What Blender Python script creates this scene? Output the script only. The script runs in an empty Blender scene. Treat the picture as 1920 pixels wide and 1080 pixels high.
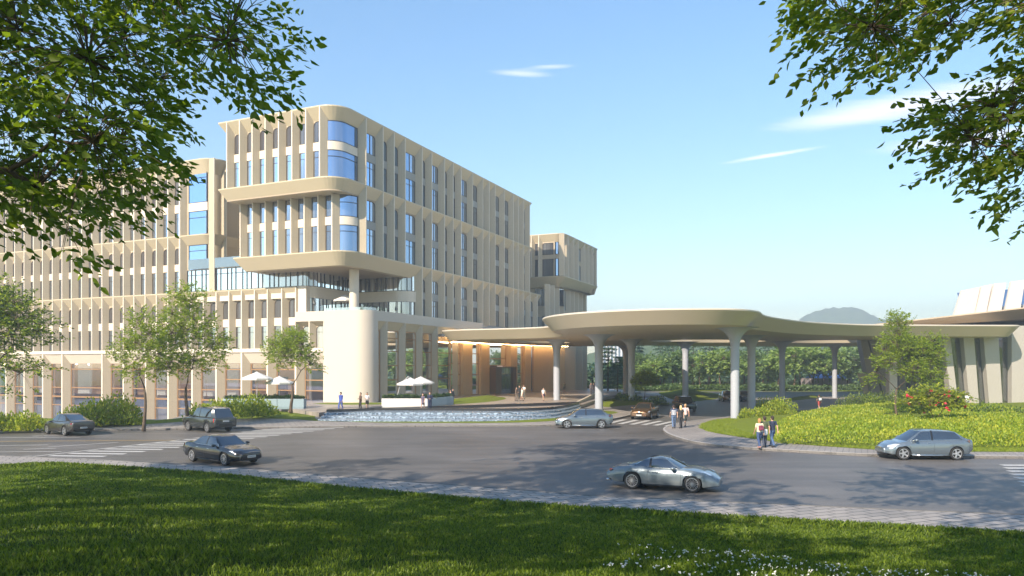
import bpy, bmesh, math, random
import numpy as np
from mathutils import Vector, Matrix
rad = math.radians
SC = bpy.context.scene
COL = SC.collection
rng = np.random.default_rng(7)
random.seed(7)

# ------------------------------------------------------------------ camera
EYE, FOC, HOR = 4.8, 1405.0, 687.0            # eye height, focal length and horizon of the 1920x1080 view
cam_d = bpy.data.cameras.new('camera'); cam = bpy.data.objects.new('camera', cam_d); COL.objects.link(cam)
cam.location = (0, 0, EYE); cam.rotation_euler = (rad(90), 0, 0)
cam_d.sensor_width = 36; cam_d.lens = FOC / 1920 * 36; cam_d.shift_y = (HOR - 540) / 1920
cam_d.clip_start = 0.1; cam_d.clip_end = 6000
SC.camera = cam

# ------------------------------------------------------------------ light
SUN_XY = Vector((0.60, 0.80)); SUN_EL = rad(34)
w = bpy.data.worlds.new('World'); SC.world = w; w.use_nodes = True
nt = w.node_tree; nt.nodes.clear()
def wn(t, **k):
    n = nt.nodes.new(t)
    for a, b in k.items(): setattr(n, a, b)
    return n
sky = wn('ShaderNodeTexSky', sky_type='NISHITA', sun_disc=False, sun_elevation=SUN_EL, altitude=100, air_density=1.25, dust_density=0.25, ozone_density=2.2)
sky.sun_rotation = math.atan2(-SUN_XY.x, -SUN_XY.y)
bg = wn('ShaderNodeBackground'); out = wn('ShaderNodeOutputWorld')
tc = wn('ShaderNodeTexCoord'); mp = wn('ShaderNodeMapping'); sep = wn('ShaderNodeSeparateXYZ')
nt.links.new(tc.outputs['Generated'], sep.inputs[0])
# thin cirrus: planar projection of the view direction on a high layer
zc = wn('ShaderNodeMath', operation='MAXIMUM'); zc.inputs[1].default_value = 0.04; nt.links.new(sep.outputs['Z'], zc.inputs[0])
dx = wn('ShaderNodeMath', operation='DIVIDE'); dy = wn('ShaderNodeMath', operation='DIVIDE')
nt.links.new(sep.outputs['X'], dx.inputs[0]); nt.links.new(zc.outputs[0], dx.inputs[1])
nt.links.new(sep.outputs['Y'], dy.inputs[0]); nt.links.new(zc.outputs[0], dy.inputs[1])
cmb = wn('ShaderNodeCombineXYZ'); nt.links.new(dx.outputs[0], cmb.inputs[0]); nt.links.new(dy.outputs[0], cmb.inputs[1])
mp.inputs['Rotation'].default_value = (0, 0, rad(-58)); mp.inputs['Scale'].default_value = (0.55, 2.0, 1)
nt.links.new(cmb.outputs[0], mp.inputs[0])
noi = wn('ShaderNodeTexNoise'); noi.inputs['Scale'].default_value = 1.9; noi.inputs['Detail'].default_value = 9; noi.inputs['Roughness'].default_value = 0.6; noi.inputs['Distortion'].default_value = 0.5
nt.links.new(mp.outputs[0], noi.inputs['Vector'])
# a few cloud banks, each an elongated patch of the layer
acc = None
for (u, v_, ru, rv, rot, amt) in ((1.50, 2.88, .70, .26, -35, .85), (2.0, 3.3, .7, .2, -30, .7), (1.23, 3.55, .36, .06, -37, .75), (.035, 2.56, .16, .05, 8, .55), (.13, 2.50, .13, .035, -5, .5), (.42, 1.62, .12, .04, 10, .4), (-3.0, 3.0, 2.0, 1.0, 30, .4), (3.5, -1.0, 1.6, .8, 60, .5)):
    m1 = wn('ShaderNodeMapping', vector_type='TEXTURE'); m1.inputs['Location'].default_value = (u, v_, 0); m1.inputs['Rotation'].default_value = (0, 0, rad(rot)); m1.inputs['Scale'].default_value = (ru, rv, 1)
    nt.links.new(cmb.outputs[0], m1.inputs[0]); ln = wn('ShaderNodeVectorMath', operation='LENGTH'); nt.links.new(m1.outputs[0], ln.inputs[0])
    mr = wn('ShaderNodeMapRange', interpolation_type='SMOOTHSTEP'); mr.inputs['From Min'].default_value = 1.25; mr.inputs['From Max'].default_value = 0.0; mr.inputs['To Min'].default_value = 0; mr.inputs['To Max'].default_value = amt
    nt.links.new(ln.outputs['Value'], mr.inputs[0])
    if acc is None: acc = mr.outputs[0]
    else:
        ad = wn('ShaderNodeMath', operation='ADD'); nt.links.new(acc, ad.inputs[0]); nt.links.new(mr.outputs[0], ad.inputs[1]); acc = ad.outputs[0]
sm = wn('ShaderNodeMath', operation='ADD'); nt.links.new(acc, sm.inputs[0]); nt.links.new(noi.outputs[0], sm.inputs[1])
rmp = wn('ShaderNodeMapRange', interpolation_type='SMOOTHSTEP'); rmp.inputs['From Min'].default_value = 0.70; rmp.inputs['From Max'].default_value = 1.45
nt.links.new(sm.outputs[0], rmp.inputs[0])
cf = wn('ShaderNodeMath', operation='MULTIPLY'); cf.inputs[1].default_value = 0.85; nt.links.new(rmp.outputs[0], cf.inputs[0])
mixc = wn('ShaderNodeMixRGB'); mixc.inputs[2].default_value = (4.9, 4.8, 5.0, 1)
hsv = wn('ShaderNodeHueSaturation'); hsv.inputs['Saturation'].default_value = 1.28; hsv.inputs['Hue'].default_value = 0.502; hsv.inputs['Value'].default_value = 0.94
gam = wn('ShaderNodeGamma'); gam.inputs['Gamma'].default_value = 0.88; nt.links.new(sky.outputs[0], gam.inputs[0]); nt.links.new(gam.outputs[0], hsv.inputs['Color'])
nt.links.new(cf.outputs[0], mixc.inputs[0]); nt.links.new(hsv.outputs[0], mixc.inputs[1]); nt.links.new(mixc.outputs[0], bg.inputs[0])
bg.inputs[1].default_value = 0.15
nt.links.new(bg.outputs[0], out.inputs[0])
sd = bpy.data.lights.new('sun', 'SUN'); sd.energy = 5.0; sd.angle = rad(0.5); sd.color = (1.0, 0.875, 0.72)
so = bpy.data.objects.new('sun', sd); COL.objects.link(so)
sdir = Vector((SUN_XY.x * math.cos(SUN_EL), SUN_XY.y * math.cos(SUN_EL), -math.sin(SUN_EL)))
so.rotation_euler = sdir.to_track_quat('-Z', 'Y').to_euler(); so.location = (-40, -60, 60)
SC.view_settings.view_transform = 'Standard'; SC.view_settings.look = 'None'; SC.view_settings.exposure = 1.06; SC.view_settings.gamma = 1
SC.cycles.max_bounces = 6; SC.cycles.transparent_max_bounces = 12; SC.cycles.volume_bounces = 0
SC.cycles.sample_clamp_indirect = 4

# ------------------------------------------------------------------ unprojection helpers (plan survey of the photograph)
def G(px, py, z=0.0):
    Y = (EYE - z) * FOC / (py - HOR)
    return ((px - 960) / FOC * Y, Y, z)
def X_at(px, Y): return (px - 960) / FOC * Y
def Z_at(py, Y): return EYE + (HOR - py) / FOC * Y

# ------------------------------------------------------------------ materials
def mat(name, color, rough=0.7, metal=0.0, var=0.0, scale=3.0, bump=0.0, bscale=40.0, spec=0.5, coat=0.0, emit=None, es=0.0, trans=0.0, extra=None):
    m = bpy.data.materials.new(name); m.use_nodes = True
    t = m.node_tree; b = t.nodes['Principled BSDF']
    b.inputs['Base Color'].default_value = (*color, 1); b.inputs['Roughness'].default_value = rough; b.inputs['Metallic'].default_value = metal
    b.inputs['Specular IOR Level'].default_value = spec; b.inputs['Coat Weight'].default_value = coat; b.inputs['Coat Roughness'].default_value = 0.04
    if emit: b.inputs['Emission Color'].default_value = (*emit, 1); b.inputs['Emission Strength'].default_value = es
    co = t.nodes.new('ShaderNodeTexCoord')
    if var > 0:
        n = t.nodes.new('ShaderNodeTexNoise'); n.inputs['Scale'].default_value = scale; n.inputs['Detail'].default_value = 6; n.inputs['Roughness'].default_value = 0.6
        t.links.new(co.outputs['Object'], n.inputs['Vector'])
        mx = t.nodes.new('ShaderNodeMixRGB')
        mx.inputs[1].default_value = (*[max(0, c * (1 - var)) for c in color], 1); mx.inputs[2].default_value = (*[min(1, c * (1 + var)) for c in color], 1)
        t.links.new(n.outputs[0], mx.inputs[0]); t.links.new(mx.outputs[0], b.inputs['Base Color'])
    if bump > 0:
        n2 = t.nodes.new('ShaderNodeTexNoise'); n2.inputs['Scale'].default_value = bscale; n2.inputs['Detail'].default_value = 4
        t.links.new(co.outputs['Object'], n2.inputs['Vector'])
        bp = t.nodes.new('ShaderNodeBump'); bp.inputs['Strength'].default_value = bump; bp.inputs['Distance'].default_value = 0.02
        t.links.new(n2.outputs[0], bp.inputs['Height']); t.links.new(bp.outputs[0], b.inputs['Normal'])
    if trans > 0:
        tr = t.nodes.new('ShaderNodeBsdfTranslucent'); tr.inputs[0].default_value = (min(1, color[0] * 2.2), min(1, color[1] * 2.0), color[2] * 1.0, 1)
        ms = t.nodes.new('ShaderNodeMixShader'); ms.inputs[0].default_value = trans
        o = t.nodes['Material Output']; t.links.new(b.outputs[0], ms.inputs[1]); t.links.new(tr.outputs[0], ms.inputs[2]); t.links.new(ms.outputs[0], o.inputs[0])
    if extra: extra(t, b, co)
    return m

def leaf_mat(name, c1, c2, trans=0.35, rough=0.5):
    m = bpy.data.materials.new(name); m.use_nodes = True; t = m.node_tree; b = t.nodes['Principled BSDF']
    g = t.nodes.new('ShaderNodeNewGeometry'); mx = t.nodes.new('ShaderNodeMixRGB'); mx.inputs[1].default_value = (*c1, 1); mx.inputs[2].default_value = (*c2, 1)
    t.links.new(g.outputs['Random Per Island'], mx.inputs[0]); t.links.new(mx.outputs[0], b.inputs['Base Color'])
    b.inputs['Roughness'].default_value = rough; b.inputs['Specular IOR Level'].default_value = 0.35
    tr = t.nodes.new('ShaderNodeBsdfTranslucent'); br = t.nodes.new('ShaderNodeMixRGB'); br.blend_type = 'MULTIPLY'; br.inputs[0].default_value = 1; br.inputs[2].default_value = (1.9, 1.9, 0.7, 1)
    t.links.new(mx.outputs[0], br.inputs[1]); t.links.new(br.outputs[0], tr.inputs[0])
    ms = t.nodes.new('ShaderNodeMixShader'); ms.inputs[0].default_value = trans
    t.links.new(b.outputs[0], ms.inputs[1]); t.links.new(tr.outputs[0], ms.inputs[2]); t.links.new(ms.outputs[0], t.nodes['Material Output'].inputs[0])
    return m

def panel_extra(pw, ph, dark=0.9, axis='xy'):
    """fine joints between cladding panels: vertical ribs from the plan position, horizontal joints from height"""
    def f(t, b, co):
        g = t.nodes.new('ShaderNodeNewGeometry'); s = t.nodes.new('ShaderNodeSeparateXYZ'); t.links.new(g.outputs['Position'], s.inputs[0])
        a = t.nodes.new('ShaderNodeMath'); a.operation = 'MULTIPLY'; a.inputs[1].default_value = 1.32 / pw; t.links.new(s.outputs['X'], a.inputs[0])
        a2 = t.nodes.new('ShaderNodeMath'); a2.operation = 'MULTIPLY_ADD'; a2.inputs[1].default_value = 0.87 / pw; t.links.new(s.outputs['Y'], a2.inputs[0]); t.links.new(a.outputs[0], a2.inputs[2])
        fr = t.nodes.new('ShaderNodeMath'); fr.operation = 'FRACT'; t.links.new(a2.outputs[0], fr.inputs[0])
        lt = t.nodes.new('ShaderNodeMath'); lt.operation = 'LESS_THAN'; lt.inputs[1].default_value = 0.10; t.links.new(fr.outputs[0], lt.inputs[0])
        h = t.nodes.new('ShaderNodeMath'); h.operation = 'DIVIDE'; h.inputs[1].default_value = ph; t.links.new(s.outputs['Z'], h.inputs[0])
        hf = t.nodes.new('ShaderNodeMath'); hf.operation = 'FRACT'; t.links.new(h.outputs[0], hf.inputs[0])
        h2 = t.nodes.new('ShaderNodeMath'); h2.operation = 'LESS_THAN'; h2.inputs[1].default_value = 0.012; t.links.new(hf.outputs[0], h2.inputs[0])
        mxm = t.nodes.new('ShaderNodeMath'); mxm.operation = 'MAXIMUM'; t.links.new(lt.outputs[0], mxm.inputs[0]); t.links.new(h2.outputs[0], mxm.inputs[1])
        mu = t.nodes.new('ShaderNodeMixRGB'); mu.blend_type = 'MULTIPLY'; mu.inputs[2].default_value = (dark, dark * .99, dark * .97, 1)
        t.links.new(mxm.outputs[0], mu.inputs[0])
        src = b.inputs['Base Color'].links[0].from_socket
        t.links.new(src, mu.inputs[1]); t.links.new(mu.outputs[0], b.inputs['Base Color'])
    return f
M = {}
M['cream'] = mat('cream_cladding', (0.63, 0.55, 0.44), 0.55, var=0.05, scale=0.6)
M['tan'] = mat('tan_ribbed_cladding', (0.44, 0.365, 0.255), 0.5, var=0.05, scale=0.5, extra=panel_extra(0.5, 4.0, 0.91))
M['ledge'] = mat('ledge_cladding', (0.50, 0.42, 0.285), 0.45, var=0.04, scale=0.4)
M['band_shade'] = mat('shaded_band_panel', (0.30, 0.295, 0.27), 0.6, var=.05)  # spandrels of the right-hand side: cool shade put into the panel colour
M['white_wall'] = mat('pale_smooth_wall', (0.52, 0.455, 0.37), 0.6, var=0.03, scale=0.5, bump=0.05)
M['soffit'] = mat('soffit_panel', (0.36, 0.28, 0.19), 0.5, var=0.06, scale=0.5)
M['dark_wall'] = mat('recessed_wall', (0.20, 0.17, 0.14), 0.6, var=0.1, scale=1)
M['frame'] = mat('bronze_frame', (0.075, 0.05, 0.035), 0.35, metal=0.6)
M['bronze'] = mat('copper_bronze_frame', (0.42, 0.24, 0.12), 0.35, metal=0.5, var=0.08)
M['dframe'] = mat('dark_mullion', (0.035, 0.035, 0.04), 0.35, metal=0.3)
M['roof'] = mat('grey_roof', (0.4, 0.38, 0.34), 0.9, var=0.1)
M['canopy'] = mat('canopy_shell', (0.49, 0.41, 0.29), 0.38, var=0.03, scale=0.3)
M['under'] = mat('canopy_underside', (0.54, 0.44, 0.31), 0.4, var=.04, scale=.3)
M['column'] = mat('canopy_column_paint', (0.36, 0.375, 0.41), 0.38, var=0.03, scale=0.5)
M['stone_dark'] = mat('black_granite', (0.03, 0.03, 0.033), 0.25, var=0.2)

def glass_mat(name, tint, refl, rough=0.02, streak=0.0, clear=0.0, rc=(0.93, 0.96, 1.0)):
    """window glass: a dark tinted room behind a sky-reflecting pane; 'clear' lets part of the room behind show"""
    m = bpy.data.materials.new(name); m.use_nodes = True; t = m.node_tree; t.nodes.clear()
    o = t.nodes.new('ShaderNodeOutputMaterial'); gl = t.nodes.new('ShaderNodeBsdfGlossy'); gl.inputs['Roughness'].default_value = rough
    gl.inputs[0].default_value = (*rc, 1)
    df = t.nodes.new('ShaderNodeBsdfDiffuse'); df.inputs[0].default_value = (*tint, 1)
    fr = t.nodes.new('ShaderNodeFresnel'); fr.inputs[0].default_value = 1.5
    ad = t.nodes.new('ShaderNodeMath'); ad.operation = 'MULTIPLY_ADD'; ad.inputs[1].default_value = 1.0 - refl; ad.inputs[2].default_value = refl; ad.use_clamp = True
    t.links.new(fr.outputs[0], ad.inputs[0])
    base = df.outputs[0]
    if streak > 0:     # curtains and blinds seen behind the pane
        g = t.nodes.new('ShaderNodeNewGeometry'); mp_ = t.nodes.new('ShaderNodeMapping'); mp_.inputs['Scale'].default_value = (1.3, 1.3, 0.03)
        t.links.new(g.outputs['Position'], mp_.inputs[0])
        n = t.nodes.new('ShaderNodeTexNoise'); n.inputs['Scale'].default_value = 1.6; n.inputs['Detail'].default_value = 3; t.links.new(mp_.outputs[0], n.inputs['Vector'])
        r = t.nodes.new('ShaderNodeValToRGB'); r.color_ramp.elements[0].position = 0.42; r.color_ramp.elements[1].position = 0.62
        r.color_ramp.elements[0].color = (*tint, 1); r.color_ramp.elements[1].color = (streak, streak * .98, streak * .95, 1)
        t.links.new(n.outputs[0], r.inputs[0]); t.links.new(r.outputs[0], df.inputs[0])
    if clear > 0:
        tr = t.nodes.new('ShaderNodeBsdfTransparent'); tr.inputs[0].default_value = (0.85, 0.9, 0.92, 1)
        m1 = t.nodes.new('ShaderNodeMixShader'); m1.inputs[0].default_value = clear
        t.links.new(df.outputs[0], m1.inputs[1]); t.links.new(tr.outputs[0], m1.inputs[2]); base = m1.outputs[0]
    ms = t.nodes.new('ShaderNodeMixShader'); t.links.new(ad.outputs[0], ms.inputs[0]); t.links.new(base, ms.inputs[1]); t.links.new(gl.outputs[0], ms.inputs[2])
    t.links.new(ms.outputs[0], o.inputs[0])
    return m
M['glass'] = glass_mat('window_glass', (0.05, 0.05, 0.055), 0.08, streak=0.14, rc=(.6, .72, .9))
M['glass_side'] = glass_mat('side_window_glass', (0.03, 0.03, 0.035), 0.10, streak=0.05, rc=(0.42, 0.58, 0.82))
M['glass_lit'] = glass_mat('facade_glass', (0.10, 0.10, 0.11), 0.30, streak=0.34)
M['glass_dark'] = glass_mat('dark_window_glass', (0.035, 0.037, 0.042), 0.02, rc=(.35, .45, .6))
M['glass_wing'] = glass_mat('wing_window_glass', (0.07, 0.058, 0.05), 0.03, streak=0.11, rc=(.45, .5, .6))
M['glass_curve'] = glass_mat('corner_glass', (0.04, 0.06, 0.09), 0.55, streak=0.16, rc=(.42, .58, .85))
M['glass_clear'] = glass_mat('clear_glass', (0.02, 0.02, 0.02), 0.22, clear=0.95)
M['glass_base'] = glass_mat('ground_floor_glass', (0.02, 0.02, 0.02), 0.34, clear=0.92, rc=(.72, .78, 1.0))
M['glass_rail'] = glass_mat('rail_glass', (0.2, 0.25, 0.3), 0.30, clear=0.8)
M['glass_car'] = glass_mat('car_glass', (0.015, 0.018, 0.02), 0.14)

# ------------------------------------------------------------------ object helpers
def tag(o, label=None, cat=None, group=None, kind=None):
    if label: o['label'] = label
    if cat: o['category'] = cat
    if group: o['group'] = group
    if kind: o['kind'] = kind
    return o
def empty(name, loc=(0, 0, 0), label=None, cat=None, group=None, rz=0.0, scale=1.0):
    o = bpy.data.objects.new(name, None); COL.objects.link(o); o.location = loc; o.rotation_euler = (0, 0, rz); o.scale = (scale,) * 3
    o.empty_display_size = 0.5
    return tag(o, label, cat, group)
def link(name, me, parent=None):
    o = bpy.data.objects.new(name, me); COL.objects.link(o)
    if parent: o.parent = parent
    return o
def copy_tree(o, parent=None):
    c = o.copy(); COL.objects.link(c)
    if parent: c.parent = parent
    for ch in KIDS.get(o.name, [x for x in bpy.data.objects if x.parent == o]): copy_tree(ch, c)
    return c
KIDS = {}
class MB:
    """collects faces of one mesh object"""
    def __init__(s): s.v = []; s.f = []; s.m = []
    def face(s, pts, mi=0):
        n = len(s.v); s.v += [tuple(p) for p in pts]; s.f.append(list(range(n, n + len(pts)))); s.m.append(mi)
    def prism(s, poly, z0, z1, mi=0, caps=True):
        n = len(poly); b = len(s.v)
        s.v += [(p[0], p[1], z0) for p in poly] + [(p[0], p[1], z1) for p in poly]
        for i in range(n):
            j = (i + 1) % n; s.f.append([b + i, b + j, b + n + j, b + n + i]); s.m.append(mi)
        if caps:
            s.f.append([b + i for i in range(n)][::-1]); s.m.append(mi); s.f.append([b + n + i for i in range(n)]); s.m.append(mi)
    def grid(s, rows, mi=0, closed=False, capends=False):
        b = len(s.v); n = len(rows[0])
        for r in rows: s.v += [tuple(p) for p in r]
        for i in range(len(rows) - 1):
            for j in range(n if closed else n - 1):
                k = (j + 1) % n
                s.f.append([b + i * n + j, b + i * n + k, b + (i + 1) * n + k, b + (i + 1) * n + j]); s.m.append(mi if not callable(mi) else mi(i, j))
        if capends:
            s.f.append([b + j for j in range(n)][::-1]); s.m.append(mi if not callable(mi) else 0)
            e = b + (len(rows) - 1) * n
            s.f.append([e + j for j in range(n)]); s.m.append(mi if not callable(mi) else 0)
    def box(s, cx, cy, cz, sx, sy, sz, rz=0.0, mi=0):
        c, n = math.cos(rz), math.sin(rz)
        p = [(cx + c * x - n * y, cy + n * x + c * y) for x, y in ((-sx / 2, -sy / 2), (sx / 2, -sy / 2), (sx / 2, sy / 2), (-sx / 2, sy / 2))]
        s.prism(p, cz - sz / 2, cz + sz / 2, mi)
    def tube(s, pts, rs, n=8, mi=0, cap=True):
        P = [Vector(p) for p in pts]; rows = []
        if not hasattr(rs, '__len__'): rs = [rs] * len(P)
        up = Vector((0.13, 0.21, 0.97))
        for i, p in enumerate(P):
            d = (P[min(i + 1, len(P) - 1)] - P[max(i - 1, 0)]).normalized()
            if abs(d.dot(up)) > 0.97: up = Vector((0.9, 0.3, 0.1))
            a = d.cross(up).normalized(); b_ = d.cross(a)
            rows.append([p + (a * math.cos(2 * math.pi * k / n) + b_ * math.sin(2 * math.pi * k / n)) * rs[i] for k in range(n)])
        s.grid(rows, mi, closed=True, capends=cap)
    def lathe(s, cx, cy, prof, n=24, mi=0):
        rows = [[(cx + r * math.cos(2 * math.pi * k / n), cy + r * math.sin(2 * math.pi * k / n), z) for k in range(n)] for r, z in prof]
        s.grid(rows, mi, closed=True, capends=True)
    def build(s, name, mats, parent=None, smooth=False, recalc=True, bevel=0.0, angle=None, subsurf=0):
        me = bpy.data.meshes.new(name)
        ox, oy, oz = parent.location if parent is not None and not parent.rotation_euler.z else (0, 0, 0)
        me.from_pydata([(x - ox, y - oy, z - oz) for x, y, z in s.v], [], s.f)
        if not isinstance(mats, (list, tuple)): mats = [mats]
        for m_ in mats: me.materials.append(m_)
        if len(mats) > 1: me.polygons.foreach_set('material_index', s.m)
        if recalc:
            bm = bmesh.new(); bm.from_mesh(me); bmesh.ops.remove_doubles(bm, verts=bm.verts, dist=1e-5)
            bmesh.ops.recalc_face_normals(bm, faces=bm.faces); bm.to_mesh(me); bm.free()
        if smooth:
            me.polygons.foreach_set('use_smooth', [True] * len(me.polygons))
            if angle is not None: me.set_sharp_from_angle(angle=rad(angle))
        o = link(name, me, parent)
        if bevel > 0:
            md = o.modifiers.new('bevel', 'BEVEL'); md.width = bevel; md.segments = 2; md.limit_method = 'ANGLE'
        if subsurf:
            md = o.modifiers.new('sub', 'SUBSURF'); md.levels = subsurf; md.render_levels = subsurf
        return o
def raw_mesh(name, V, Fq, mats, mi=None):
    """numpy verts (N,3) and faces (M,k) to a mesh datablock"""
    me = bpy.data.meshes.new(name); k = Fq.shape[1]
    me.vertices.add(len(V)); me.vertices.foreach_set('co', V.astype(np.float32).ravel())
    me.loops.add(Fq.size); me.loops.foreach_set('vertex_index', Fq.astype(np.int32).ravel())
    me.polygons.add(len(Fq)); me.polygons.foreach_set('loop_start', np.arange(len(Fq), dtype=np.int32) * k)
    if not isinstance(mats, (list, tuple)): mats = [mats]
    for m_ in mats: me.materials.append(m_)
    if mi is not None: me.polygons.foreach_set('material_index', mi.astype(np.int32))
    me.update(calc_edges=True)
    return me
# ------------------------------------------------------------------ setting: ground, road, paving, lawns
def asphalt_extra(t, b, co):
    g = t.nodes.new('ShaderNodeNewGeometry')
    n = t.nodes.new('ShaderNodeTexNoise'); n.inputs['Scale'].default_value = 0.12; n.inputs['Detail'].default_value = 7; n.inputs['Roughness'].default_value = 0.65
    t.links.new(g.outputs['Position'], n.inputs['Vector'])
    mp_ = t.nodes.new('ShaderNodeMapping'); mp_.inputs['Scale'].default_value = (0.15, 1.2, 1); t.links.new(g.outputs['Position'], mp_.inputs[0])
    n2 = t.nodes.new('ShaderNodeTexNoise'); n2.inputs['Scale'].default_value = 0.8; n2.inputs['Detail'].default_value = 5; t.links.new(mp_.outputs[0], n2.inputs['Vector'])
    n3 = t.nodes.new('ShaderNodeTexNoise'); n3.inputs['Scale'].default_value = 14; n3.inputs['Detail'].default_value = 3; t.links.new(g.outputs['Position'], n3.inputs['Vector'])
    def ramp(nn, a, c, lo, hi):
        r = t.nodes.new('ShaderNodeValToRGB'); r.color_ramp.elements[0].position = a; r.color_ramp.elements[1].position = c
        r.color_ramp.elements[0].color = (lo, lo, lo, 1); r.color_ramp.elements[1].color = (hi, hi, hi, 1); t.links.new(nn.outputs[0], r.inputs[0]); return r
    r1 = ramp(n, 0.35, 0.65, 0.78, 1.22); r2 = ramp(n2, 0.35, 0.65, 0.86, 1.14); r3 = ramp(n3, 0.3, 0.7, 0.8, 1.2)
    src = b.inputs['Base Color'].default_value[:]
    cur = None
    for r in (r1, r2, r3):
        mu = t.nodes.new('ShaderNodeMixRGB'); mu.blend_type = 'MULTIPLY'; mu.inputs[0].default_value = 1
        if cur is None: mu.inputs[1].default_value = src
        else: t.links.new(cur, mu.inputs[1])
        t.links.new(r.outputs[0], mu.inputs[2]); cur = mu.outputs[0]
    t.links.new(cur, b.inputs['Base Color'])
    rr = t.nodes.new('ShaderNodeMapRange'); rr.inputs['To Min'].default_value = 0.34; rr.inputs['To Max'].default_value = 0.62
    t.links.new(n.outputs[0], rr.inputs[0]); t.links.new(rr.outputs[0], b.inputs['Roughness'])
    bp = t.nodes.new('ShaderNodeBump'); bp.inputs['Strength'].default_value = 0.5; bp.inputs['Distance'].default_value = 0.02
    n4 = t.nodes.new('ShaderNodeTexNoise'); n4.inputs['Scale'].default_value = 9; n4.inputs['Detail'].default_value = 8; t.links.new(g.outputs['Position'], n4.inputs['Vector'])
    t.links.new(n4.outputs[0], bp.inputs['Height']); t.links.new(bp.outputs[0], b.inputs['Normal'])
def brick_extra(sx, sy, c1, c2, mortar, rot=0.0):
    def f(t, b, co):
        g = t.nodes.new('ShaderNodeNewGeometry'); mp_ = t.nodes.new('ShaderNodeMapping'); mp_.inputs['Rotation'].default_value = (0, 0, rot)
        t.links.new(g.outputs['Position'], mp_.inputs[0])
        k = t.nodes.new('ShaderNodeTexBrick'); k.inputs['Color1'].default_value = (*c1, 1); k.inputs['Color2'].default_value = (*c2, 1); k.inputs['Mortar'].default_value = (*mortar, 1)
        k.inputs['Scale'].default_value = 1; k.inputs['Brick Width'].default_value = sx; k.inputs['Row Height'].default_value = sy; k.inputs['Mortar Size'].default_value = 0.022
        t.links.new(mp_.outputs[0], k.inputs['Vector'])
        n = t.nodes.new('ShaderNodeTexNoise'); n.inputs['Scale'].default_value = 0.35; n.inputs['Detail'].default_value = 6; t.links.new(g.outputs['Position'], n.inputs['Vector'])
        r = t.nodes.new('ShaderNodeValToRGB'); r.color_ramp.elements[0].position = 0.3; r.color_ramp.elements[1].position = 0.7
        r.color_ramp.elements[0].color = (0.8, 0.8, 0.8, 1); r.color_ramp.elements[1].color = (1.12, 1.1, 1.08, 1); t.links.new(n.outputs[0], r.inputs[0])
        mu = t.nodes.new('ShaderNodeMixRGB'); mu.blend_type = 'MULTIPLY'; mu.inputs[0].default_value = 1; t.links.new(k.outputs[0], mu.inputs[1]); t.links.new(r.outputs[0], mu.inputs[2])
        t.links.new(mu.outputs[0], b.inputs['Base Color'])
        bp = t.nodes.new('ShaderNodeBump'); bp.inputs['Strength'].default_value = 0.4; bp.inputs['Distance'].default_value = 0.01
        t.links.new(k.outputs['Fac'], bp.inputs['Height']); bp.invert = True; t.links.new(bp.outputs[0], b.inputs['Normal'])
    return f
M['asphalt'] = mat('asphalt', (0.112, 0.103, 0.096), 0.5, spec=0.3, extra=asphalt_extra)
M['paver'] = mat('grey_pavers', (0.3, 0.28, 0.26), 0.7, extra=brick_extra(0.62, 0.31, (0.33, 0.295, 0.265), (0.255, 0.23, 0.21), (0.06, 0.06, 0.06), rad(25)))
M['paver_near'] = mat('grey_pavers_near', (0.25, 0.24, 0.23), 0.7, extra=brick_extra(0.75, 0.38, (0.33, 0.30, 0.275), (0.24, 0.225, 0.21), (0.05, 0.05, 0.05), rad(-23)))
M['plaza'] = mat('plaza_paving', (0.36, 0.31, 0.27), 0.45, extra=brick_extra(1.2, 0.6, (0.33, 0.285, 0.245), (0.27, 0.235, 0.205), (0.14, 0.12, 0.10), rad(24)))
M['kerb'] = mat('kerb_stone', (0.33, 0.31, 0.29), 0.7, var=0.1, scale=2)
M['paint'] = mat('road_paint', (0.42, 0.41, 0.39), 0.6, var=0.22, scale=2.2)
M['yellow'] = mat('yellow_paint', (0.42, 0.27, 0.08), 0.6, var=0.2, scale=2)
def lawn_extra(c1, c2, sc):
    def f(t, b, co):
        g = t.nodes.new('ShaderNodeNewGeometry')
        n = t.nodes.new('ShaderNodeTexNoise'); n.inputs['Scale'].default_value = sc; n.inputs['Detail'].default_value = 9; n.inputs['Roughness'].default_value = 0.75
        t.links.new(g.outputs['Position'], n.inputs['Vector'])
        r = t.nodes.new('ShaderNodeValToRGB'); r.color_ramp.elements[0].position = 0.35; r.color_ramp.elements[1].position = 0.65
        r.color_ramp.elements[0].color = (*c1, 1); r.color_ramp.elements[1].color = (*c2, 1)
        t.links.new(n.outputs[0], r.inputs[0]); t.links.new(r.outputs[0], b.inputs['Base Color'])
        n2 = t.nodes.new('ShaderNodeTexNoise'); n2.inputs['Scale'].default_value = 18; n2.inputs['Detail'].default_value = 6; t.links.new(g.outputs['Position'], n2.inputs['Vector'])
        bp = t.nodes.new('ShaderNodeBump'); bp.inputs['Strength'].default_value = 0.9; bp.inputs['Distance'].default_value = 0.06
        t.links.new(n2.outputs[0], bp.inputs['Height']); t.links.new(bp.outputs[0], b.inputs['Normal'])
    return f
M['lawn'] = mat('lawn_turf', (0.1, 0.15, 0.02), 0.9, spec=0.1, extra=lawn_extra((0.11, 0.145, 0.016), (0.17, 0.205, 0.024), 2.5))
M['soil'] = mat('hill_turf', (0.03, 0.05, 0.01), 0.95, spec=0.05, extra=lawn_extra((0.022, 0.042, 0.008), (0.05, 0.085, 0.014), 1.2))
M['land'] = mat('land', (0.09, 0.12, 0.04), 0.95, spec=0.05, extra=lawn_extra((0.06, 0.10, 0.02), (0.12, 0.15, 0.04), 0.05))

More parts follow.
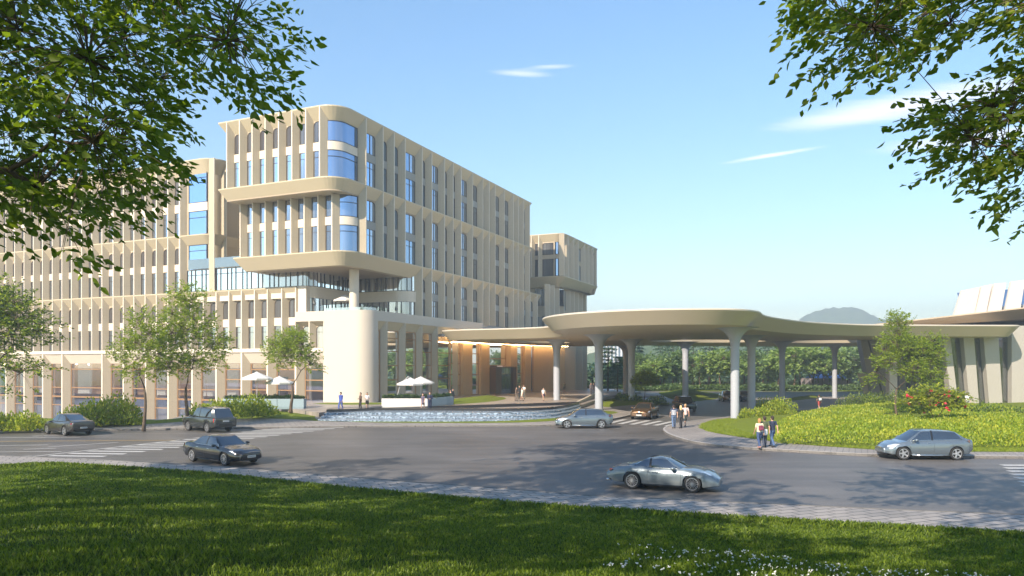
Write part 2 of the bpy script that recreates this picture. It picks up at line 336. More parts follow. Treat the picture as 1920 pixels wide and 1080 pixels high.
def sheet(name, pts, z, m_, label=None, thick=0.0, kerb=None, kind='structure'):
    mb = MB(); poly = [(p[0], p[1]) for p in pts]
    if thick: mb.prism(poly, z - thick, z)
    else: mb.face([(p[0], p[1], z) for p in poly])
    o = mb.build(name, m_, recalc=bool(thick)); tag(o, label, None, None, kind)
    if not thick and o.data.polygons[0].normal.z < 0: o.data.flip_normals()
    return o
def smooth_poly(pts, n=6, closed=False):
    P = [Vector((p[0], p[1])) for p in pts]; out_ = []; L = len(P)
    rngi = range(L if closed else L - 1)
    for i in rngi:
        p0 = P[(i - 1) % L] if (closed or i > 0) else P[0]; p1 = P[i % L]; p2 = P[(i + 1) % L]; p3 = P[(i + 2) % L] if (closed or i + 2 < L) else P[-1]
        for k in range(n):
            t_ = k / n
            out_.append(0.5 * ((2 * p1) + (-p0 + p2) * t_ + (2 * p0 - 5 * p1 + 4 * p2 - p3) * t_ ** 2 + (-p0 + 3 * p1 - 3 * p2 + p3) * t_ ** 3))
    if not closed: out_.append(P[-1])
    return [(p.x, p.y) for p in out_]
def kerb_line(name, line, z0, z1, wd=0.15, m_=None):
    """kerb stones along a line, outer face at the line"""
    P = [Vector(p[:2]) for p in line]; L, R = [], []
    for i, p in enumerate(P):
        d = (P[min(i + 1, len(P) - 1)] - P[max(i - 1, 0)]).normalized(); n = Vector((-d.y, d.x)); L.append(p); R.append(p + n * wd)
    mb = MB()
    rows = [[(L[i].x, L[i].y, z0), (L[i].x, L[i].y, z1), (R[i].x, R[i].y, z1), (R[i].x, R[i].y, z0)] for i in range(len(P))]
    mb.grid(rows, closed=True, capends=True)
    return tag(mb.build(name, m_ or M['kerb']), None, None, None, 'structure')

n_ = 64
COURT = [(-150, 68), (-60, 68), (-30.5, 66.5), (-32, 74), (-38.2, 96), (-40.5, 103), (-150, 155)]      # sunken court before the arcade
bm = bmesh.new(); ed = []
for ring in ([(2500 * math.cos(2 * math.pi * i / n_), 400 + 2500 * math.sin(2 * math.pi * i / n_)) for i in range(n_)], COURT):
    vs_ = [bm.verts.new((x, y, -0.12)) for x, y in ring]; ed += [bm.edges.new((vs_[i], vs_[(i + 1) % len(vs_)])) for i in range(len(vs_))]
bmesh.ops.triangle_fill(bm, use_beauty=True, edges=ed); me_ = bpy.data.meshes.new('ground'); bm.to_mesh(me_); bm.free(); me_.materials.append(M['land'])
if me_.polygons[0].normal.z < 0: me_.flip_normals()
tag(link('ground', me_), None, None, None, 'structure')
mb = MB(); mb.face([(x, y, -3.2) for x, y in COURT]); mb.grid([[(x, y, -3.2) for x, y in COURT], [(x, y, -0.11) for x, y in COURT]], closed=True)
tag(mb.build('sunken_court_paving', M['plaza'], recalc=False), None, None, None, 'structure')
near_edge = [G(*p) for p in ((0, 858), (210, 867), (420, 880), (620, 896), (780, 909), (960, 922), (1100, 934), (1300, 944), (1500, 953), (1720, 963), (1920, 971))]
d0 = Vector(near_edge[1][:2]) - Vector(near_edge[0][:2]); d1 = Vector(near_edge[-1][:2]) - Vector(near_edge[-2][:2])
ext0 = (near_edge[0][0] + d0.x * -9, near_edge[0][1] - d0.y * 9); ext1 = (near_edge[-1][0] + d1.x * 9, near_edge[-1][1] + d1.y * 9)
near_line = [ext0] + [p[:2] for p in near_edge] + [ext1]
sheet('road', near_line + [(90, 30), (140, 150), (-10, 150), (-10, 64), (-110, 64), (-110, 60)], 0.0, M['asphalt'])
# foreground footpath between road and grass hill
grass_edge = [G(*p) for p in ((0, 871), (200, 882), (400, 897), (640, 924), (960, 954), (1300, 977), (1540, 991), (1920, 1015))]
e0 = Vector(grass_edge[1][:2]) - Vector(grass_edge[0][:2]); e1 = Vector(grass_edge[-1][:2]) - Vector(grass_edge[-2][:2])
ge = [(grass_edge[0][0] - e0.x * 5, grass_edge[0][1] - e0.y * 5)] + [p[:2] for p in grass_edge] + [(grass_edge[-1][0] + e1.x * 3, grass_edge[-1][1] + e1.y * 3)]
back_line = [(x, y - 9) for x, y in reversed(near_line)]
sheet('footpath', near_line + back_line, 0.12, M['paver_near'], thick=0.2)
M['kerb_dark'] = mat('dark_kerb_stone', (0.13, 0.125, 0.12), 0.8, var=.15, scale=2)
kerb_line('road_kerb', [(x, y) for x, y in near_line][::-1], -0.05, 0.135, 0.16, M['kerb_dark'])

# hotel forecourt paving along the far side of the road
far_edge = [G(*p) for p in ((0, 813), (87, 810), (175, 808.5), (340, 806), (500, 803.5), (680, 801), (860, 800.5), (1040, 799), (1100, 795), (1147, 788), (1172, 783), (1200, 775), (1232, 764), (1236, 757), (1215, 751), (1180, 746))]
far_line = [(-150, far_edge[0][1] - 1)] + smooth_poly(far_edge, 5)
sheet('forecourt', far_line + [(24, 118), (22, 150), (-44, 150), (-40.3, 103), (-38.0, 96), (-31.8, 74), (-30.3, 66.3), (-60, 67.8), (-150, 67.8)], 0.13, M['paver'], thick=0.25)
kerb_line('forecourt_kerb', far_line, -0.05, 0.145, 0.16)
# entrance plaza, one step up
pl = [G(*p, 0.5) for p in ((598, 774), (640, 770), (800, 769), (940, 769.5), (1010, 768.5), (1060, 763), (1090, 759), (1118, 750), (1150, 741))]
plz = smooth_poly(pl, 5) + [(22, 128), (20, 150), (-27, 150), (-27, 95), (-26, 93), (-24, 78)]
sheet('plaza', plz, 0.5, M['plaza'], thick=0.45)
# traffic island on the right
isl = [G(*p) for p in ((1440, 771), (1385, 781), (1330, 788), (1275, 795), (1246, 804), (1247, 813), (1270, 823), (1310, 833), (1380, 841), (1500, 849), (1640, 856), (1780, 859), (1920, 860))]
isl_line = smooth_poly(isl, 6)
isl_poly = isl_line + [(isl[-1][0] + 40, isl[-1][1] - 3), (75, 66), (60, 95), (43, 92), (32, 84)]
sheet('island_footpath', isl_poly, 0.13, M['paver'], thick=0.25)
kerb_line('island_kerb', isl_line, -0.05, 0.145, 0.16)

# ---- lawns: gently domed turf
def dome_sheet(name, pts, z0, h, m_=None, label=None, rim=2.0, res=0.5, noise=0.0):
    P = np.array([(p[0], p[1]) for p in pts]); mn, mx = P.min(0), P.max(0)
    nx = int((mx[0] - mn[0]) / res) + 2; ny = int((mx[1] - mn[1]) / res) + 2
    bm = bmesh.new(); vs = [bm.verts.new((p[0], p[1], 0)) for p in P]; f = bm.faces.new(vs)
    for i in range(1, nx):
        x = mn[0] + i * res; bmesh.ops.bisect_plane(bm, geom=bm.verts[:] + bm.edges[:] + bm.faces[:], plane_co=(x, 0, 0), plane_no=(1, 0, 0))
    for i in range(1, ny):
        y = mn[1] + i * res; bmesh.ops.bisect_plane(bm, geom=bm.verts[:] + bm.edges[:] + bm.faces[:], plane_co=(0, y, 0), plane_no=(0, 1, 0))
    A = P; B = np.roll(P, -1, 0); AB = B - A; L2 = (AB ** 2).sum(1) + 1e-9
    for v in bm.verts:
        q = np.array((v.co.x, v.co.y)); t_ = np.clip(((q - A) * AB).sum(1) / L2, 0, 1); dd = np.sqrt((((A + AB * t_[:, None]) - q) ** 2).sum(1)).min()
        k = min(1, dd / rim); k = k * k * (3 - 2 * k)
        v.co.z = z0 + h * k + noise * k * math.sin(v.co.x * 1.3) * math.cos(v.co.y * 0.9)
    me = bpy.data.meshes.new(name); bm.to_mesh(me); bm.free()
    if me.polygons[0].normal.z < 0: me.flip_normals()
    me.materials.append(m_ or M['lawn']); me.polygons.foreach_set('use_smooth', [True] * len(me.polygons))
    return tag(link(name, me), label, None, None, 'structure')
LAWNS = {}
LAWNS['l1'] = dome_sheet('lawn', smooth_poly([G(*p) for p in ((240, 801), (330, 794.5), (420, 789.5), (500, 787.5), (560, 789.5), (600, 792.5), (700, 795), (800, 796), (960, 795.5), (1050, 791), (1110, 783), (1160, 776), (1120, 771.5), (1094, 774), (1060, 783), (960, 791.3), (860, 793), (740, 793), (640, 791.5), (594, 789.5), (585, 780), (520, 773), (440, 772), (400, 777), (370, 784), (270, 793))], 3, True), 0.14, 0.35, rim=3.5, res=0.6)
dome_sheet('lawn', smooth_poly([G(*p) for p in ((-60, 811), (60, 807), (130, 805), (250, 798), (300, 791), (180, 788.5), (0, 789), (-100, 790))], 3, True), 0.14, 0.2, rim=2, res=0.8)
dome_sheet('lawn', smooth_poly([G(*p) for p in ((1133, 765), (1180, 762), (1262, 760.5), (1235, 757), (1205, 750.5), (1170, 748), (1128, 752))], 4, True), 0.14, 0.35, rim=2.5, res=0.6)
dome_sheet('lawn', smooth_poly([G(*p) for p in ((1240, 740.5), (1275, 753), (1310, 752), (1358, 744), (1330, 736), (1290, 733.5), (1240, 735))], 4, True), 0.02, 1.15, rim=7, res=0.8)
dome_sheet('lawn', smooth_poly([G(*p) for p in ((1315, 806), (1335, 814), (1400, 825), (1480, 835), (1560, 842), (1700, 850), (1920, 852), (2150, 852), (2300, 790), (2000, 757), (1800, 760), (1640, 762), (1500, 772), (1400, 781), (1340, 791), (1318, 798))], 4, True), 0.14, 0.35, rim=5, res=0.8)
dome_sheet('lawn', smooth_poly([G(*p) for p in ((1480, 752), (1540, 745), (1530, 742), (1500, 743), (1470, 750))], 3, True), 0.02, 0.25, rim=2, res=0.8)
dome_sheet('lawn', smooth_poly([G(*p, 0.5) for p in ((815, 757), (870, 757), (925, 752.5), (948, 748), (940, 744.5), (900, 744), (850, 749), (820, 753))], 4, True), 0.505, 0.35, rim=2.5, res=0.6)
dome_sheet('lawn', smooth_poly([(-18, 84), (-13.2, 85.5), (-13.6, 88), (-20, 87.6), (-23, 86.3)], 4, True), 0.505, 0.1, rim=1.0, res=0.5)
# far road and far lawns
sheet('far_lawn', [(10, 146), (150, 140), (260, 150), (260, 230), (-40, 230), (0, 160)], 0.05, M['lawn'], thick=0.1)
sheet('far_path', [(21, 116), (27, 112), (30, 122), (40, 130), (26, 137), (20, 128)], 0.004, M['plaza'])
sheet('canopy_paving', [G(*p) [:2] for p in ((1345, 757), (1440, 757), (1600, 748), (1640, 744), (1500, 744), (1400, 748), (1340, 752))], 0.008, M['paver'])

# ---- painted markings on the road
mk = MB()
def stripe(p0, p1, wd, mb=None):
    a, b_ = Vector(p0[:2]), Vector(p1[:2]); d = (b_ - a).normalized(); n = Vector((-d.y, d.x)) * wd / 2
    (mb or mk).face([(*(a - n), 0.004), (*(b_ - n), 0.004), (*(b_ + n), 0.004), (*(a + n), 0.004)])
for k in range(19):
    t_ = k / 18
    Yk = 39.0 + t_ * 20.0
    xl = -24.9 + t_ * 7.0; xr = -22.2 + t_ * 9.0
    stripe((xl - 0.3, Yk + 0.15), (xr, Yk - 0.15), 0.46)
cw = mk.build('crosswalk', M['paint'], recalc=False); tag(cw, None, None, None, 'structure')
mk = MB()
stripe(G(8, 864 - 2), G(345, 824), 0.2)
for a, b_ in (((-60, 836.5), (90, 834)), ((90, 838), (222, 829.5)), ((44, 842.5), (105, 840.5)), ((-80, 848), (115, 846.5)), ((-40, 856.5), (60, 855)), ((60, 817.5), (110, 816.5)), ((0, 820.5), (150, 820))):
    stripe(G(*a), G(*b_), 0.16)
tag(mk.build('lane_markings', M['paint'], recalc=False), None, None, None, 'structure')
mk = MB(); stripe(G(-60, 828), G(330, 825.5), 0.18)
tag(mk.build('centre_line', M['yellow'], recalc=False), None, None, None, 'structure')
mk = MB()
for i in range(6):
    a = (1140 + i * 22, 794 + i * 0.9); stripe(G(a[0], a[1]), G(a[0] + 32 + i * 0.5, a[1] - 7.5), 0.5)
tag(mk.build('crosswalk', M['paint'], recalc=False), None, None, None, 'structure')
mk = MB()
for i in range(7):
    Y = 36.4 - i * 1.05; stripe((X_at(1882 + i * 7, 40) * Y / 40 - 0.1, Y), (X_at(1882 + i * 7, 40) * Y / 40 + 4.0, Y - .1), 0.5)
tag(mk.build('crosswalk', M['paint'], recalc=False), None, None, None, 'structure')

# ---- grassy hill in the foreground, rising to the photographer
def edge_dist(th):
    """distance from the camera to the grass edge in direction th (x = sin, y = cos)"""
    s, c = math.sin(th), math.cos(th); best = 42.0
    for (ax, ay), (bx, by) in zip(ge[:-1], ge[1:]):
        ex, ey = bx - ax, by - ay; den = s * ey - c * ex
        if abs(den) < 1e-9: continue
        r = (ax * ey - ay * ex) / den; t_ = (s * ay - c * ax) / -den if False else ((r * s - ax) * ex + (r * c - ay) * ey) / (ex * ex + ey * ey)
        if r > 0 and -1e-6 <= t_ <= 1 + 1e-6: best = min(best, r)
    return best
def hill_z(x, y):
    r = math.hypot(x, y); D = edge_dist(math.atan2(x, y)); q = max(0.0, 1 - r / D)
    return 0.13 + 3.05 * q ** 1.22 + 0.06 * math.sin(x * 0.9 + 1) * math.cos(y * 0.7) * min(1, q * 4)
NA, NR = 160, 46
V = []; Fh = []
for i in range(NA):
    th = -math.pi + 2 * math.pi * i / NA; D = edge_dist(th)
    for j in range(NR):
        r = D * (j / (NR - 1)) ** 0.9 + 0.0005; x, y = r * math.sin(th), r * math.cos(th); q = 1 - j / (NR - 1)
        V.append((x, y, hill_z(x, y) if j < NR - 1 else 0.125))
for i in range(NA):
    for j in range(NR - 1):
        k = (i + 1) % NA; Fh.append((i * NR + j, i * NR + j + 1, k * NR + j + 1, k * NR + j))
hill_me = raw_mesh('grass_bank', np.array(V), np.array(Fh), M['soil'])
if hill_me.polygons[5].normal.z < 0: hill_me.flip_normals()
hill_me.polygons.foreach_set('use_smooth', [True] * len(hill_me.polygons))
tag(link('grass_bank', hill_me), None, None, None, 'structure')

# ---- far hills
M['hill'] = mat('wooded_hill', (0.06, 0.10, 0.035), 0.95, spec=0.05, extra=lawn_extra((0.035, 0.065, 0.02), (0.09, 0.13, 0.045), 0.06))
def hill(name, peaks, y0, depth, x0, x1, seed):
    r_ = np.random.default_rng(seed); nx, ny = 160, 26; ph = r_.random(12) * 6.28; V = []
    for j in range(ny):
        for i in range(nx):
            x = x0 + (x1 - x0) * i / (nx - 1); y = y0 + depth * j / (ny - 1); q = math.sin(math.pi * j / (ny - 1)) ** 0.8
            z = sum(h * math.exp(-((x - c) / s) ** 2) for c, h, s in peaks) * q
            z += q * (1.6 * math.sin(x * 0.11 + ph[0]) + 1.1 * math.sin(x * 0.23 + y * .2 + ph[1]) + 0.9 * math.sin(x * 0.47 + y * 0.33 + ph[2])) + (r_.random() - .5) * 2.4 * q
            V.append((x, y, z - 1))
    Fq = [(j * nx + i, j * nx + i + 1, (j + 1) * nx + i + 1, (j + 1) * nx + i) for j in range(ny - 1) for i in range(nx - 1)]
    me = raw_mesh(name, np.array(V), np.array(Fq), M['hill']); tag(link(name, me), None, None, None, 'structure')
hill('hill', [(467, 80, 70), (570, 54, 77), (376, 24, 64), (720, 46, 96), (960, 54, 190)], 960, 290, 200, 1280, 1)
hill('hill', [(110, 24, 40), (170, 26, 50), (260, 20, 60), (30, 10, 60)], 430, 120, -80, 420, 2)
# ------------------------------------------------------------------ hotel building
CX, CY = -17.04, 88.0
def W(a, b, z=0.0): return (CX - 0.914 * a + 0.406 * b, CY + 0.406 * a + 0.914 * b, z)
def a_of(px, b):      # where the sight line of a column meets the plane b = const
    r = (px - 960) / FOC; return (CX + 0.406 * b - r * (CY + 0.914 * b)) / (0.914 + 0.406 * r)
def b_of(px, a=0.0):
    r = (px - 960) / FOC; return (r * (CY + 0.406 * a) - (CX - 0.914 * a)) / (0.406 - 0.914 * r)
def FL(b0): return lambda t, w, z: W(-t, b0 + w, z)      # left-hand front: t runs right
def FR(a0): return lambda t, w, z: W(a0 + w, t, z)       # right-hand side: t runs back
def path2(pts, radii, closed=False, seg=8, side=1):
    """polyline in plan with filleted corners -> list of (point, inward normal*mitre)"""
    P = [Vector(p) for p in pts]; L = len(P); out_ = []
    for i in range(L):
        if not closed and i in (0, L - 1): out_.append(P[i]); continue
        a, b_, c = P[(i - 1) % L], P[i], P[(i + 1) % L]; r = radii[i]
        if r <= 0: out_.append(b_); continue
        u, v = (a - b_).normalized(), (c - b_).normalized(); ang = math.acos(max(-1, min(1, u.dot(v)))); t_ = r / math.tan(ang / 2)
        cen = b_ + (u + v).normalized() * (r / math.sin(ang / 2)); p0, p1 = b_ + u * t_ - cen, b_ + v * t_ - cen
        tot = p0.angle_signed(p1) if hasattr(p0, 'angle_signed') else 0
        a0 = math.atan2(p0.y, p0.x); a1 = math.atan2(p1.y, p1.x); d = (a1 - a0 + math.pi) % (2 * math.pi) - math.pi
        for k in range(seg + 1):
            an = a0 + d * k / seg; out_.append(cen + Vector((math.cos(an), math.sin(an))) * r)
    res = []; n = len(out_)
    for i, p in enumerate(out_):
        q0 = out_[(i - 1) % n] if (closed or i > 0) else None; q1 = out_[(i + 1) % n] if (closed or i < n - 1) else None
        d0 = (p - q0).normalized() if q0 is not None else (q1 - p).normalized(); d1 = (q1 - p).normalized() if q1 is not None else d0
        n0 = Vector((d0.y, -d0.x)) * side; n1 = Vector((d1.y, -d1.x)) * side; m_ = (n0 + n1).normalized(); k = max(0.3, m_.dot(n0)); res.append((p, m_ / k))
    return res
def sweep(mb, path, prof, mi=0, closed_path=False, closed_prof=True, conv=True):
    rows = []
    for p, n in path:
        rows.append([W(p.x + n.x * w_, p.y + n.y * w_, z) if conv else (p.x + n.x * w_, p.y + n.y * w_, z) for w_, z in prof])
    if closed_path: rows.append(rows[0])
    mb.grid(rows, mi, closed=closed_prof, capends=closed_prof and not closed_path)
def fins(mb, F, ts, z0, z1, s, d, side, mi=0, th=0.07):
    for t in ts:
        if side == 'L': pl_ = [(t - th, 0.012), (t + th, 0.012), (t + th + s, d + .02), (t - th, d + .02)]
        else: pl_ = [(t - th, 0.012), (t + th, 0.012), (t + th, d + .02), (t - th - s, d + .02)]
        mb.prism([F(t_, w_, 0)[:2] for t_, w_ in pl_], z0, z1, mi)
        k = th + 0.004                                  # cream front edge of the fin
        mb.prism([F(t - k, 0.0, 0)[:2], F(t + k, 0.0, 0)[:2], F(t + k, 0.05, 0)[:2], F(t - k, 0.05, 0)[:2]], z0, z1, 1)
WINS = []        # (area on screen, F, t0, t1, z0, z1, depth, rounded side, transom, glass)
def win(F, t0, t1, z0, z1, d, rnd=None, transom=0.0, glass='glass', frame='frame', fw=0.05, r=0.45):
    c = F((t0 + t1) / 2, d, (z0 + z1) / 2); WINS.append(((t1 - t0) * (z1 - z0) / c[1] ** 2, F, t0, t1, z0, z1, d, rnd, transom, glass, frame, fw, r))
def win_outline(t0, t1, z0, z1, rnd, r):
    r = min(r, (t1 - t0) * 0.5)
    if rnd == 'L': arc = [(t0 + r - r * math.cos(x), z1 - r + r * math.sin(x)) for x in np.linspace(0, math.pi / 2, 6)]; return [(t1, z0), (t1, z1)] + arc[::-1] + [(t0, z0)]
    if rnd == 'R': arc = [(t1 - r + r * math.sin(x), z1 - r + r * math.cos(x)) for x in np.linspace(0, math.pi / 2, 6)]; return [(t0, z0), (t0, z1)] + arc + [(t1, z0)]
    return [(t0, z0), (t0, z1), (t1, z1), (t1, z0)]
def win_geo(gl, fr, spec):
    _, F, t0, t1, z0, z1, d, rnd, transom, glass, frame, fw, r = spec
    o_ = win_outline(t0, t1, z0, z1, rnd, r); dep = 0.0
    gl.face([F(t, d - 0.02, z) for t, z in o_])
    cx = (t0 + t1) / 2; cz = (z0 + z1) / 2
    inn = [(t + (fw if t < cx - 0.02 else -fw if t > cx + .02 else 0), z + (fw if z < cz else -fw)) for t, z in o_]
    n = len(o_)
    rows = [[F(t, d + 0.0, z) for t, z in o_], [F(t, d - 0.06, z) for t, z in o_], [F(t, d - 0.06, z) for t, z in inn], [F(t, d - 0.021, z) for t, z in inn]]
    fr.grid(rows, closed=True)
    if transom:
        for tz in (transom if isinstance(transom, (list, tuple)) else [transom]):
            zz = z1 - tz
            if zz < z0 + .1: continue
            fr.prism([F(t0 + fw, d - 0.05, 0)[:2], F(t1 - fw, d - 0.05, 0)[:2], F(t1 - fw, d - 0.022, 0)[:2], F(t0 + fw, d - 0.022, 0)[:2]], zz - fw * .5, zz + fw * .5)
def flush_windows(parent, nbig=100):
    WINS.sort(key=lambda s: -s[0]); big, rest = WINS[:nbig], WINS[nbig:]
    for sp in big:
        g, f = MB(), MB(); win_geo(g, f, sp); o = g.build('window', M[sp[9]], parent, recalc=False); p = f.build('window_frame', M[sp[10]], o)
        p.data.transform(Matrix.Translation(-Vector(parent.location)))
    if rest:
        g, f = MB(), MB()
        for sp in rest: win_geo(g, f, sp)
        o = tag(g.build('small_windows', M['glass_wing'], parent, recalc=False), kind='stuff'); p = f.build('small_window_frames', M['frame'], parent)
        tag(p, kind='stuff')
    WINS.clear()

hotel = empty('hotel_building', W(0, 0, 0), 'large cream hotel with stacked overhanging blocks, vertical fins and rounded corners', 'hotel')
D, S = 0.8, 0.45
ZR, ZM, ZL = 34.1, 26.1, 18.05
R_fins_px = [687, 718.7, 739.5, 760, 792, 810, 834, 850, 865, 886.8, 905.7, 917.5, 928.8, 946, 963, 972.5, 982.5]
Rb = [b_of(p) for p in R_fins_px]; BE = b_of(997)
aTL = a_of(409, -5.5); aLL = a_of(437, -3.8)
LEDGE = lambda z, d=D, h=1.45: [(0, z), (0, z - 0.13), (d, z - h), (d + .25, z - h), (d + .25, z)]
BIG = lambda z, d=1.5, h=1.5: [(0, z), (0, z - 0.13), (d, z - h), (d + 1.2, z - h), (d + 1.2, z)]
Rr = 2.6
lip = lambda al, bf, r=Rr: [(al, 22.0), (al, bf), (0, bf), (0, BE), (al, BE)]
radL = [0, 0, Rr, 0, 0]

# top block ---------------------------------------------------------
mb = MB(); p = path2(lip(aTL, -5.5), radL, side=1)
sweep(mb, p, LEDGE(ZR)); lo = mb.build('ledge', M['ledge'], hotel)
mb = MB(); mb.prism([W(q.x + n.x * .9, q.y + n.y * .9)[:2] for q, n in p], ZR - 1.4, ZR - 0.3); mb.build('roof', M['roof'], hotel)
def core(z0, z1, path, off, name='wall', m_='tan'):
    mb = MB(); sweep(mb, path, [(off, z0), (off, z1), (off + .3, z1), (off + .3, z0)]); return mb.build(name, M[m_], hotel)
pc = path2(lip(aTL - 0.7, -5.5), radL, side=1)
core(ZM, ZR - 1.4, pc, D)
mb = MB()
topf = [-a_of(x, -5.5) for x in (425, 448.8, 472.5, 497, 522, 547, 573, 599)]
fins(mb, FL(-5.5), topf, ZM - .02, ZR - 0.05, S, D, 'L')
fins(mb, FR(0), Rb + [BE - 0.9], ZM - .02, ZR - 0.05, S + .1, D, 'R')
mb.build('fins', [M['tan'], M['cream']], hotel)
def bays(F, ts, z0, z1, side, sill=0.0, mid=0.95, top=1.5, glass='glass', two=True, mat_sp='cream', sp=None, rnd_top=True):
    """two storeys of windows in every bay, with pale spandrels on the front, shade-toned ones on the right-hand side"""
    h = (z1 - z0) / 2
    for t0, t1 in zip(ts[:-1], ts[1:]):
        a, b_ = (t0 + .07 + S, t1 - .07) if side == 'L' else (t0 + .07, t1 - .07 - S - .1)
        if b_ - a < 0.35: continue
        c_ = b_
        if side == 'R' and b_ - a > 2.4:      # broad bays: a sky-reflecting light and a darker side light
            c_ = a + (b_ - a) * .60
            win(F, c_ + .02, b_, z0 + h + 0.12, z1 - top, D, 'R', 0.0, 'glass_dark'); win(F, c_ + .02, b_, z0 + 0.05, z0 + h - mid + 0.12, D, None, 0.75, 'glass_dark')
        elif side == 'R' and b_ - a < 1.9: glass = 'glass_dark'
        else: glass = 'glass_side' if side == 'R' else glass
        win(F, a, c_, z0 + h + 0.12, z1 - top, D, (side if c_ == b_ else None) if rnd_top else None, 0.0, glass)
        win(F, a, c_, z0 + 0.05, z0 + h - mid + 0.12, D, None, 0.75, glass)
    band(F, ts[0], ts[-1], z0 + h - mid + 0.12, z0 + h + 0.12, 'cream' if side == 'L' else 'band_shade')
def band(F, t0, t1, z0, z1, bm_='cream'):
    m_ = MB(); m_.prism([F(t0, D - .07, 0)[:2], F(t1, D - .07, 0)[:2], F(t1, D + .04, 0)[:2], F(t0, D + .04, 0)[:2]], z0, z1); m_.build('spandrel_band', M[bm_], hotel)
sp = MB()
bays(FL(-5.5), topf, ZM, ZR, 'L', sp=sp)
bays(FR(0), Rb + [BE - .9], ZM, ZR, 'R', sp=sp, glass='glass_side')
def corner_path(b_front, px0, px1, R, a0, off):
    pts = path2([(a0 + 7, b_front), (a0, b_front), (a0, b_front + 9)], [0, R, 0], side=1, seg=40)
    ext = [pts[0]] + [(pts[0][0].lerp(pts[1][0], k / 12), pts[0][1]) for k in range(1, 12)] + pts[1:-1] + [(pts[-2][0].lerp(pts[-1][0], k / 16), pts[-1][1]) for k in range(0, 17)]
    def px(q): c = W(q[0].x + q[1].x * off, q[0].y + q[1].y * off); return 960 + FOC * c[0] / c[1]
    return [q for q in ext if px0 <= px(q) <= px1]
def corner_glass(px0, b_front, px1, z0, z1, zs, R=Rr, a0=0.0, off=D - .05, nm='corner_window', a_end=None):
    """glazing that wraps the rounded corner, one piece per storey, with frames"""
    pts = corner_path(b_front, px0, px1, R, a0, off)
    g = MB(); sweep(g, pts, [(off, z0), (off, z1)], closed_prof=False); o = g.build(nm, M['glass_curve'], hotel, smooth=True, angle=50)
    f = MB()
    for z, hh in ((z0 + .04, .08), (z1 - .04, .08)) + tuple((q, .07) for q in zs):
        sweep(f, pts, [(off - .05, z - hh / 2), (off - .05, z + hh / 2), (off + .02, z + hh / 2), (off + .02, z - hh / 2)])
    for q in (pts[0], pts[-1], pts[-2] if len(pts) > 3 else pts[-1]):
        c = W(q[0].x + q[1].x * (off - .02), q[0].y + q[1].y * (off - .02)); f.box(c[0], c[1], (z0 + z1) / 2, .09, .09, z1 - z0, rad(24))
    p_ = f.build('window_frame', M['dframe'], o); p_.data.transform(Matrix.Translation(-Vector(hotel.location)))
def corner_band(px0, b_front, px1, z0, z1, R=Rr, a0=0.0, off=D - .1):
    pts = corner_path(b_front, px0, px1, R, a0, off)
    m_ = MB(); sweep(m_, pts, [(off, z0), (off, z1), (off + .12, z1), (off + .12, z0)]); m_.build('corner_spandrel', M['cream'], hotel, smooth=True, angle=40)
ag = 613; bg_ = 671
corner_glass(ag, -5.5, bg_, ZM + 4.15, ZR - 1.5, ())
corner_glass(ag, -5.5, bg_, ZM + .05, ZM + 3.2, (ZM + 2.45,))
corner_band(ag, -5.5, bg_, ZM + 3.2, ZM + 4.15)
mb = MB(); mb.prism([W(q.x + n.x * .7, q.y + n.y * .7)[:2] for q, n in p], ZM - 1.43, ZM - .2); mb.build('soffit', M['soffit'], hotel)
# lower block --------------------------------------------------------
p = path2(lip(aTL, -5.5), radL, side=1)
mb = MB(); sweep(mb, p, [(0, ZM), (0, ZM - .13), (1.3 - .5, ZM - 1.45), (3.4, ZM - 1.45), (3.4, ZM)]); mb.build('ledge', M['ledge'], hotel)
BF2 = -3.3
a2L = a_of(447, BF2)
p2 = path2([(a2L, 22), (a2L, BF2), (0, BF2), (0, BE)], [0, 0, Rr, 0], side=1)
core(ZL, ZM - .5, p2, D)
mb = MB(); lowf = [-a_of(x, BF2) for x in (450, 473, 497, 520.7, 545, 570, 596, 622)]
fins(mb, FL(BF2), lowf, ZL - .02, ZM - 0.6, S, D, 'L'); fins(mb, FR(0), Rb + [BE - 0.9], ZL - .02, ZM - 0.05, S + .1, D, 'R')
mb.build('fins', [M['tan'], M['cream']], hotel)
bays(FL(BF2), lowf, ZL, ZM, 'L', sp=sp, rnd_top=False, top=1.45); bays(FR(0), Rb + [BE - .9], ZL, ZM, 'R', sp=sp, glass='glass_side')
ag2 = 636
corner_glass(ag2, BF2, bg_, ZL + 4.1, ZM - 1.45, (ZM - 2.3,))
corner_glass(ag2, BF2, bg_, ZL + .05, ZL + 3.15, (ZL + 2.4,))
corner_band(ag2, BF2, bg_, ZL + 3.15, ZL + 4.1)
# bottom ledge and underside
p3 = path2([(aLL, 22), (aLL, -3.8), (0, -3.8), (0, BE), (aLL, BE)], radL, side=1)
mb = MB(); sweep(mb, p3, [(0, ZL), (0, ZL - .13), (D + .2, ZL - 1.6), (D + 1.2, ZL - 1.6), (D + 1.2, ZL)]); mb.build('ledge', M['ledge'], hotel)
mb = MB(); mb.prism([W(q.x + n.x * 1.3, q.y + n.y * 1.3)[:2] for q, n in p3 if q.y < 14] + [W(1.3, 13)[:2], W(aLL - 1.3, 13)[:2]], ZL - 1.55, ZL - 1.3); mb.build('soffit', M['soffit'], hotel)
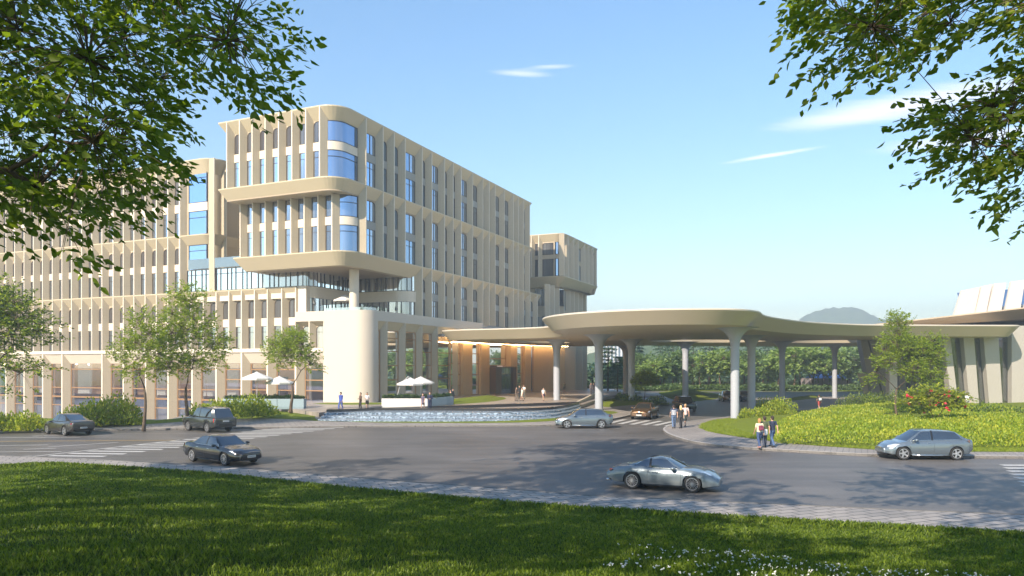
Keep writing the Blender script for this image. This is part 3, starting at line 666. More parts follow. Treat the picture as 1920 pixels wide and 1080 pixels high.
# right-hand lower storeys -------------------------------------------
Z0R = 11.3
low_b = [b for b in Rb if b > 12] + [b_of(994.5), b_of(1008)]
mb = MB(); fins(mb, FR(0), low_b, Z0R - .05, ZL - 0.05, S + .1, D, 'R'); mb.build('fins', [M['tan'], M['cream']], hotel)
bays(FR(0), low_b, Z0R, ZL, 'R', sp=sp, glass='glass_side')
pr = path2([(0, 12.3), (0, low_b[-1] + .5), (6, low_b[-1] + .5)], [0, 1.5, 0], side=1)
core(Z0R - 6, ZL - .3, pr, D)
mb = MB(); p4 = path2([(0, BE - .5), (0, b_of(1019)), (8, b_of(1019))], [0, 1.5, 0], side=1); sweep(mb, p4, LEDGE(ZL - 0.04)); mb.build('ledge', M['ledge'], hotel)
mb = MB(); mb.prism([W(*q)[:2] for q in ((0.5, 12.5), (0.5, 57), (9, 57), (9, 12.5))], Z0R - .5, Z0R - .05); mb.build('roof', M['roof'], hotel)
# terrace glazing under the tower ---------------------------------------
A1 = 8.8; B1 = 10.15
bB2 = b_of(560, 0) if False else 0.8
gpath = path2([(a_of(352, .5), .5), (A1, .5), (A1, B1), (0.8, B1), (0.8, 13.2)], [0, 1.6, 0, 2.0, 0], side=1, seg=10)
def glass_wall(z0, z1, m_glass='glass_lit', step=1.15, transom=None, name='glass_wall', path=gpath):
    g = MB(); sweep(g, path, [(0, z0), (0, z1)], closed_prof=False); o = g.build(name, M[m_glass], hotel, smooth=True, angle=40)
    f = MB(); acc = 0.0; nx_ = 0.0
    for (q0, n0), (q1, n1) in zip(path[:-1], path[1:]):
        L = (q1 - q0).length
        while nx_ <= acc + L:
            t_ = (nx_ - acc) / max(L, 1e-6); q = q0.lerp(q1, t_); n = n0.lerp(n1, t_); c = W(q.x - n.x * .03, q.y - n.y * .03); f.box(c[0], c[1], (z0 + z1) / 2, .09, .09, z1 - z0, rad(-24)); nx_ += step * (1.0 if int(nx_ / step) % 2 else .62)
        acc += L
    for z in [z0 + .04, z1 - .04] + (transom or []):
        sweep(f, path, [(-.06, z - .035), (-.06, z + .035), (.02, z + .035), (.02, z - .035)])
    p_ = f.build('mullions', M['dframe'], o); p_.data.transform(Matrix.Translation(-Vector(hotel.location)))
glass_wall(14.7, 17.6, transom=[16.9])
tp = [q for q in gpath if q[0].x <= A1 + 1.4]
glass_wall(11.35, 13.35, path=tp)
mb = MB(); sweep(mb, gpath, [(-.12, 13.3), (-.12, 14.7), (.5, 14.7), (.5, 13.3)]); mb.build('parapet', M['cream'], hotel)
mb = MB(); sweep(mb, [q for q in gpath if q[0].y > 2], [(2.8, 11.3), (2.8, 17.8), (3.0, 17.8), (3.0, 11.3)]); mb.build('inner_wall', M['dark_wall'], hotel)
mb = MB(); mb.prism([W(a, b)[:2] for a, b in ((a_of(352, .5), .6), (A1 + .4, .6), (A1 + .4, 14), (a_of(352, .5), 14))], 17.55, 17.7); mb.build('roof', M['roof'], hotel)
# glass rail on the terrace roof
rp = path2([(a_of(353, .3), .3), (aLL - 2, .3)], [0, 0], side=1)
g = MB(); sweep(g, rp, [(0, 17.7), (0, 19.0), (.03, 19.0), (.03, 17.7)]); g.build('glass_rail', M['glass_rail'], hotel)
# column that carries the overhang
cc = W(a_of(664, 1.7), 1.7); mb = MB(); mb.lathe(cc[0], cc[1], [(0.58, 11.2), (0.58, 16.4), (0.62, 16.52)], 32); mb.build('column', M['cream'], hotel, smooth=True, angle=40)
# podium ------------------------------------------------------------------
bP = b_of(905)
aP1 = a_of(554, 0)
pp = path2([(aP1, 0.0), (0, 0.0), (0, bP)], [0, 2.0, 0], side=1, seg=12)
PZ = 11.5
mb = MB()
aw = a_of(606, 0)
pw_ = path2([(aw, 0.0), (0, 0.0), (0, 2.3)], [0, 2.0, 0], side=1, seg=14)
sweep(mb, pw_, [(0.0, 0), (0.0, 10.3), (.9, 10.3), (.9, 0)])                                  # blank curved wall
mb.build('drum_wall', M['white_wall'], hotel, smooth=True, angle=40)
mb = MB(); sweep(mb, pp, [(0.0 - .004, 10.3), (-.004, PZ), (.5, PZ), (.5, 10.3)]); mb.build('parapet', M['white_wall'], hotel, smooth=True, angle=40)
mb = MB(); mb.prism([W(q.x + n.x * .4, q.y + n.y * .4)[:2] for q, n in pp] + [W(12, bP)[:2], W(12, 2)[:2]], 10.35, 11.25); mb.build('terrace_floor', M['plaza'], hotel)
mb = MB(); sweep(mb, pw_, [(.25, PZ), (.25, PZ + .35), (.28, PZ + .35), (.28, PZ)]); mb.build('glass_rail', M['glass_rail'], hotel)
# windows of the podium's first floor (two bays)
pf = [-a_of(x, 0) for x in (554, 579.5)] + [-aw + .1]
mb = MB(); fins(mb, FL(0), pf[:2], 7.0, 10.35, S, D, 'L'); mb.prism([W(aP1, .0)[:2], W(aw, .0)[:2], W(aw, D)[:2], W(aP1, D)[:2]], 10.3, 10.302)
mb.build('fins', [M['tan'], M['cream']], hotel)
for t0, t1 in zip(pf[:-1], pf[1:]):
    win(FL(0), t0 + .07 + S, t1 - .07, 7.05, 9.75, D, 'L', 0.75, 'glass_lit')
mb = MB(); mb.prism([W(aP1, D)[:2], W(aw - .5, D)[:2], W(aw - .5, D + .3)[:2], W(aP1, D + .3)[:2]], 6.0, 10.5); mb.build('wall', M['tan'], hotel)
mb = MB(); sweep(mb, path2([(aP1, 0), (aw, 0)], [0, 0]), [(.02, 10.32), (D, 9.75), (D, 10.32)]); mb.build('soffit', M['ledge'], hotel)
# left wing -----------------------------------------------------------------
WL = a_of(-60, 0)
aWR = a_of(399, 0)
wf_px = [336, 314.5, 293, 272, 251, 231, 212, 191, 172, 153, 134, 116, 98, 79.5, 62.5, 45, 27.5, 11, -6, -22, -38]
wf = sorted(-a_of(x, 0) for x in wf_px)
pwg = path2([(WL, 0), (aWR, 0), (aWR, 16)], [0, 2.2, 0], side=1, seg=12)
for z, prof in ((32.2, LEDGE(32.2, D, 1.9)), (22.25, LEDGE(22.25, D, 1.3)), (14.65, LEDGE(14.65, D, 1.3))):
    mb = MB()
    sweep(mb, pwg if z > 15 else path2([(WL, 0), (a_of(554, 0), 0)], [0, 0]), prof); mb.build('ledge', M['ledge'], hotel)
core(14.65, 31, pwg, D)
mb = MB(); mb.prism([W(q.x + n.x * .9, q.y + n.y * .9)[:2] for q, n in pwg] + [W(WL, 16)[:2]], 30.6, 31.6); mb.build('roof', M['roof'], hotel)
mb = MB(); fins(mb, FL(0), wf, 22.2, 32.1, S, D, 'L'); fins(mb, FL(0), wf, 14.6, 22.2, S, D, 'L')
# the wing's end wall, with its own few fins
fins(mb, FR(aWR), [b_of(402.5, aWR), b_of(425, aWR)], 14.6, 32.1, .1, D, 'R')
wf2 = sorted(-a_of(x, 0) for x in wf_px + [358, 381, 405, 429, 452.5, 477, 501, 528, 554])
mb2 = MB(); fins(mb2, FL(0), wf2, 6.95, 14.6, S, D, 'L')
mb.build('fins', [M['tan'], M['cream']], hotel); mb2.build('fins', [M['tan'], M['cream']], hotel)
bays(FL(0), wf, 14.65, 22.25, 'L', sp=sp, glass='glass_wing')
h_ = 3.9
for t0, t1 in zip(wf[:-1], wf[1:]):
    a, b_ = t0 + .07 + S, t1 - .07
    win(FL(0), a, b_, 22.35, 25.5, D, None, .75, 'glass_wing'); win(FL(0), a, b_, 26.6, 30.2, D, 'L', 0, 'glass_wing')
bays(FL(0), wf2, 6.95, 14.65, 'L', sp=sp, mid=1.0, glass='glass_wing')
core(6.0, 14.65, path2([(WL, 0), (a_of(554, 0) - .0, 0)], [0, 0]), D)
band(FL(0), wf[0], wf[-1], 25.5, 26.6)
agw = 352
for z0, z1, tr in ((26.6, 30.9, (29.9,)), (22.35, 25.5, (24.6,)), (18.9, 21.0, (20.2,)), (17.6, 18.9, ())):
    corner_glass(agw, 0, 389, z0, z1, tr, R=2.2, a0=aWR)
for z0, z1 in ((25.5, 26.6),): corner_band(agw, 0, 389, z0, z1, R=2.2, a0=aWR)
mb = MB(); fins(mb, FL(0), [-a_of(337, 0)], 14.6, 32.1, S, D, 'L'); mb.build('fins', [M['tan'], M['cream']], hotel)
mb = MB(); mb.prism([W(a_of(353, .5), 4.5)[:2], W(A1, 4.5)[:2], W(A1, 4.7)[:2], W(a_of(353, .5), 4.7)[:2]], 14.7, 17.6); mb.build('inner_wall', M['soffit'], hotel)
# shaded wall filling behind the gap
mb = MB(); mb.prism([W(aWR + .5, 15.8)[:2], W(2, 15.8)[:2], W(2, 16.2)[:2], W(aWR + .5, 16.2)[:2]], 14, 30); mb.build('rear_wall', M['tan'], hotel)
# plain jamb between the wing's last fin and the glass corner
mb = MB(); mb.prism([W(aP1 - .05, .25)[:2], W(A1 + .3, .25)[:2], W(A1 + .3, 1.0)[:2], W(aP1 - .05, 1.0)[:2]], 11.5, 14.69); mb.build('wall', M['cream'], hotel)

# ground floor of the left front ------------------------------------------------
M['room'] = mat('lit_room_wall', (0.36, 0.21, 0.11), 0.8, var=0.4, scale=0.7, emit=(1.0, 0.48, 0.20), es=0.12)  # room walls and curtains emit faintly, standing in for lamplight indoors
M['room_floor'] = mat('room_floor', (0.30, 0.2, 0.14), 0.4, var=0.1)
M['room_dark'] = mat('room_joinery', (0.12, 0.06, 0.03), 0.5, var=0.2, scale=2)
M['lamp'] = mat('room_lamp', (1, .9, .7), 0.5, emit=(1.0, 0.78, 0.5), es=14.0)
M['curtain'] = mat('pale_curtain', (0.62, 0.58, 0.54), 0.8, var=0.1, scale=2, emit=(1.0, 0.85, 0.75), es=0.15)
DB, SB = 0.85, 0.6
DC, SCL = 0.6, 0.45
gpx = [605, 554, 501, 452.5, 405, 360, 315, 273, 231, 191, 116, 80, 45, 11, -22, -50]
gf = sorted(-a_of(x, 0) for x in gpx); GS = -a_of(380, 0)
for t in gf[:-1]:
    F = FL(0); mb = MB()
    zb_ = -3.2 if t < GS else 0
    mb.prism([F(x, y, 0)[:2] for x, y in ((t - .12, .02), (t + .12, .02), (t + .12 + SB, DB), (t + .12 + SB, DB + .4), (t - .12, DB + .4))], zb_, 6.9, 0)
    mb.prism([F(x, y, 0)[:2] for x, y in ((t - .125, 0.0), (t + .125, 0.0), (t + .125, .06), (t - .125, .06))], zb_, 6.9, 1)
    mb.build('pier', [M['tan'], M['cream']], hotel)
mb = MB(); sweep(mb, path2([(WL, 0), (aw, 0)], [0, 0]), [(-.06, 7.05), (-.06, 6.6), (.1, 6.55), (DB, 5.2), (DB + .5, 5.2), (DB + .5, 7.0)]); mb.build('ledge', M['cream'], hotel)
for t0, t1 in zip(gf[:-1], gf[1:]):
    if t0 > GS: win(FL(0), t0 + .12 + SB, t1 - .14, 0.3, 5.3, DB + .12, 'L', [0.9, 2.2, 3.5], 'glass_base', 'bronze', 0.13, 0.3)
    else: win(FL(0), t0 + .12 + SB, t1 - .14, -3.1, 5.3, DB + .12, 'L', [0.9, 3.6, 4.9, 5.0, 6.2], 'glass_base', 'bronze', 0.13, 0.3)
def room(F, t0, t1, z0, z1, w0, w1, seed, z_mid=None):
    """back wall, floor, ceiling, joinery and lamps of the rooms that show through the clear glass"""
    r_ = random.Random(seed); mb = MB()
    q = lambda t, w_: F(t, w_, 0)[:2]
    mb.prism([q(t0, w1), q(t1, w1), q(t1, w1 + .2), q(t0, w1 + .2)], z0, z1, 0)
    mb.prism([q(t0, w0), q(t1, w0), q(t1, w1), q(t0, w1)], z0 - .05, z0 + .02, 1)
    mb.prism([q(t0, w0), q(t1, w0), q(t1, w1), q(t0, w1)], z1, z1 + .1, 0)
    if z_mid: mb.prism([q(t0, w0 + 1.6), q(t1, w0 + 1.6), q(t1, w1), q(t0, w1)], z_mid, z_mid + .35, 2)
    t = t0 + 1
    while t < t1 - 1:
        k = r_.random(); wd = .5 + r_.random() * 1.6; wq = w0 + 1.2 + r_.random() * (w1 - w0 - 2)
        if k < .35: mb.prism([q(t, w1 - .5), q(t + wd, w1 - .5), q(t + wd, w1 - .02), q(t, w1 - .02)], z0, z0 + 2 + r_.random() * (z1 - z0 - 2.4), 2)
        elif k < .6: mb.prism([q(t, wq), q(t + wd, wq), q(t + wd, wq + .7), q(t, wq + .7)], z0, z0 + .8, 2)
        elif k < .78: mb.prism([q(t, w1 - .25), q(t + wd * 1.5, w1 - .25), q(t + wd * 1.5, w1 - .02), q(t, w1 - .02)], z0 + .1, z1 - .3, 4)
        for _ in range(2):
            c = F(t + r_.random(), w0 + 1 + r_.random() * (w1 - w0 - 1.5), 0); mb.box(c[0], c[1], z1 - .5 - r_.random() * .7, .16, .16, .16, mi=3)
        t += wd + .3 + r_.random()
    return mb.build('interior', [M['room'], M['room_floor'], M['room_dark'], M['lamp'], M['curtain']], hotel)
room(FL(0), GS, -aw, 0.3, 6.3, DB + .3, 7.0, 3, None)
room(FL(0), gf[0], GS, -3.1, 6.3, DB + .3, 7.0, 5, .2)
# right-hand colonnade, entrance and curved wall --------------------------------
qx = [690, 726, 760, 792, 821]
qb = [b_of(x) for x in qx] + [b_of(858)]
FRc = FR(0)
for t in qb[1:]:
    mb = MB(); mb.prism([FRc(x, y, 0)[:2] for x, y in ((t - .12, .02), (t + .12, .02), (t + .12, DC + .4), (t - .12 - SCL, DC + .4), (t - .12 - SCL, DC))], 0.3, 10.3, 0)
    mb.build('pier', [M['tan'], M['cream']], hotel)
mb = MB(); sweep(mb, path2([(0, 2.25), (0, qb[-1])], [0, 0], side=1), [(.1, 10.31), (DC, 9.3), (DC + .5, 9.3), (DC + .5, 10.31)]); mb.build('soffit', M['ledge'], hotel)
ts = [2.35] + qb[1:]
for t0, t1 in zip(ts[:-1], ts[1:]):
    win(FRc, t0 + .14, t1 - .14 - SCL, 0.5, 9.3, DC + .12, 'R', [1.0, 2.6, 4.4, 6.2], 'glass_clear', 'bronze', 0.12, 0.3)
room(FRc, 2.3, 42, 0.5, 9.9, DC + .4, 7.5, 9, 4.6)
# curved entrance wall
EP = [W(0, qb[-1]), (-4.2, 114.3), (-0.6, 119.8), (3.2, 125.0), (7.5, 129.5), (13.5, 137.0)]
ecurve = [Vector(p) for p in smooth_poly([W(0, qb[-1] - 4)] + EP, 6)]
el = [0.0]
for p0, p1 in zip(ecurve[:-1], ecurve[1:]): el.append(el[-1] + (p1 - p0).length)
def FE(t, w_, z):
    t = max(0, min(el[-1] - 1e-3, t)); i = next(k for k in range(len(el) - 1) if el[k + 1] > t or k == len(el) - 2)
    u = (t - el[i]) / (el[i + 1] - el[i]); p_ = ecurve[i].lerp(ecurve[i + 1], u); d = (ecurve[i + 1] - ecurve[i]).normalized(); n = Vector((-d.y, d.x))
    return (p_.x + n.x * w_, p_.y + n.y * w_, z)
def e_of(px):
    best = min(np.linspace(0, el[-1], 900), key=lambda t: abs(960 + FOC * FE(t, 0, 0)[0] / FE(t, 0, 0)[1] - px)); return float(best)
M['warm_wall'] = mat('warm_timber_panel', (0.50, 0.34, 0.17), 0.45, var=0.07, scale=0.6, extra=panel_extra(0.8, 50, 0.9))
for x0, x1 in ((868, 886), (902, 918), (958, 970), (985, 996)):
    t0, t1 = e_of(x0), e_of(x1); mb = MB(); mb.prism([FE(t0, 0, 0)[:2], FE(t1, 0, 0)[:2], FE(t1, 1.2, 0)[:2], FE(t0, 1.2, 0)[:2]], .5, 9.2); mb.build('pier', M['warm_wall'], hotel)
t0, t1 = e_of(1003), e_of(1062)
N = 8; ring = [FE(t0 + (t1 - t0) * i / N, .3, 0)[:2] for i in range(N + 1)]; ring += [FE(t1 - (t1 - t0) * i / N, 1.2, 0)[:2] for i in range(N + 1)]
mb = MB(); mb.prism(ring, .5, 9.0)
mb.build('entrance_wall', M['warm_wall'], hotel)
mb = MB()
for i, x in enumerate((1062, 1076, 1089, 1100, 1109)):
    t = e_of(x); x1 = (1076, 1089, 1100, 1109, 1117)[i]; t1 = e_of(x1)
    mb.prism([FE(t, 0.9, 0)[:2], FE(t1, -.3, 0)[:2], FE(t1 + .3, -.3, 0)[:2], FE(t + .2, 1.3, 0)[:2]], .5, 9.0)
mb.build('entrance_fins', M['tan'], hotel)
for x0, x1 in ((886, 902), (970, 985), (850, 868)):
    win(FE, e_of(x0), e_of(x1), .5, 9.0, .5, None, [.9, 2.3, 3.8, 5.4, 7.0], 'glass_clear', 'bronze', .12)
win(FE, e_of(996), e_of(1003), .5, 9.0, .5, None, [2.3, 5.4], 'glass', 'bronze', .1)
# entrance: glazed upper part with curtains, dark door box below
t0, t1 = e_of(918.5), e_of(957.5)
win(FE, t0, t1, 4.9, 8.9, 1.0, None, [2.9], 'glass_clear', 'bronze', .12)
mb = MB(); mb.prism([FE(t0, -1.1, 0)[:2], FE(t1 + .1, -1.1, 0)[:2], FE(t1 + .1, 1, 0)[:2], FE(t0, 1, 0)[:2]], 4.5, 4.75); 
for ta, tb in ((t0, t0 + 1.6), (t1 - .12, t1 + .1)): mb.prism([FE(ta, -1.1, 0)[:2], FE(tb, -1.1, 0)[:2], FE(tb, 1, 0)[:2], FE(ta, 1, 0)[:2]], .5, 4.5)
mb.build('door_surround', M['dframe'] if False else mat('dark_bronze_panel', (.16, .10, .05), .35, metal=.4, var=.1), hotel)
tm = [t0 + 1.6 + (t1 - .12 - t0 - 1.6) * i / 4 for i in range(5)]
for i in range(4):
    g = MB(); g.prism([FE(tm[i] + .03, -.6, 0)[:2], FE(tm[i + 1] - .03, -.6, 0)[:2], FE(tm[i + 1] - .03, -.56, 0)[:2], FE(tm[i] + .03, -.56, 0)[:2]], .52, 3.6)
    dr = g.build('door', M['glass_clear'], hotel)
    f = MB(); c = FE(tm[i + 1] - .15, -.66, 0); f.box(c[0], c[1], 1.6, .04, .04, .9); f.prism([FE(tm[i], -.62, 0)[:2], FE(tm[i] + .05, -.62, 0)[:2], FE(tm[i] + .05, -.54, 0)[:2], FE(tm[i], -.54, 0)[:2]], .52, 3.62)
    h = f.build('handle', M['dframe'], dr); h.data.transform(Matrix.Translation(-Vector(hotel.location)))
g = MB(); g.prism([FE(tm[0], -.6, 0)[:2], FE(tm[4], -.6, 0)[:2], FE(tm[4], -.56, 0)[:2], FE(tm[0], -.56, 0)[:2]], 3.65, 4.5); g.build('transom_window', M['glass_lit'], hotel)
mb = MB()
t0, t1 = e_of(850), e_of(1003)
for i in range(12):
    a, b_ = t0 + (t1 - t0) * i / 12, t0 + (t1 - t0) * (i + 1) / 12
    mb.prism([FE(a, 6, 0)[:2], FE(b_, 6, 0)[:2], FE(b_, 6.2, 0)[:2], FE(a, 6.2, 0)[:2]], .5, 9.5, 0)
    mb.prism([FE(a, 1.2, 0)[:2], FE(b_, 1.2, 0)[:2], FE(b_, 6, 0)[:2], FE(a, 6, 0)[:2]], .45, .52, 1)
    if i % 2: mb.prism([FE(a, 3.4, 0)[:2], FE(b_ - .6, 3.4, 0)[:2], FE(b_ - .6, 3.6, 0)[:2], FE(a, 3.6, 0)[:2]], 4.6, 8.6, 4)
    c = FE(a + .5, 3, 0); mb.box(c[0], c[1], 7.5, .25, .25, .25, mi=3)
mb.build('interior', [M['room'], M['room_floor'], M['room_dark'], M['lamp'], M['curtain']], hotel)
M['cove'] = mat('cove_lamp', (1, .8, .5), .5, emit=(1.0, 0.66, 0.32), es=20.0)
mb = MB(); tt = [FE(t, -.55, 8.3) for t in np.linspace(e_of(842), e_of(1060), 26)]; mb.tube(tt, .06, 6); mb.build('cove_light', M['cove'], hotel)
mb = MB(); mb.prism([FE(t, .4, 0)[:2] for t in np.linspace(0, el[-1], 20)] + [W(9, 60)[:2], W(9, 20)[:2]], 9.0, 9.3); mb.build('roof', M['roof'], hotel)
mb = MB(); mb.prism([W(*q)[:2] for q in ((9.2, 1.5), (9.2, 50), (9.4, 50), (9.4, 1.5))], 0, 11); mb.build('rear_wall', M['dark_wall'], hotel)
flush_windows(hotel, 100)

# ------------------------------------------------------------------ rear block
rear = empty('rear_block', W(-2.7, 60, 0), 'smaller cream fin-clad hotel block rising behind the canopy, left of open sky', 'building')
hotel_save, hotel = hotel, rear
aR, bR = -2.7, 59.9
bRE = b_of(1121, aR)
RZ, RL = 30.1, 22.0
pr = path2([(aR + 14, bR), (aR, bR), (aR, bRE), (aR + 14, bRE)], [0, 2.0, .2, 0], side=1)
for z, pr_, pf_ in ((RZ, pr, LEDGE(RZ)), (RL, pr, [(0, RL), (0, RL - .13), (1.6, RL - 1.9), (3, RL - 1.9), (3, RL)])):
    mb = MB(); sweep(mb, pr_, pf_); mb.build('ledge', M['ledge'], rear)
core(RL, RZ - .5, pr, D)
mb = MB(); mb.prism([W(q.x + n.x * .9, q.y + n.y * .9)[:2] for q, n in pr], RZ - 1.4, RZ - .3); mb.prism([W(q.x + n.x * 1.6, q.y + n.y * 1.6)[:2] for q, n in pr], RL - 1.85, RL - .5); mb.build('roof', M['soffit'], rear)
rb = [b_of(x, aR) for x in (1058, 1066.5, 1076.5, 1085, 1097, 1104.5, 1112, 1119)]
mb = MB(); fins(mb, FR(aR), rb, RL, RZ - .05, S + .1, D, 'R'); fins(mb, FL(bR), [-a_of(x, bR) for x in (996, 1010)], RL, RZ - .05, S, D, 'L')
aR2 = aR + 1.8; rb2 = [b_of(x, aR2) for x in (1031, 1040, 1049, 1058, 1069, 1077, 1085, 1093, 1100)]
fins(mb, FR(aR2), rb2, 7, RL - 1.8, S + .1, D, 'R'); mb.build('fins', [M['tan'], M['cream']], rear)
pr2 = path2([(aR + 14, bR + 1.8), (aR2, bR + 1.8), (aR2, rb2[-1] + .2), (aR + 14, rb2[-1] + .2)], [0, 1.5, .2, 0], side=1)
core(4, RL - 1.8, pr2, D)
sp = MB()
for i in (3,):
    t0, t1 = rb[i], rb[i + 1]; win(FR(aR), t0 + .07, t1 - .6, RL + 4.2, RZ - 1.5, D); win(FR(aR), t0 + .07, t1 - .6, RL + .1, RL + 3.2, D)
for i in (3,):
    t0, t1 = rb2[i], rb2[i + 1]; win(FR(aR2), t0 + .07, t1 - .6, 16, RL - 2.2, D); win(FR(aR2), t0 + .07, t1 - .6, 11, 15, D)
for xa, xb in ((997.5, 1008.5), (1017, 1038)):
    ta, tb = -a_of(xa, bR + D), -a_of(xb, bR + D); win(FL(bR), ta, tb, RL + 4.2, RZ - 1.6, D, 'L'); win(FL(bR), ta, tb, RL + .1, RL + 3.4, D)
for z0, z1 in ((RL + 4.2, RZ - 1.5), (RL + .1, RL + 3.4)):
    corner_glass(1037, bR, 1049, z0, z1, (), R=2.0, a0=aR)
for z0, z1 in ((16.6, RL - 2.1), (11.5, 14.5), (6.5, 9.6)):
    a_ = a_of(1000, bR + 1.8); pts = path2([(a_, bR + 1.8), (aR2, bR + 1.8), (aR2, bR + 3)], [0, 1.5, 0], side=1)
    g = MB(); sweep(g, pts, [(D - .1, z0), (D - .1, z1)], closed_prof=False); g.build('window', M['glass_lit'], rear, recalc=False)
flush_windows(rear, 60)
hotel = hotel_save
# ------------------------------------------------------------------ free-form entrance canopy on mushroom columns
ZLIP, ZBOT = 9.5, 8.2
front = [(-9.3, 99.0), (-7.2, 95.8), (-3, 93.3), (1, 91.2), (4.2, 87.6), (4.6, 82), (3.3, 77), (3.1, 71.5), (4.6, 66.8), (8.0, 62.8), (12.5, 60.7), (17.5, 60.6), (20.6, 63.0), (23.2, 68.6), (27.2, 74.2), (32, 79.2), (39, 83.2), (48, 84.4), (54, 84.8), (57.6, 85.2), (58.6, 88), (60, 94)]
back = [(92, 99), (94, 110), (88, 126), (60, 130), (50, 131), (38, 129), (26, 124.5), (17, 124), (13.2, 128), (6, 126.5), (0.5, 119.5), (-4.4, 112), (-8, 104)]
outl = smooth_poly(front + back, 5, True)
M['canopy_top'] = mat('canopy_top', (0.58, 0.52, 0.43), 0.5, var=0.03, scale=0.3)
canopy = empty('entrance_canopy', (15, 90, 0), 'long wavy cream canopy on flared white columns over the hotel entrance drive', 'canopy')
def off(poly, d):
    P = [Vector(p) for p in poly]; n = len(P); res = []
    area = sum(P[i].x * P[(i + 1) % n].y - P[(i + 1) % n].x * P[i].y for i in range(n)); sgn = 1 if area > 0 else -1
    for i in range(n):
        t_ = (P[(i + 1) % n] - P[(i - 1) % n]).normalized(); res.append(P[i] + Vector((-t_.y, t_.x)) * d * sgn)
    return [(p.x, p.y) for p in res]
def fill_between(mb_verts_ring, holes, z, name, mat_, parent, flip=False):
    bm = bmesh.new(); edges = []
    for ring in [mb_verts_ring] + holes:
        vs = [bm.verts.new((p[0], p[1], z)) for p in ring]
        for i in range(len(vs)): edges.append(bm.edges.new((vs[i], vs[(i + 1) % len(vs)])))
    bmesh.ops.triangle_fill(bm, use_beauty=True, use_dissolve=False, edges=edges)
    bmesh.ops.recalc_face_normals(bm, faces=bm.faces)
    return bm
def hole(cx, cy, rx, ry, rot, n=36):
    return [(cx + rx * math.cos(a) * math.cos(rot) - ry * math.sin(a) * math.sin(rot), cy + rx * math.cos(a) * math.sin(rot) + ry * math.sin(a) * math.cos(rot)) for a in [2 * math.pi * i / n for i in range(n)]]
holes = [hole(26.5, 101, 7.5, 5.0, rad(15)), hole(44, 103, 7.0, 5.5, rad(10)), hole(3.2, 104.5, 5.5, 2.6, rad(40))]
# top and bottom decks with openings, flared rim, opening linings
o1 = off(outl, 1.15)
bm = fill_between(off(outl, .02), holes, ZLIP, 'deck', None, None)
bm2 = fill_between(o1, [off(h, -.6) for h in holes], ZBOT, 'deck', None, None)
def bm_faces(mb, bm, mi):
    for f in bm.faces: mb.face([tuple(v.co) for v in f.verts], mi)
mb = MB(); bm_faces(mb, bm, 1); bm_faces(mb, bm2, 2)
def ringrows(poly_z): return [[(x, y, z) for x, y in po] for po, z in poly_z]
mb.grid(ringrows([(off(outl, .02), ZLIP), (off(outl, -.02), ZLIP - .03), (off(outl, 0), ZLIP - .14)]), 1, closed=True)
mb.grid(ringrows([(off(outl, 0), ZLIP - .14), (off(outl, 1.05), ZBOT + .04), (o1, ZBOT)]), 0, closed=True)
for h in holes: mb.grid(ringrows([(h, ZLIP), (off(h, -.15), ZLIP - .3), (off(h, -.6), ZBOT)]), 0, closed=True)
# lit (sky-lit) drops: shallow raised frames round the openings
cobj = mb.build('canopy_roof', [M['canopy'], M['canopy_top'], M['under']], canopy, smooth=True, angle=25)
bm.free(); bm2.free()
cols = [(1044, 95.9, .5, .48, 2.3), (1123, 80.6, .15, .48, 2.5), (1184, 94.4, .3, .48, 2.3), (1173, 124, 0, .45, 2.2), (1285, 105, .8, .46, 2.3), (1378, 66.3, .15, .42, 2.45), (1409, 82.5, .13, .46, 2.3), (1466.5, 103, .0, .42, 2.2), (1565, 114, .0, .4, 2.2)]
def mushroom(px, Y, z0, r, R):
    x = X_at(px, Y); mb = MB(); H1 = ZBOT + .03; r *= .9; R *= .84
    prof = [(r, z0 - .1), (r, H1 - 1.9)]
    for k in range(1, 13):
        t_ = k / 12; prof.append((r + (R - r) * (1 - math.cos(t_ * math.pi / 2)) ** 1.15, H1 - 1.9 + 1.9 * math.sin(t_ * math.pi / 2) ** 1.0))
    rows = prof
    mb.lathe(x, Y, rows, 40); mb.build('column', M['column'], canopy, smooth=True, angle=60)
for c in cols: mushroom(*c)

# ------------------------------------------------------------------ pavilion on the right
pav = empty('pavilion', (60, 100, 0), 'pavilion with leaning stone piers, sweeping flat roof and pale fan-shaped screens on top', 'pavilion')
# long sweeping roofs
def slab(name, poly, z_in, z_out, d, m_, mtop=None, zt=None):
    mb = MB(); a0, a1 = poly, off(poly, d)
    mb.grid(ringrows([(a0, z_out), (a0, z_out - .14), (a1, z_in)]), 0, closed=True)
    mb.face([(x, y, z_in) for x, y in a1], 0); mb.face([(x, y, z_out) for x, y in a0], 1)
    return mb.build(name, [m_, mtop or m_], pav, smooth=True, angle=25)
fr = [(50, 84.5), (58, 84.6), (63.8, 84.9), (64.6, 88.5), (90, 92), (90, 126), (52, 126), (47, 100)]
up = [(47.5, 103), (56, 95.5), (66, 90.0), (80, 87.5), (110, 90), (110, 130), (52, 130)]
upp = smooth_poly(up, 5, True)
mb = MB(); a1 = off(upp, 2.0)
zf = lambda x: 10.3 + 0.11 * max(0, min(30, x - 47))
mb.grid([[(x, y, zf(x)) for x, y in upp], [(x, y, zf(x) - .15) for x, y in upp], [(x, y, min(zf(x) - .5, 9.9 + .045 * (x - 47))) for x, y in a1]], 0, closed=True)
mb.face([(x, y, zf(x)) for x, y in upp], 1); mb.face([(x, y, min(zf(x) - .5, 9.9 + .045 * (x - 47))) for x, y in a1], 0)
mb.build('upper_roof', [M['soffit'], M['canopy_top']], pav, smooth=True, angle=25)
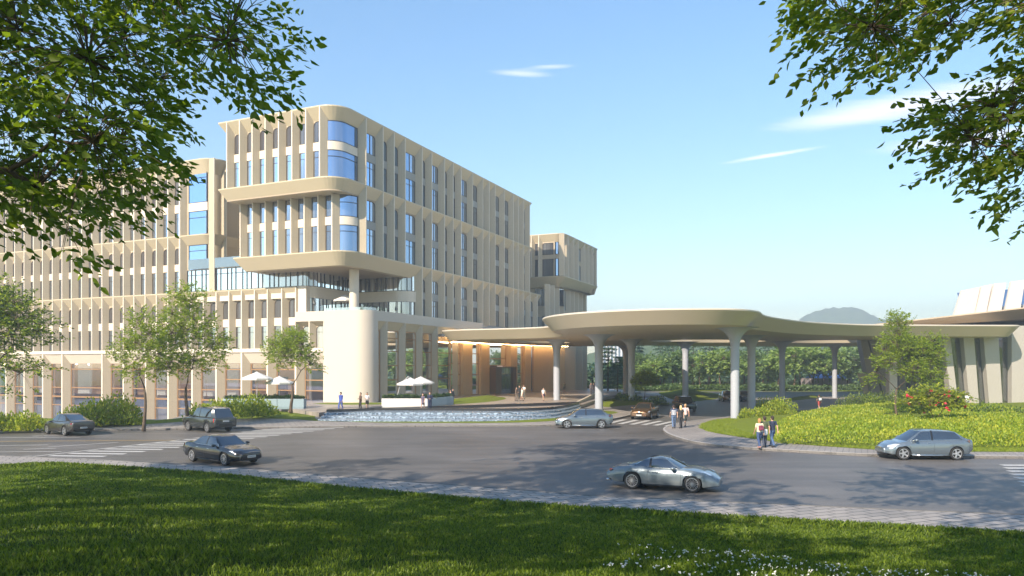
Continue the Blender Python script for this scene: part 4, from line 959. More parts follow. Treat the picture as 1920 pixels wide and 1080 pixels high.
# fan screens
M['screen'] = mat('pale_metal_screen', (0.50, 0.44, 0.365), 0.4, var=0.03, scale=.4)
mb = MB()
YS = 99.0
tops = [(1785, 589, 1803, 545, 1838, 538, 1824, 588), (1824, 588, 1840, 537, 1860, 533, 1846, 587.5), (1847.5, 587, 1864, 532, 1887, 530, 1874, 586.5), (1881, 586, 1896, 528, 1922, 525, 1910, 585), (1917, 585, 1932, 524, 1960, 522, 1948, 584), (1956, 584, 1970, 521, 2000, 520, 1990, 583)]
for i, (x0, y0, x1, y1, x2, y2, x3, y3) in enumerate(tops):
    Yb = YS - i * .35; Yt = Yb + 5.0; th = .35
    P0 = (X_at(x0, Yb), Yb, Z_at(y0, Yb) - 1); P1 = (X_at(x1, Yt), Yt, Z_at(y1, Yt)); P2 = (X_at(x2, Yt - .6), Yt - .6, Z_at(y2, Yt - .6)); P3 = (X_at(x3, Yb - .6), Yb - .6, Z_at(y3, Yb - .6) - 1)
    q = [P0, P1, P2, P3]; qb_ = [(a, b_ + th, c) for a, b_, c in q]
    mb.face(q); mb.face(qb_[::-1])
    for k in range(4): mb.face([q[k], q[(k + 1) % 4], qb_[(k + 1) % 4], qb_[k]])
mb.build('fan_screens', M['screen'], pav)
g = MB(); xb0, xb1 = X_at(1800, 101), X_at(2000, 101)
g.face([(xb0 + .5, 100.6, 10.8), (xb1, 99.5, 10.8), (xb1 + 1, 104.8, 16.0), (xb0 + 2.5, 105.9, 15.2)]); g.build('roof_glazing', M['glass_lit'], pav)
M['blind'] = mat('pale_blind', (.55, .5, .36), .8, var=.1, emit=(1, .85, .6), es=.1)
M['glass_pav'] = glass_mat('pavilion_glass', (.05, .05, .05), .12, clear=.8)
# leaning facade: piers and glass on a base line
base = [G(1612, 745), G(1660, 748), G(1700, 750), G(1760, 751.5), G(1850, 752.5), G(1935, 754), G(2100, 757)]
M['pier'] = mat('pale_leaning_pier', (0.48, 0.445, 0.40), 0.5, var=0.06, scale=1.2, extra=panel_extra(0.45, 30, 0.9))
M['pier_dark'] = mat('grey_leaning_pier', (0.30, 0.275, 0.25), 0.5, var=0.1, scale=1.2, extra=panel_extra(0.45, 30, 0.85))
def leaning(x0b, x1b, x0t, x1t, Yb, Yt, z1, m_, name, th=1.0, z0=0.1):
    mb = MB(); q = [(X_at(x0b, Yb), Yb, z0), (X_at(x1b, Yb), Yb, z0), (X_at(x1t, Yt), Yt, z1), (X_at(x0t, Yt), Yt, z1)]
    q2 = [(a + .15, b_ + th, c) for a, b_, c in q]; mb.face(q); mb.face(q2[::-1])
    for k in range(4): mb.face([q[k], q[(k + 1) % 4], q2[(k + 1) % 4], q2[k]])
    return mb.build(name, M[m_], pav)
ZP = 9.3
for x0b, x1b, x0t, x1t, mm in ((1785, 1797, 1766, 1780, 'pier'), (1818, 1836, 1805, 1825, 'pier'), (1855, 1880, 1843, 1871, 'pier'), (1897, 1935, 1897, 1925, 'pier'), (1950, 1990, 1935, 1970, 'pier'), (2010, 2060, 1990, 2030, 'pier')):
    leaning(x0b, x1b, x0t, x1t, 91.0, 88.4, ZP if x0b < 1890 else 9.6, mm, 'pier', 1.3)
for x0b, x1b, x0t, x1t in ((1636, 1656, 1611, 1624), (1660, 1678, 1626, 1645), (1692, 1704, 1672, 1684), (1722, 1733, 1702, 1712), (1752, 1762, 1738, 1746)):
    leaning(x0b, x1b, x0t, x1t, 100.5, 97.5, ZP - .3, 'pier_dark', 'pier', 1.5)
leaning(1625, 1637, 1607, 1625, 101.0, 99.6, 3.9, 'tan' , 'signboard_wall', .4)
for x0b, x1b, x0t, x1t in ((1797, 1818, 1780, 1805), (1836, 1855, 1825, 1843), (1880, 1897, 1871, 1897), (1935, 1950, 1925, 1935), (1990, 2010, 1970, 1990)):
    leaning(x0b - 3, x1b + 3, x0t - 3, x1t + 3, 91.9, 89.4, ZP - .1, 'glass_pav', 'window', .06)
leaning(1638, 1800, 1615, 1785, 105.2, 102.3, ZP, 'glass_lit', 'window', .06)
for x0, x1 in ((1797, 1818), (1836, 1855), (1880, 1897)):
    mb = MB(); xa, xb = X_at(x0 + 2, 94), X_at(x1 - 2, 94); mb.prism([(xa, 94.1), (xb, 94.1), (xb, 94.22), (xa, 94.22)], .1, 4.6); mb.build('window_panel', M['blind'], pav)
mb = MB(); mb.prism([(60, 104), (110, 104), (110, 120), (60, 120)], 0, 8.5); mb.build('wall', M['dark_wall'], pav)
xp = X_at(1671.5, 93.7); mb = MB(); mb.box(xp, 93.7, 4.2, 1.0, 1.0, 8.4); mb.build('square_column', M['white_wall'], pav, bevel=.05)

# ------------------------------------------------------------------ distant tower and house
M['far_white'] = mat('far_white_wall', (0.7, 0.7, 0.72), 0.7, var=0.05); M['far_glass'] = mat('far_dark_glass', (0.12, 0.16, 0.22), 0.2)
tw = empty('distant_tower', (X_at(1148, 420), 420, 0), 'hazy white office tower far behind the trees, right of the entrance wall', 'building')
mb = MB(); xc = X_at(1148, 420); mb.box(xc, 420, 9, 17, 12, 18); mb.build('wall', M['far_white'], tw)
for k in range(8):
    mb = MB(); mb.box(xc - 7.2 + k * 2.05, 413.95, 9.4, 1.0, .3, 15.6); mb.build('window', M['far_glass'], tw)
hs = empty('park_kiosk', (X_at(1548, 165), 165, 0), 'small grey park house with blue roof among the far trees', 'house')
xc = X_at(1548, 165); mb = MB(); mb.box(xc, 165, 1.1, 9, 5, 2.2); mb.build('wall', mat('kiosk_wall', (.3, .25, .25), .8, var=.1), hs)
mb = MB(); rows = [[(xc - 3.5, 162.3, 2.2), (xc - 3, 165, 3.5), (xc - 3.5, 167.7, 2.2)], [(xc + 3.5, 162.3, 2.2), (xc + 3, 165, 3.5), (xc + 3.5, 167.7, 2.2)]]; mb.grid(rows); mb.build('roof', mat('blue_roof', (.05, .2, .55), .5, var=.1), hs)
# ------------------------------------------------------------------ trees and plants
M['bark'] = mat('bark', (0.10, 0.07, 0.045), 0.9, var=0.35, scale=6, bump=0.6, bscale=20)
M['leaf_near'] = leaf_mat('leaf_near', (0.07, 0.13, 0.014), (0.16, 0.215, 0.025), 0.52)
M['leaf_lit'] = leaf_mat('leaf_sunny', (0.11, 0.17, 0.018), (0.22, 0.25, 0.03), 0.35)
M['leaf_elm'] = leaf_mat('leaf_elm', (0.13, 0.195, 0.018), (0.29, 0.34, 0.04), 0.42)
M['leaf_dark'] = leaf_mat('leaf_dark', (0.035, 0.07, 0.012), (0.08, 0.13, 0.02), 0.3)
M['leaf_far'] = leaf_mat('leaf_far', (0.08, 0.14, 0.06), (0.16, 0.23, 0.08), 0.3)  # paler and bluer leaves: some of the distance haze is in the colour
M['leaf_far2'] = leaf_mat('leaf_far_light', (0.14, 0.22, 0.06), (0.26, 0.34, 0.09), 0.35)
M['leaf_pine'] = leaf_mat('needle_far', (0.05, 0.10, 0.07), (0.10, 0.17, 0.10), 0.15)
M['hedge'] = leaf_mat('hedge_leaf', (0.11, 0.18, 0.012), (0.30, 0.36, 0.03), 0.35)
M['hedge2'] = leaf_mat('yellow_leaf', (0.22, 0.26, 0.02), (0.45, 0.45, 0.05), 0.35)
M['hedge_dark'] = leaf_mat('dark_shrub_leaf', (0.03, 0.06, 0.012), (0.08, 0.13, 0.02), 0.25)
M['box_leaf'] = leaf_mat('planter_leaf', (0.012, 0.035, 0.012), (0.035, 0.08, 0.02), 0.15)
M['flower'] = mat('red_flower', (0.65, 0.04, 0.08), 0.6); M['flower_w'] = mat('white_petals', (0.75, 0.75, 0.72), 0.7)

def rand_rot(n, r_, tilt=1.0):
    """random frames: leaf axis, side and normal"""
    a = r_.normal(size=(n, 3)); a[:, 2] *= tilt; a /= np.linalg.norm(a, axis=1)[:, None] + 1e-9
    b = r_.normal(size=(n, 3)); b -= (b * a).sum(1)[:, None] * a; b /= np.linalg.norm(b, axis=1)[:, None] + 1e-9
    return a, b
def leaves_at(P, size, r_, kind='quad', ratio=0.5, droop=0.0, axis=None, up=0.0):
    """leaf faces at the points P; returns verts, quads. kind 'leaf' = two folded halves, 'quad' = one rhomb"""
    n = len(P); a, b = rand_rot(n, r_, 0.7)
    if axis is not None: a = axis + 0.55 * a; a /= np.linalg.norm(a, axis=1)[:, None] + 1e-9
    a[:, 2] -= droop; a /= np.linalg.norm(a, axis=1)[:, None] + 1e-9
    if up > 0:      # lay blades flat: side vector towards horizontal
        b[:, 2] *= (1 - up)
    b -= (b * a).sum(1)[:, None] * a; b /= np.linalg.norm(b, axis=1)[:, None] + 1e-9
    s = (size * (0.7 + 0.6 * r_.random(n)))[:, None] if np.isscalar(size) else size[:, None]
    if kind == 'quad':
        V = np.stack([P, P + a * s * .45 + b * s * ratio * .5, P + a * s, P + a * s * .45 - b * s * ratio * .5], 1).reshape(-1, 3)
        F_ = np.arange(n * 4).reshape(n, 4); return V, F_
    c = np.cross(a, b)
    V = np.stack([P, P + a * s * .35 + b * s * ratio * .5 + c * s * .07, P + a * s * .7 + b * s * ratio * .33 + c * s * .03, P + a * s - c * s * .06, P + a * s * .7 - b * s * ratio * .33 + c * s * .03, P + a * s * .35 - b * s * ratio * .5 + c * s * .07], 1).reshape(-1, 3)
    i = np.arange(n)[:, None] * 6; F_ = np.concatenate([i + np.array([[0, 1, 2, 3]]), i + np.array([[0, 3, 4, 5]])], 0); return V, F_
def sprays(P, D_, L, k, size, r_, kind='quad', ratio=.5, droop=.25, spread=.22, mb=None, tw=0.012, up=.6):
    """twigs starting at P in direction D_, with k leaves along each"""
    n = len(P); t_ = (np.arange(k) + .6) / k; Ls = L * (.6 + .8 * r_.random(n))
    pts = P[:, None, :] + D_[:, None, :] * (t_[None, :, None] * Ls[:, None, None]); pts[:, :, 2] -= droop * (t_[None, :] ** 2) * Ls[:, None]
    side = np.cross(D_, np.array([0, 0, 1.0])); side /= np.linalg.norm(side, axis=1)[:, None] + 1e-9
    sg = np.where(np.arange(k) % 2 == 0, 1.0, -1.0)
    ax = (side[:, None, :] * sg[None, :, None] * .8 + D_[:, None, :] * .7).reshape(-1, 3)
    q = pts.reshape(-1, 3) + r_.normal(size=(n * k, 3)) * spread * size
    return leaves_at(q, size, r_, kind, ratio, .15 + droop * .3, ax, up)
def tree_mesh(r_, base, trunk_top, r0, pts, hubs, leaf, L=.6, k=10, kind='quad', ratio=.5, droop=.25, lean=(0, 0), twig_r=0.012, bend=.3, up=.6):
    """trunk + limbs to hub points chosen among the spray origins, twigs from hubs to sprays; returns wood MB and leaf arrays"""
    wood = MB(); base = np.array(base, float); top = np.array(trunk_top, float)
    n = len(pts); hi = r_.choice(n, size=min(hubs, n), replace=False); H_ = pts[hi]
    for _ in range(3):
        d = ((pts[:, None, :] - H_[None]) ** 2).sum(2); own = d.argmin(1)
        H_ = np.array([pts[own == j].mean(0) if (own == j).any() else H_[j] for j in range(len(H_))])
    m = [base + (top - base) * f + np.array([math.sin(f * 5 + base[0]) * r0 * .5, math.cos(f * 4 + base[1]) * r0 * .5, 0]) for f in np.linspace(0, 1, 7)]
    wood.tube(m, [r0 * (1.25 - .15 * min(i, 1)) * (1 - .08 * i) for i in range(7)], 10)
    order = np.argsort(H_[:, 2])
    nodes = [(m[-1], r0 * .5), (m[-2], r0 * .55), (m[-3], r0 * .55)]
    for j in order:
        h = H_[j]; best = min(nodes, key=lambda q: np.linalg.norm(q[0] - h) * (1.0 if q[0][2] < h[2] + .3 else 1.7) + 0.15 * np.linalg.norm(q[0] - top))
        s, rs = best; L_ = np.linalg.norm(h - s)
        mid = s + (h - s) * .5 + np.array([0, 0, L_ * bend * .5]) + r_.normal(size=3) * L_ * .05
        c = [s + (h - s) * 0, s * .56 + mid * .44 + r_.normal(size=3) * .03 * L_, mid, mid * .5 + h * .5 + r_.normal(size=3) * .03 * L_, h]
        r1 = max(twig_r * 1.2, rs * .35); wood.tube(c, [rs * .75, rs * .62, rs * .5, (rs * .5 + r1) / 2, r1], 6)
        nodes.append((h, r1)); nodes.append((mid, rs * .5))
    for i in range(n):
        h = H_[own[i]]; p = pts[i]; v = p - h; Lh = np.linalg.norm(v)
        mid = h + v * .5 + np.array([0, 0, Lh * .12]); wood.tube([h, mid, p], [twig_r, twig_r * .8, twig_r * .4], 3, cap=False)
    D_ = pts - H_[own]; D_ += (pts - top) * .25; D_[:, 2] *= .6; D_ += r_.normal(size=D_.shape) * .35 * np.linalg.norm(D_, axis=1)[:, None]
    D_ /= np.linalg.norm(D_, axis=1)[:, None] + 1e-9
    V, F_ = sprays(pts, D_, L, k, leaf, r_, kind, ratio, droop, up=up)
    return wood, V, F_
def ell_pts(r_, ells, n, shell=.35):
    """points in a union of ellipsoids (cx,cy,cz,rx,ry,rz,weight), denser to the outside"""
    wts = np.array([e[6] for e in ells]); wts = wts / wts.sum(); out_ = []
    for e, w_ in zip(ells, wts):
        m_ = int(n * w_) + 1; d = r_.normal(size=(m_, 3)); d /= np.linalg.norm(d, axis=1)[:, None]; rr = r_.random(m_) ** shell
        out_.append(np.array(e[:3]) + d * rr[:, None] * np.array(e[3:6]))
    return np.concatenate(out_)[:n]
def make_tree(name, label, cat, base, wood, V, F_, leafmat, group=None, crown='crown', leaf2=None, frac2=0.0, r_=None):
    root = empty(name, base, label, cat, group); t_ = wood.build('trunk', M['bark'], root, smooth=True, recalc=False)
    mats = [leafmat] + ([leaf2] if leaf2 else []); mi = None
    if leaf2: mi = (r_.random(len(F_)) < frac2).astype(np.int32)
    me = raw_mesh(crown, V - np.array(base), F_, mats, mi); link(crown, me, root); return root

# ---- two large trees beside the photographer whose boughs hang into the view
def in_poly(px, py, poly):
    c = np.zeros(len(px), bool); n = len(poly)
    for i in range(n):
        x0, y0 = poly[i]; x1, y1 = poly[(i + 1) % n]
        cond = ((y0 > py) != (y1 > py)); c ^= cond & (px < (x1 - x0) * (py - y0) / ((y1 - y0) + 1e-9) + x0)
    return c
def proj(P): return 960 + FOC * P[:, 0] / P[:, 1], HOR - FOC * (P[:, 2] - EYE) / P[:, 1]
LP = [(-400, -400), (535, -400), (535, 0), (510, 15), (520, 45), (548, 68), (530, 105), (556, 145), (545, 168), (500, 165), (470, 190), (420, 180), (392, 160), (335, 160), (305, 200), (318, 235), (288, 270), (335, 300), (345, 325), (285, 345), (285, 375), (262, 395), (190, 385), (215, 400), (170, 425), (190, 440), (160, 460), (165, 500), (110, 500), (75, 490), (60, 470), (30, 440), (-400, 430)]
RP = [(2400, -400), (1490, -400), (1490, 8), (1505, 40), (1530, 70), (1545, 110), (1527, 128), (1560, 148), (1600, 140), (1640, 145), (1690, 120), (1745, 125), (1780, 85), (1840, 65), (1920, 60), (1960, 100), (2400, 100)]
RP2 = [(1835, 130), (1860, 150), (1845, 175), (1740, 195), (1720, 222), (1745, 245), (1790, 250), (1765, 290), (1745, 320), (1770, 335), (1800, 320), (1850, 315), (1870, 350), (1900, 390), (2400, 420), (2400, 100), (1920, 105)]
r_ = np.random.default_rng(11)
def bough_pts(r_, n, poly, ylo, yhi, zlo, pxr, pyr, dens=None):
    px = r_.uniform(*pxr, n * 6); py = r_.uniform(*pyr, n * 6); Y = r_.uniform(ylo, yhi, n * 6)
    ok = in_poly(px, py, poly)
    if dens is not None: ok &= r_.random(n * 6) < dens(px, py)
    px, py, Y = px[ok][:n], py[ok][:n], Y[ok][:n]
    return np.stack([(px - 960) / FOC * Y, Y, EYE + (HOR - py) / FOC * Y], 1)
# left tree
vis = bough_pts(r_, 1900, LP, 7.0, 11.5, 0, (-350, 560), (-250, 510), lambda x, y: np.where(y > 405, .28, np.where(x > 330, .5, 1.0)))
hidden = ell_pts(r_, [(-9, 9, 15, 5, 5.5, 5, 1), (-11, 6, 12, 5, 5, 5, .6)], 400)
def keep_out(P):
    """branches pruned clear of the open view over the forecourt"""
    Yc = np.maximum(P[:, 1], .05); px, py = 960 + FOC * P[:, 0] / Yc, HOR - FOC * (P[:, 2] - EYE) / Yc
    return ~((P[:, 1] > .3) & (px > -150) & (px < 2080) & (py > -130))
hidden = hidden[keep_out(hidden)]
tb = (-10.5, 6.5, hill_z(-10.5, 6.5) - .1)
wood, V, F_ = tree_mesh(r_, tb, (-10, 7.2, 8.2), .38, np.concatenate([vis]), 60, .118, L=.38, k=11, kind='leaf', ratio=.5, droop=.35, twig_r=.007, bend=.25)
wood2, V2, F2 = tree_mesh(r_, (-10, 7.2, 8.0), (-9.5, 8, 12), .25, hidden, 40, .28, L=1.1, k=22, kind='leaf', ratio=.55, droop=.3, twig_r=.02, bend=.25)
bb = len(wood.v); wood.v += wood2.v; wood.f += [[i + bb for i in f] for f in wood2.f]; wood.m += wood2.m
make_tree('broadleaf_tree', 'large dark green broadleaf tree whose boughs hang into the upper left of the view', 'tree', tb, wood, np.concatenate([V, V2]), np.concatenate([F_, F2 + len(V)]), M['leaf_near'])
# right tree
r_ = np.random.default_rng(12)
visA = bough_pts(r_, 900, RP, 7.5, 10.5, 0, (1480, 2250), (-250, 160), None)
visB = bough_pts(r_, 420, RP2, 8.0, 10.5, 0, (1700, 2200), (100, 420), lambda x, y: np.where(y > 300, .5, .8))
hidden = ell_pts(r_, [(8.5, 8.5, 15, 4.5, 5, 4, 1), (4.5, 11, 16, 4.5, 4, 3.5, .8)], 420); hidden = hidden[keep_out(hidden)]
tb = (10.2, 7.5, hill_z(10.2, 7.5) - .1)
wood, V, F_ = tree_mesh(r_, tb, (9.6, 8.0, 8.6), .34, np.concatenate([visA, visB]), 34, .115, L=.36, k=11, kind='leaf', ratio=.5, droop=.35, twig_r=.007, bend=.2)
wood2, V2, F2 = tree_mesh(r_, (9.6, 8.0, 8.4), (9, 8.5, 12), .22, hidden, 34, .28, L=1.1, k=20, kind='leaf', ratio=.55, droop=.3, twig_r=.02, bend=.25)
bb = len(wood.v); wood.v += wood2.v; wood.f += [[i + bb for i in f] for f in wood2.f]; wood.m += wood2.m
make_tree('broadleaf_tree', 'sunlit yellow green broadleaf tree whose boughs hang into the upper right of the view', 'tree', tb, wood, np.concatenate([V, V2]), np.concatenate([F_, F2 + len(V)]), M['leaf_near'], leaf2=M['leaf_lit'], frac2=.35, r_=r_)
# trees behind the photographer that shade the bank (outside the picture, seen only from other positions)
r_ = np.random.default_rng(13)
cl_ = ell_pts(r_, [(0, 0, 10.5, 5, 5, 4, 1)], 20, .5); P = ell_pts(r_, [(c_[0], c_[1], c_[2], 1.5, 1.5, .9, 1) for c_ in cl_], 330)
wood, V, F_ = tree_mesh(r_, (0, 0, 0), (0, 0, 6.5), .34, P, 30, .28, L=1.1, k=18, kind='leaf', ratio=.55, droop=.3, twig_r=.02)
shade = make_tree('shade_tree', 'broadleaf tree standing on the grass bank behind the viewpoint', 'tree', (0, 0, 0), wood, V, F_, M['leaf_near'], group='trees behind the viewpoint')
KIDS[shade.name] = list(shade.children)
spots = [(-7.5, -3, 1.05, 0), (1.0, -6, 1.1, 1.7), (-16, -1, 1.2, 3.1), (8.5, -3.5, 1.1, 4.0), (-21, 6, 1.25, 2.0), (-27, 14, 1.25, 0.6), (-17.5, 10.0, 1.2, 5.2), (-4, -10, 1.3, 4.4), (-13.8, 14.2, 1.15, 0.3)]
for i, (x, y, s, rz) in enumerate(spots):
    o = shade if i == 0 else copy_tree(shade); o['label'] = ['broadleaf tree behind the viewpoint, a little left of it', 'broadleaf tree straight behind the viewpoint', 'broadleaf tree far to the left of the viewpoint, level with it', 'broadleaf tree behind and right of the viewpoint', 'broadleaf tree left of the bank near the footpath', 'outermost broadleaf tree at the left end of the bank', 'tallest broadleaf tree left of the bank, with a stretched crown', 'broadleaf tree farthest behind the viewpoint', 'tall narrow broadleaf tree behind the upper left boughs'][i]; o.location = (x, y, hill_z(x, y) - .05); o.scale = (s, s, s * (1.65 if i in (6, 8) else 1)); o.rotation_euler.z = rz

# ---- street trees in front of the hotel
def elm(name, label, px, py, z0, ells_px, n, hubs, leaf, seed, r0, lm='leaf_elm', trunk_py=None, k=11, L=.75, group=None, leaf2=None):
    """ells_px: crown lobes given as (dx, dz, rx, rz) in metres round the trunk"""
    r_ = np.random.default_rng(seed); x, y, _ = G(px, py, z0)
    ells = [(x + dx_, y + (r_.random() - .5) * 1.2, z0 + dz, rx, rx * .95, rz, rx * rx * rz) for dx_, dz, rx, rz in ells_px]
    P = ell_pts(r_, ells, n, .42); tt = (x + ells_px[0][0] * .3, y, z0 + trunk_py)
    wood, V, F_ = tree_mesh(r_, (x, y, z0 - .1), tt, r0, P, hubs, leaf, L=L, k=k, ratio=.5, droop=.2, twig_r=.012, bend=.45)
    return make_tree(name, label, 'tree', (x, y, z0 - .1), wood, V, F_, M[lm], group, leaf2=M[leaf2] if leaf2 else None, frac2=.4, r_=r_)
elm('street_tree', 'broad green tree rising beside the road at the left edge, foliage over the arcade', -45, 812, .14, [(0, 7.5, 3.4, 2.3), (2.6, 7.8, 2.6, 1.8), (-1.5, 9.6, 3.0, 1.9), (1.3, 9.2, 2.4, 1.6), (4.2, 7.0, 1.6, 1.2), (1.8, 5.2, 2.6, 1.0), (4.3, 4.6, 1.5, .7), (3.2, 3.2, 1.1, .5)], 1500, 46, .22, 31, .28, trunk_py=3.6, leaf2='leaf_dark', L=.7, k=12)
elm('street_tree', 'slender light green tree, shorter one, left of the boxy dark vehicle', 271, 806, .14, [(0, 6.6, 1.5, 1.2), (-1.2, 5.6, 1.3, 1.0), (1.0, 5.4, 1.3, .9), (0, 8.0, 1.1, .9), (-.4, 4.4, 1.7, .7), (1.6, 4.3, .9, .6)], 520, 24, .19, 32, .12, trunk_py=3.2, L=.6)
elm('street_tree', 'tall light green tree with forked trunk, standing directly behind the boxy dark vehicle', 350, 800, .16, [(0, 7.6, 2.1, 1.5), (-1.5, 6.4, 1.7, 1.2), (1.7, 6.3, 1.6, 1.1), (0, 9.6, 1.5, 1.1), (-.2, 5.0, 2.2, .9), (2.2, 5.0, .9, .6), (.4, 10.4, .8, .7)], 1000, 36, .2, 33, .15, trunk_py=3.0, L=.65)
elm('street_tree', 'small round-crowned tree on the lawn beside the pale blank curved wall', 547, 774, .4, [(0, 6.3, 2.0, 1.5), (-1.1, 5.3, 1.5, 1.1), (1.3, 5.2, 1.5, 1.1), (.2, 7.2, 1.3, .8), (-1.9, 6.0, .9, .9), (2.2, 4.4, .7, .5)], 760, 30, .2, 34, .16, trunk_py=2.6, L=.6)
elm('island_tree', 'slim upright tree in the hedge planting by the square white column', 1680, 778, .5, [(0, 6.1, 1.6, 1.3), (.1, 8.0, 1.2, 1.1), (1.8, 5.6, 1.7, 1.2), (3.4, 5.0, 1.2, 1.3), (-1.2, 4.7, 1.1, .9), (1.0, 4.0, 1.4, .8), (2.8, 3.3, 1.3, .8), (-1.6, 3.3, .8, .6), (3.6, 6.6, .9, .8)], 1700, 44, .17, 35, .10, trunk_py=2.3, L=.55, leaf2='leaf_elm')

# ---- shrubs
def bush(name, label, cat, x, y, z, rx, ry, h, n, leaf, lm, seed, group=None, leaf2=None, frac2=.3, kind='quad', stems=7, up=0.2):
    r_ = np.random.default_rng(seed); root = empty(name, (x, y, z), label, cat, group)
    d = r_.normal(size=(n, 3)); d /= np.linalg.norm(d, axis=1)[:, None]; d[:, 2] = abs(d[:, 2]); rr = r_.random(n) ** .3
    ph = r_.random(6) * 6.28; ang = np.arctan2(d[:, 1], d[:, 0])
    lump = 1 + .13 * np.sin(ang * 3 + ph[0]) + .10 * np.sin(ang * 5 + ph[1] + d[:, 2] * 3) + .09 * np.sin(d[:, 2] * 7 + ang * 2 + ph[2])
    P = d * (rr * lump)[:, None] * np.array([rx, ry, h])
    V, F_ = leaves_at(P, leaf, r_, kind, .5, -.25, d * .6 + np.array([0, 0, .35]), up)
    mats = [M[lm]] + ([M[leaf2]] if leaf2 else []); mi = (r_.random(len(F_)) < frac2).astype(np.int32) if leaf2 else None
    link('foliage', raw_mesh('foliage', V, F_, mats, mi), root)
    mb = MB()
    for i in range(stems):
        q = P[r_.integers(n)] * .7; mb.tube([(q[0] * .08, q[1] * .08, -.05), (q[0] * .5, q[1] * .5, q[2] * .55), tuple(q)], [.03, .02, .01], 4)
    o = MB.build(mb, 'stems', M['bark'], None, recalc=False); o.parent = root
    return root
hk = 0
def bushes(lst, name, cat, lm, leaf, dens, leaf2=None, group=None, labels=None, frac2=.35):
    global hk
    for i, (px, py, z0, rx, h) in enumerate(lst):
        x, y, _ = G(px, py, z0); hk += 1
        bush(name, labels[i], cat, x, y, z0 - .05, rx, rx * .8, h, int(dens * rx * h), leaf, lm, 200 + hk, group, leaf2, frac2)
bushes([(18, 806, .2, 1.5, 1.15), (52, 806, .2, 1.4, 1.2), (-15, 806, .2, 1.5, 1.2)], 'shrub', 'shrub', 'hedge', .22, 620, 'hedge2', 'low bright shrubs at the left end of the arcade', ['low bright green shrub left of the first dark car, outer end', 'low bright green shrub closest left of the grey coupe', 'low bright green shrub at the left picture edge'])
bushes([(146, 798, .25, 1.5, 1.4), (180, 797, .25, 1.7, 1.9), (218, 796, .25, 1.7, 2.2), (238, 794, .25, 1.2, 1.5)], 'shrub', 'shrub', 'hedge', .24, 520, 'hedge2', 'bright shrubs before the open arcade bay', ['low light green shrub behind the bonnet of the grey coupe', 'light green shrub behind the tail of the grey coupe', 'tallest light green shrub right of the grey coupe', 'light green shrub nearest the slender tree'])
bushes([(378, 785, .35, 1.3, 1.2), (408, 784, .35, 1.4, 1.5), (440, 783, .4, 1.4, 1.6), (472, 781, .4, 1.4, 1.8), (495, 779, .4, 1.1, 1.3)], 'shrub', 'shrub', 'hedge', .24, 560, 'hedge2', 'bright shrubs between the forked tree and the lawn tree', ['leftmost bright shrub, right of the forked tree', 'bright shrub rising behind the roof of the dark sport utility vehicle', 'middle bright shrub of the row before the blue-grey planters', 'tall bright shrub before the blue-grey planters', 'rightmost bright shrub of the row, on the open lawn'])
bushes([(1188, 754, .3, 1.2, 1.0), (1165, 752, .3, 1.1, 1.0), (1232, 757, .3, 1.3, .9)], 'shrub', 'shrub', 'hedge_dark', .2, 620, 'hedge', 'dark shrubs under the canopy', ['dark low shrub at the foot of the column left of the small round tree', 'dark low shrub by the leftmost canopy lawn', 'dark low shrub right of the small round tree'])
bushes([(1400, 783, .3, .75, .8), (1428, 782, .3, .8, .9), (1462, 778, .35, 1.5, 1.45), (1445, 771, .3, 1.6, 1.3)], 'shrub', 'shrub', 'hedge', .17, 1100, 'hedge2', 'yellow-green shrubs beside the front columns', ['small yellow-green shrub touching the front white column', 'low yellow-green shrub between the column and the round shrub', 'round bright yellow shrub beside the front columns', 'green shrub behind the round yellow shrub'])
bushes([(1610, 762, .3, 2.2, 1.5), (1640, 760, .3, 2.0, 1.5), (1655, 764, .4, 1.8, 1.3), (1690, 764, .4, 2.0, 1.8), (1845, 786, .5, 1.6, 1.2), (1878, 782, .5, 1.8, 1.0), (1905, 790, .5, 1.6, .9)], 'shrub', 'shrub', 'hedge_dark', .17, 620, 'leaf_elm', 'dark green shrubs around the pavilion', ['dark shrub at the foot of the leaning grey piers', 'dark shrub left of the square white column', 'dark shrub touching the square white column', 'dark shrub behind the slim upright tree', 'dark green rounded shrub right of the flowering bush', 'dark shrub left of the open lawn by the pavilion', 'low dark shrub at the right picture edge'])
# flowering shrub and the little round tree
fx, fy, _ = G(1752, 802, .35)
r_ = np.random.default_rng(41)
P = ell_pts(r_, [(fx, fy, 2.55, 1.9, 1.5, .85, 1), (fx - 1.2, fy, 2.2, 1.2, 1.2, .6, .5), (fx + 1.3, fy, 2.3, 1.1, 1.1, .6, .5)], 420, .4)
wood, V, F_ = tree_mesh(r_, (fx, fy, .25), (fx, fy, .9), .10, P, 24, .24, L=.3, k=11, ratio=.36, droop=-.1, twig_r=.014, bend=.2)
fl = make_tree('flowering_shrub', 'flowering yellow-green shrub with red blossoms above the hedge by the pavilion', 'shrub', (fx, fy, .25), wood, V, F_, M['leaf_lit'], leaf2=M['hedge2'], frac2=.35, r_=r_)
Pf = P[r_.choice(len(P), 34, replace=False)] + r_.normal(size=(34, 3)) * .25; Pf = Pf[Pf[:, 1] < fy + .4]
for q in Pf[:24]:
    Vf, Ff = leaves_at(np.repeat((q + np.array([0, -.3, .1]))[None], 9, 0), .15, r_, 'quad', .8); o = link('blossom', raw_mesh('blossom', Vf - np.array((fx, fy, .25)), Ff, M['flower']), fl)
bx, by, _ = G(1208, 757, .4)
P = ell_pts(r_, [(bx + .1, by, 3.3, 1.45, 1.3, .75, 1), (bx - .7, by, 2.9, .8, .8, .7, .4), (bx + .8, by, 3.0, .9, .8, .6, .4)], 330, .4)
wood, V, F_ = tree_mesh(r_, (bx, by, .35), (bx, by, 1.3), .08, P, 20, .22, L=.3, k=11, ratio=.5, droop=0, twig_r=.014, bend=.3)
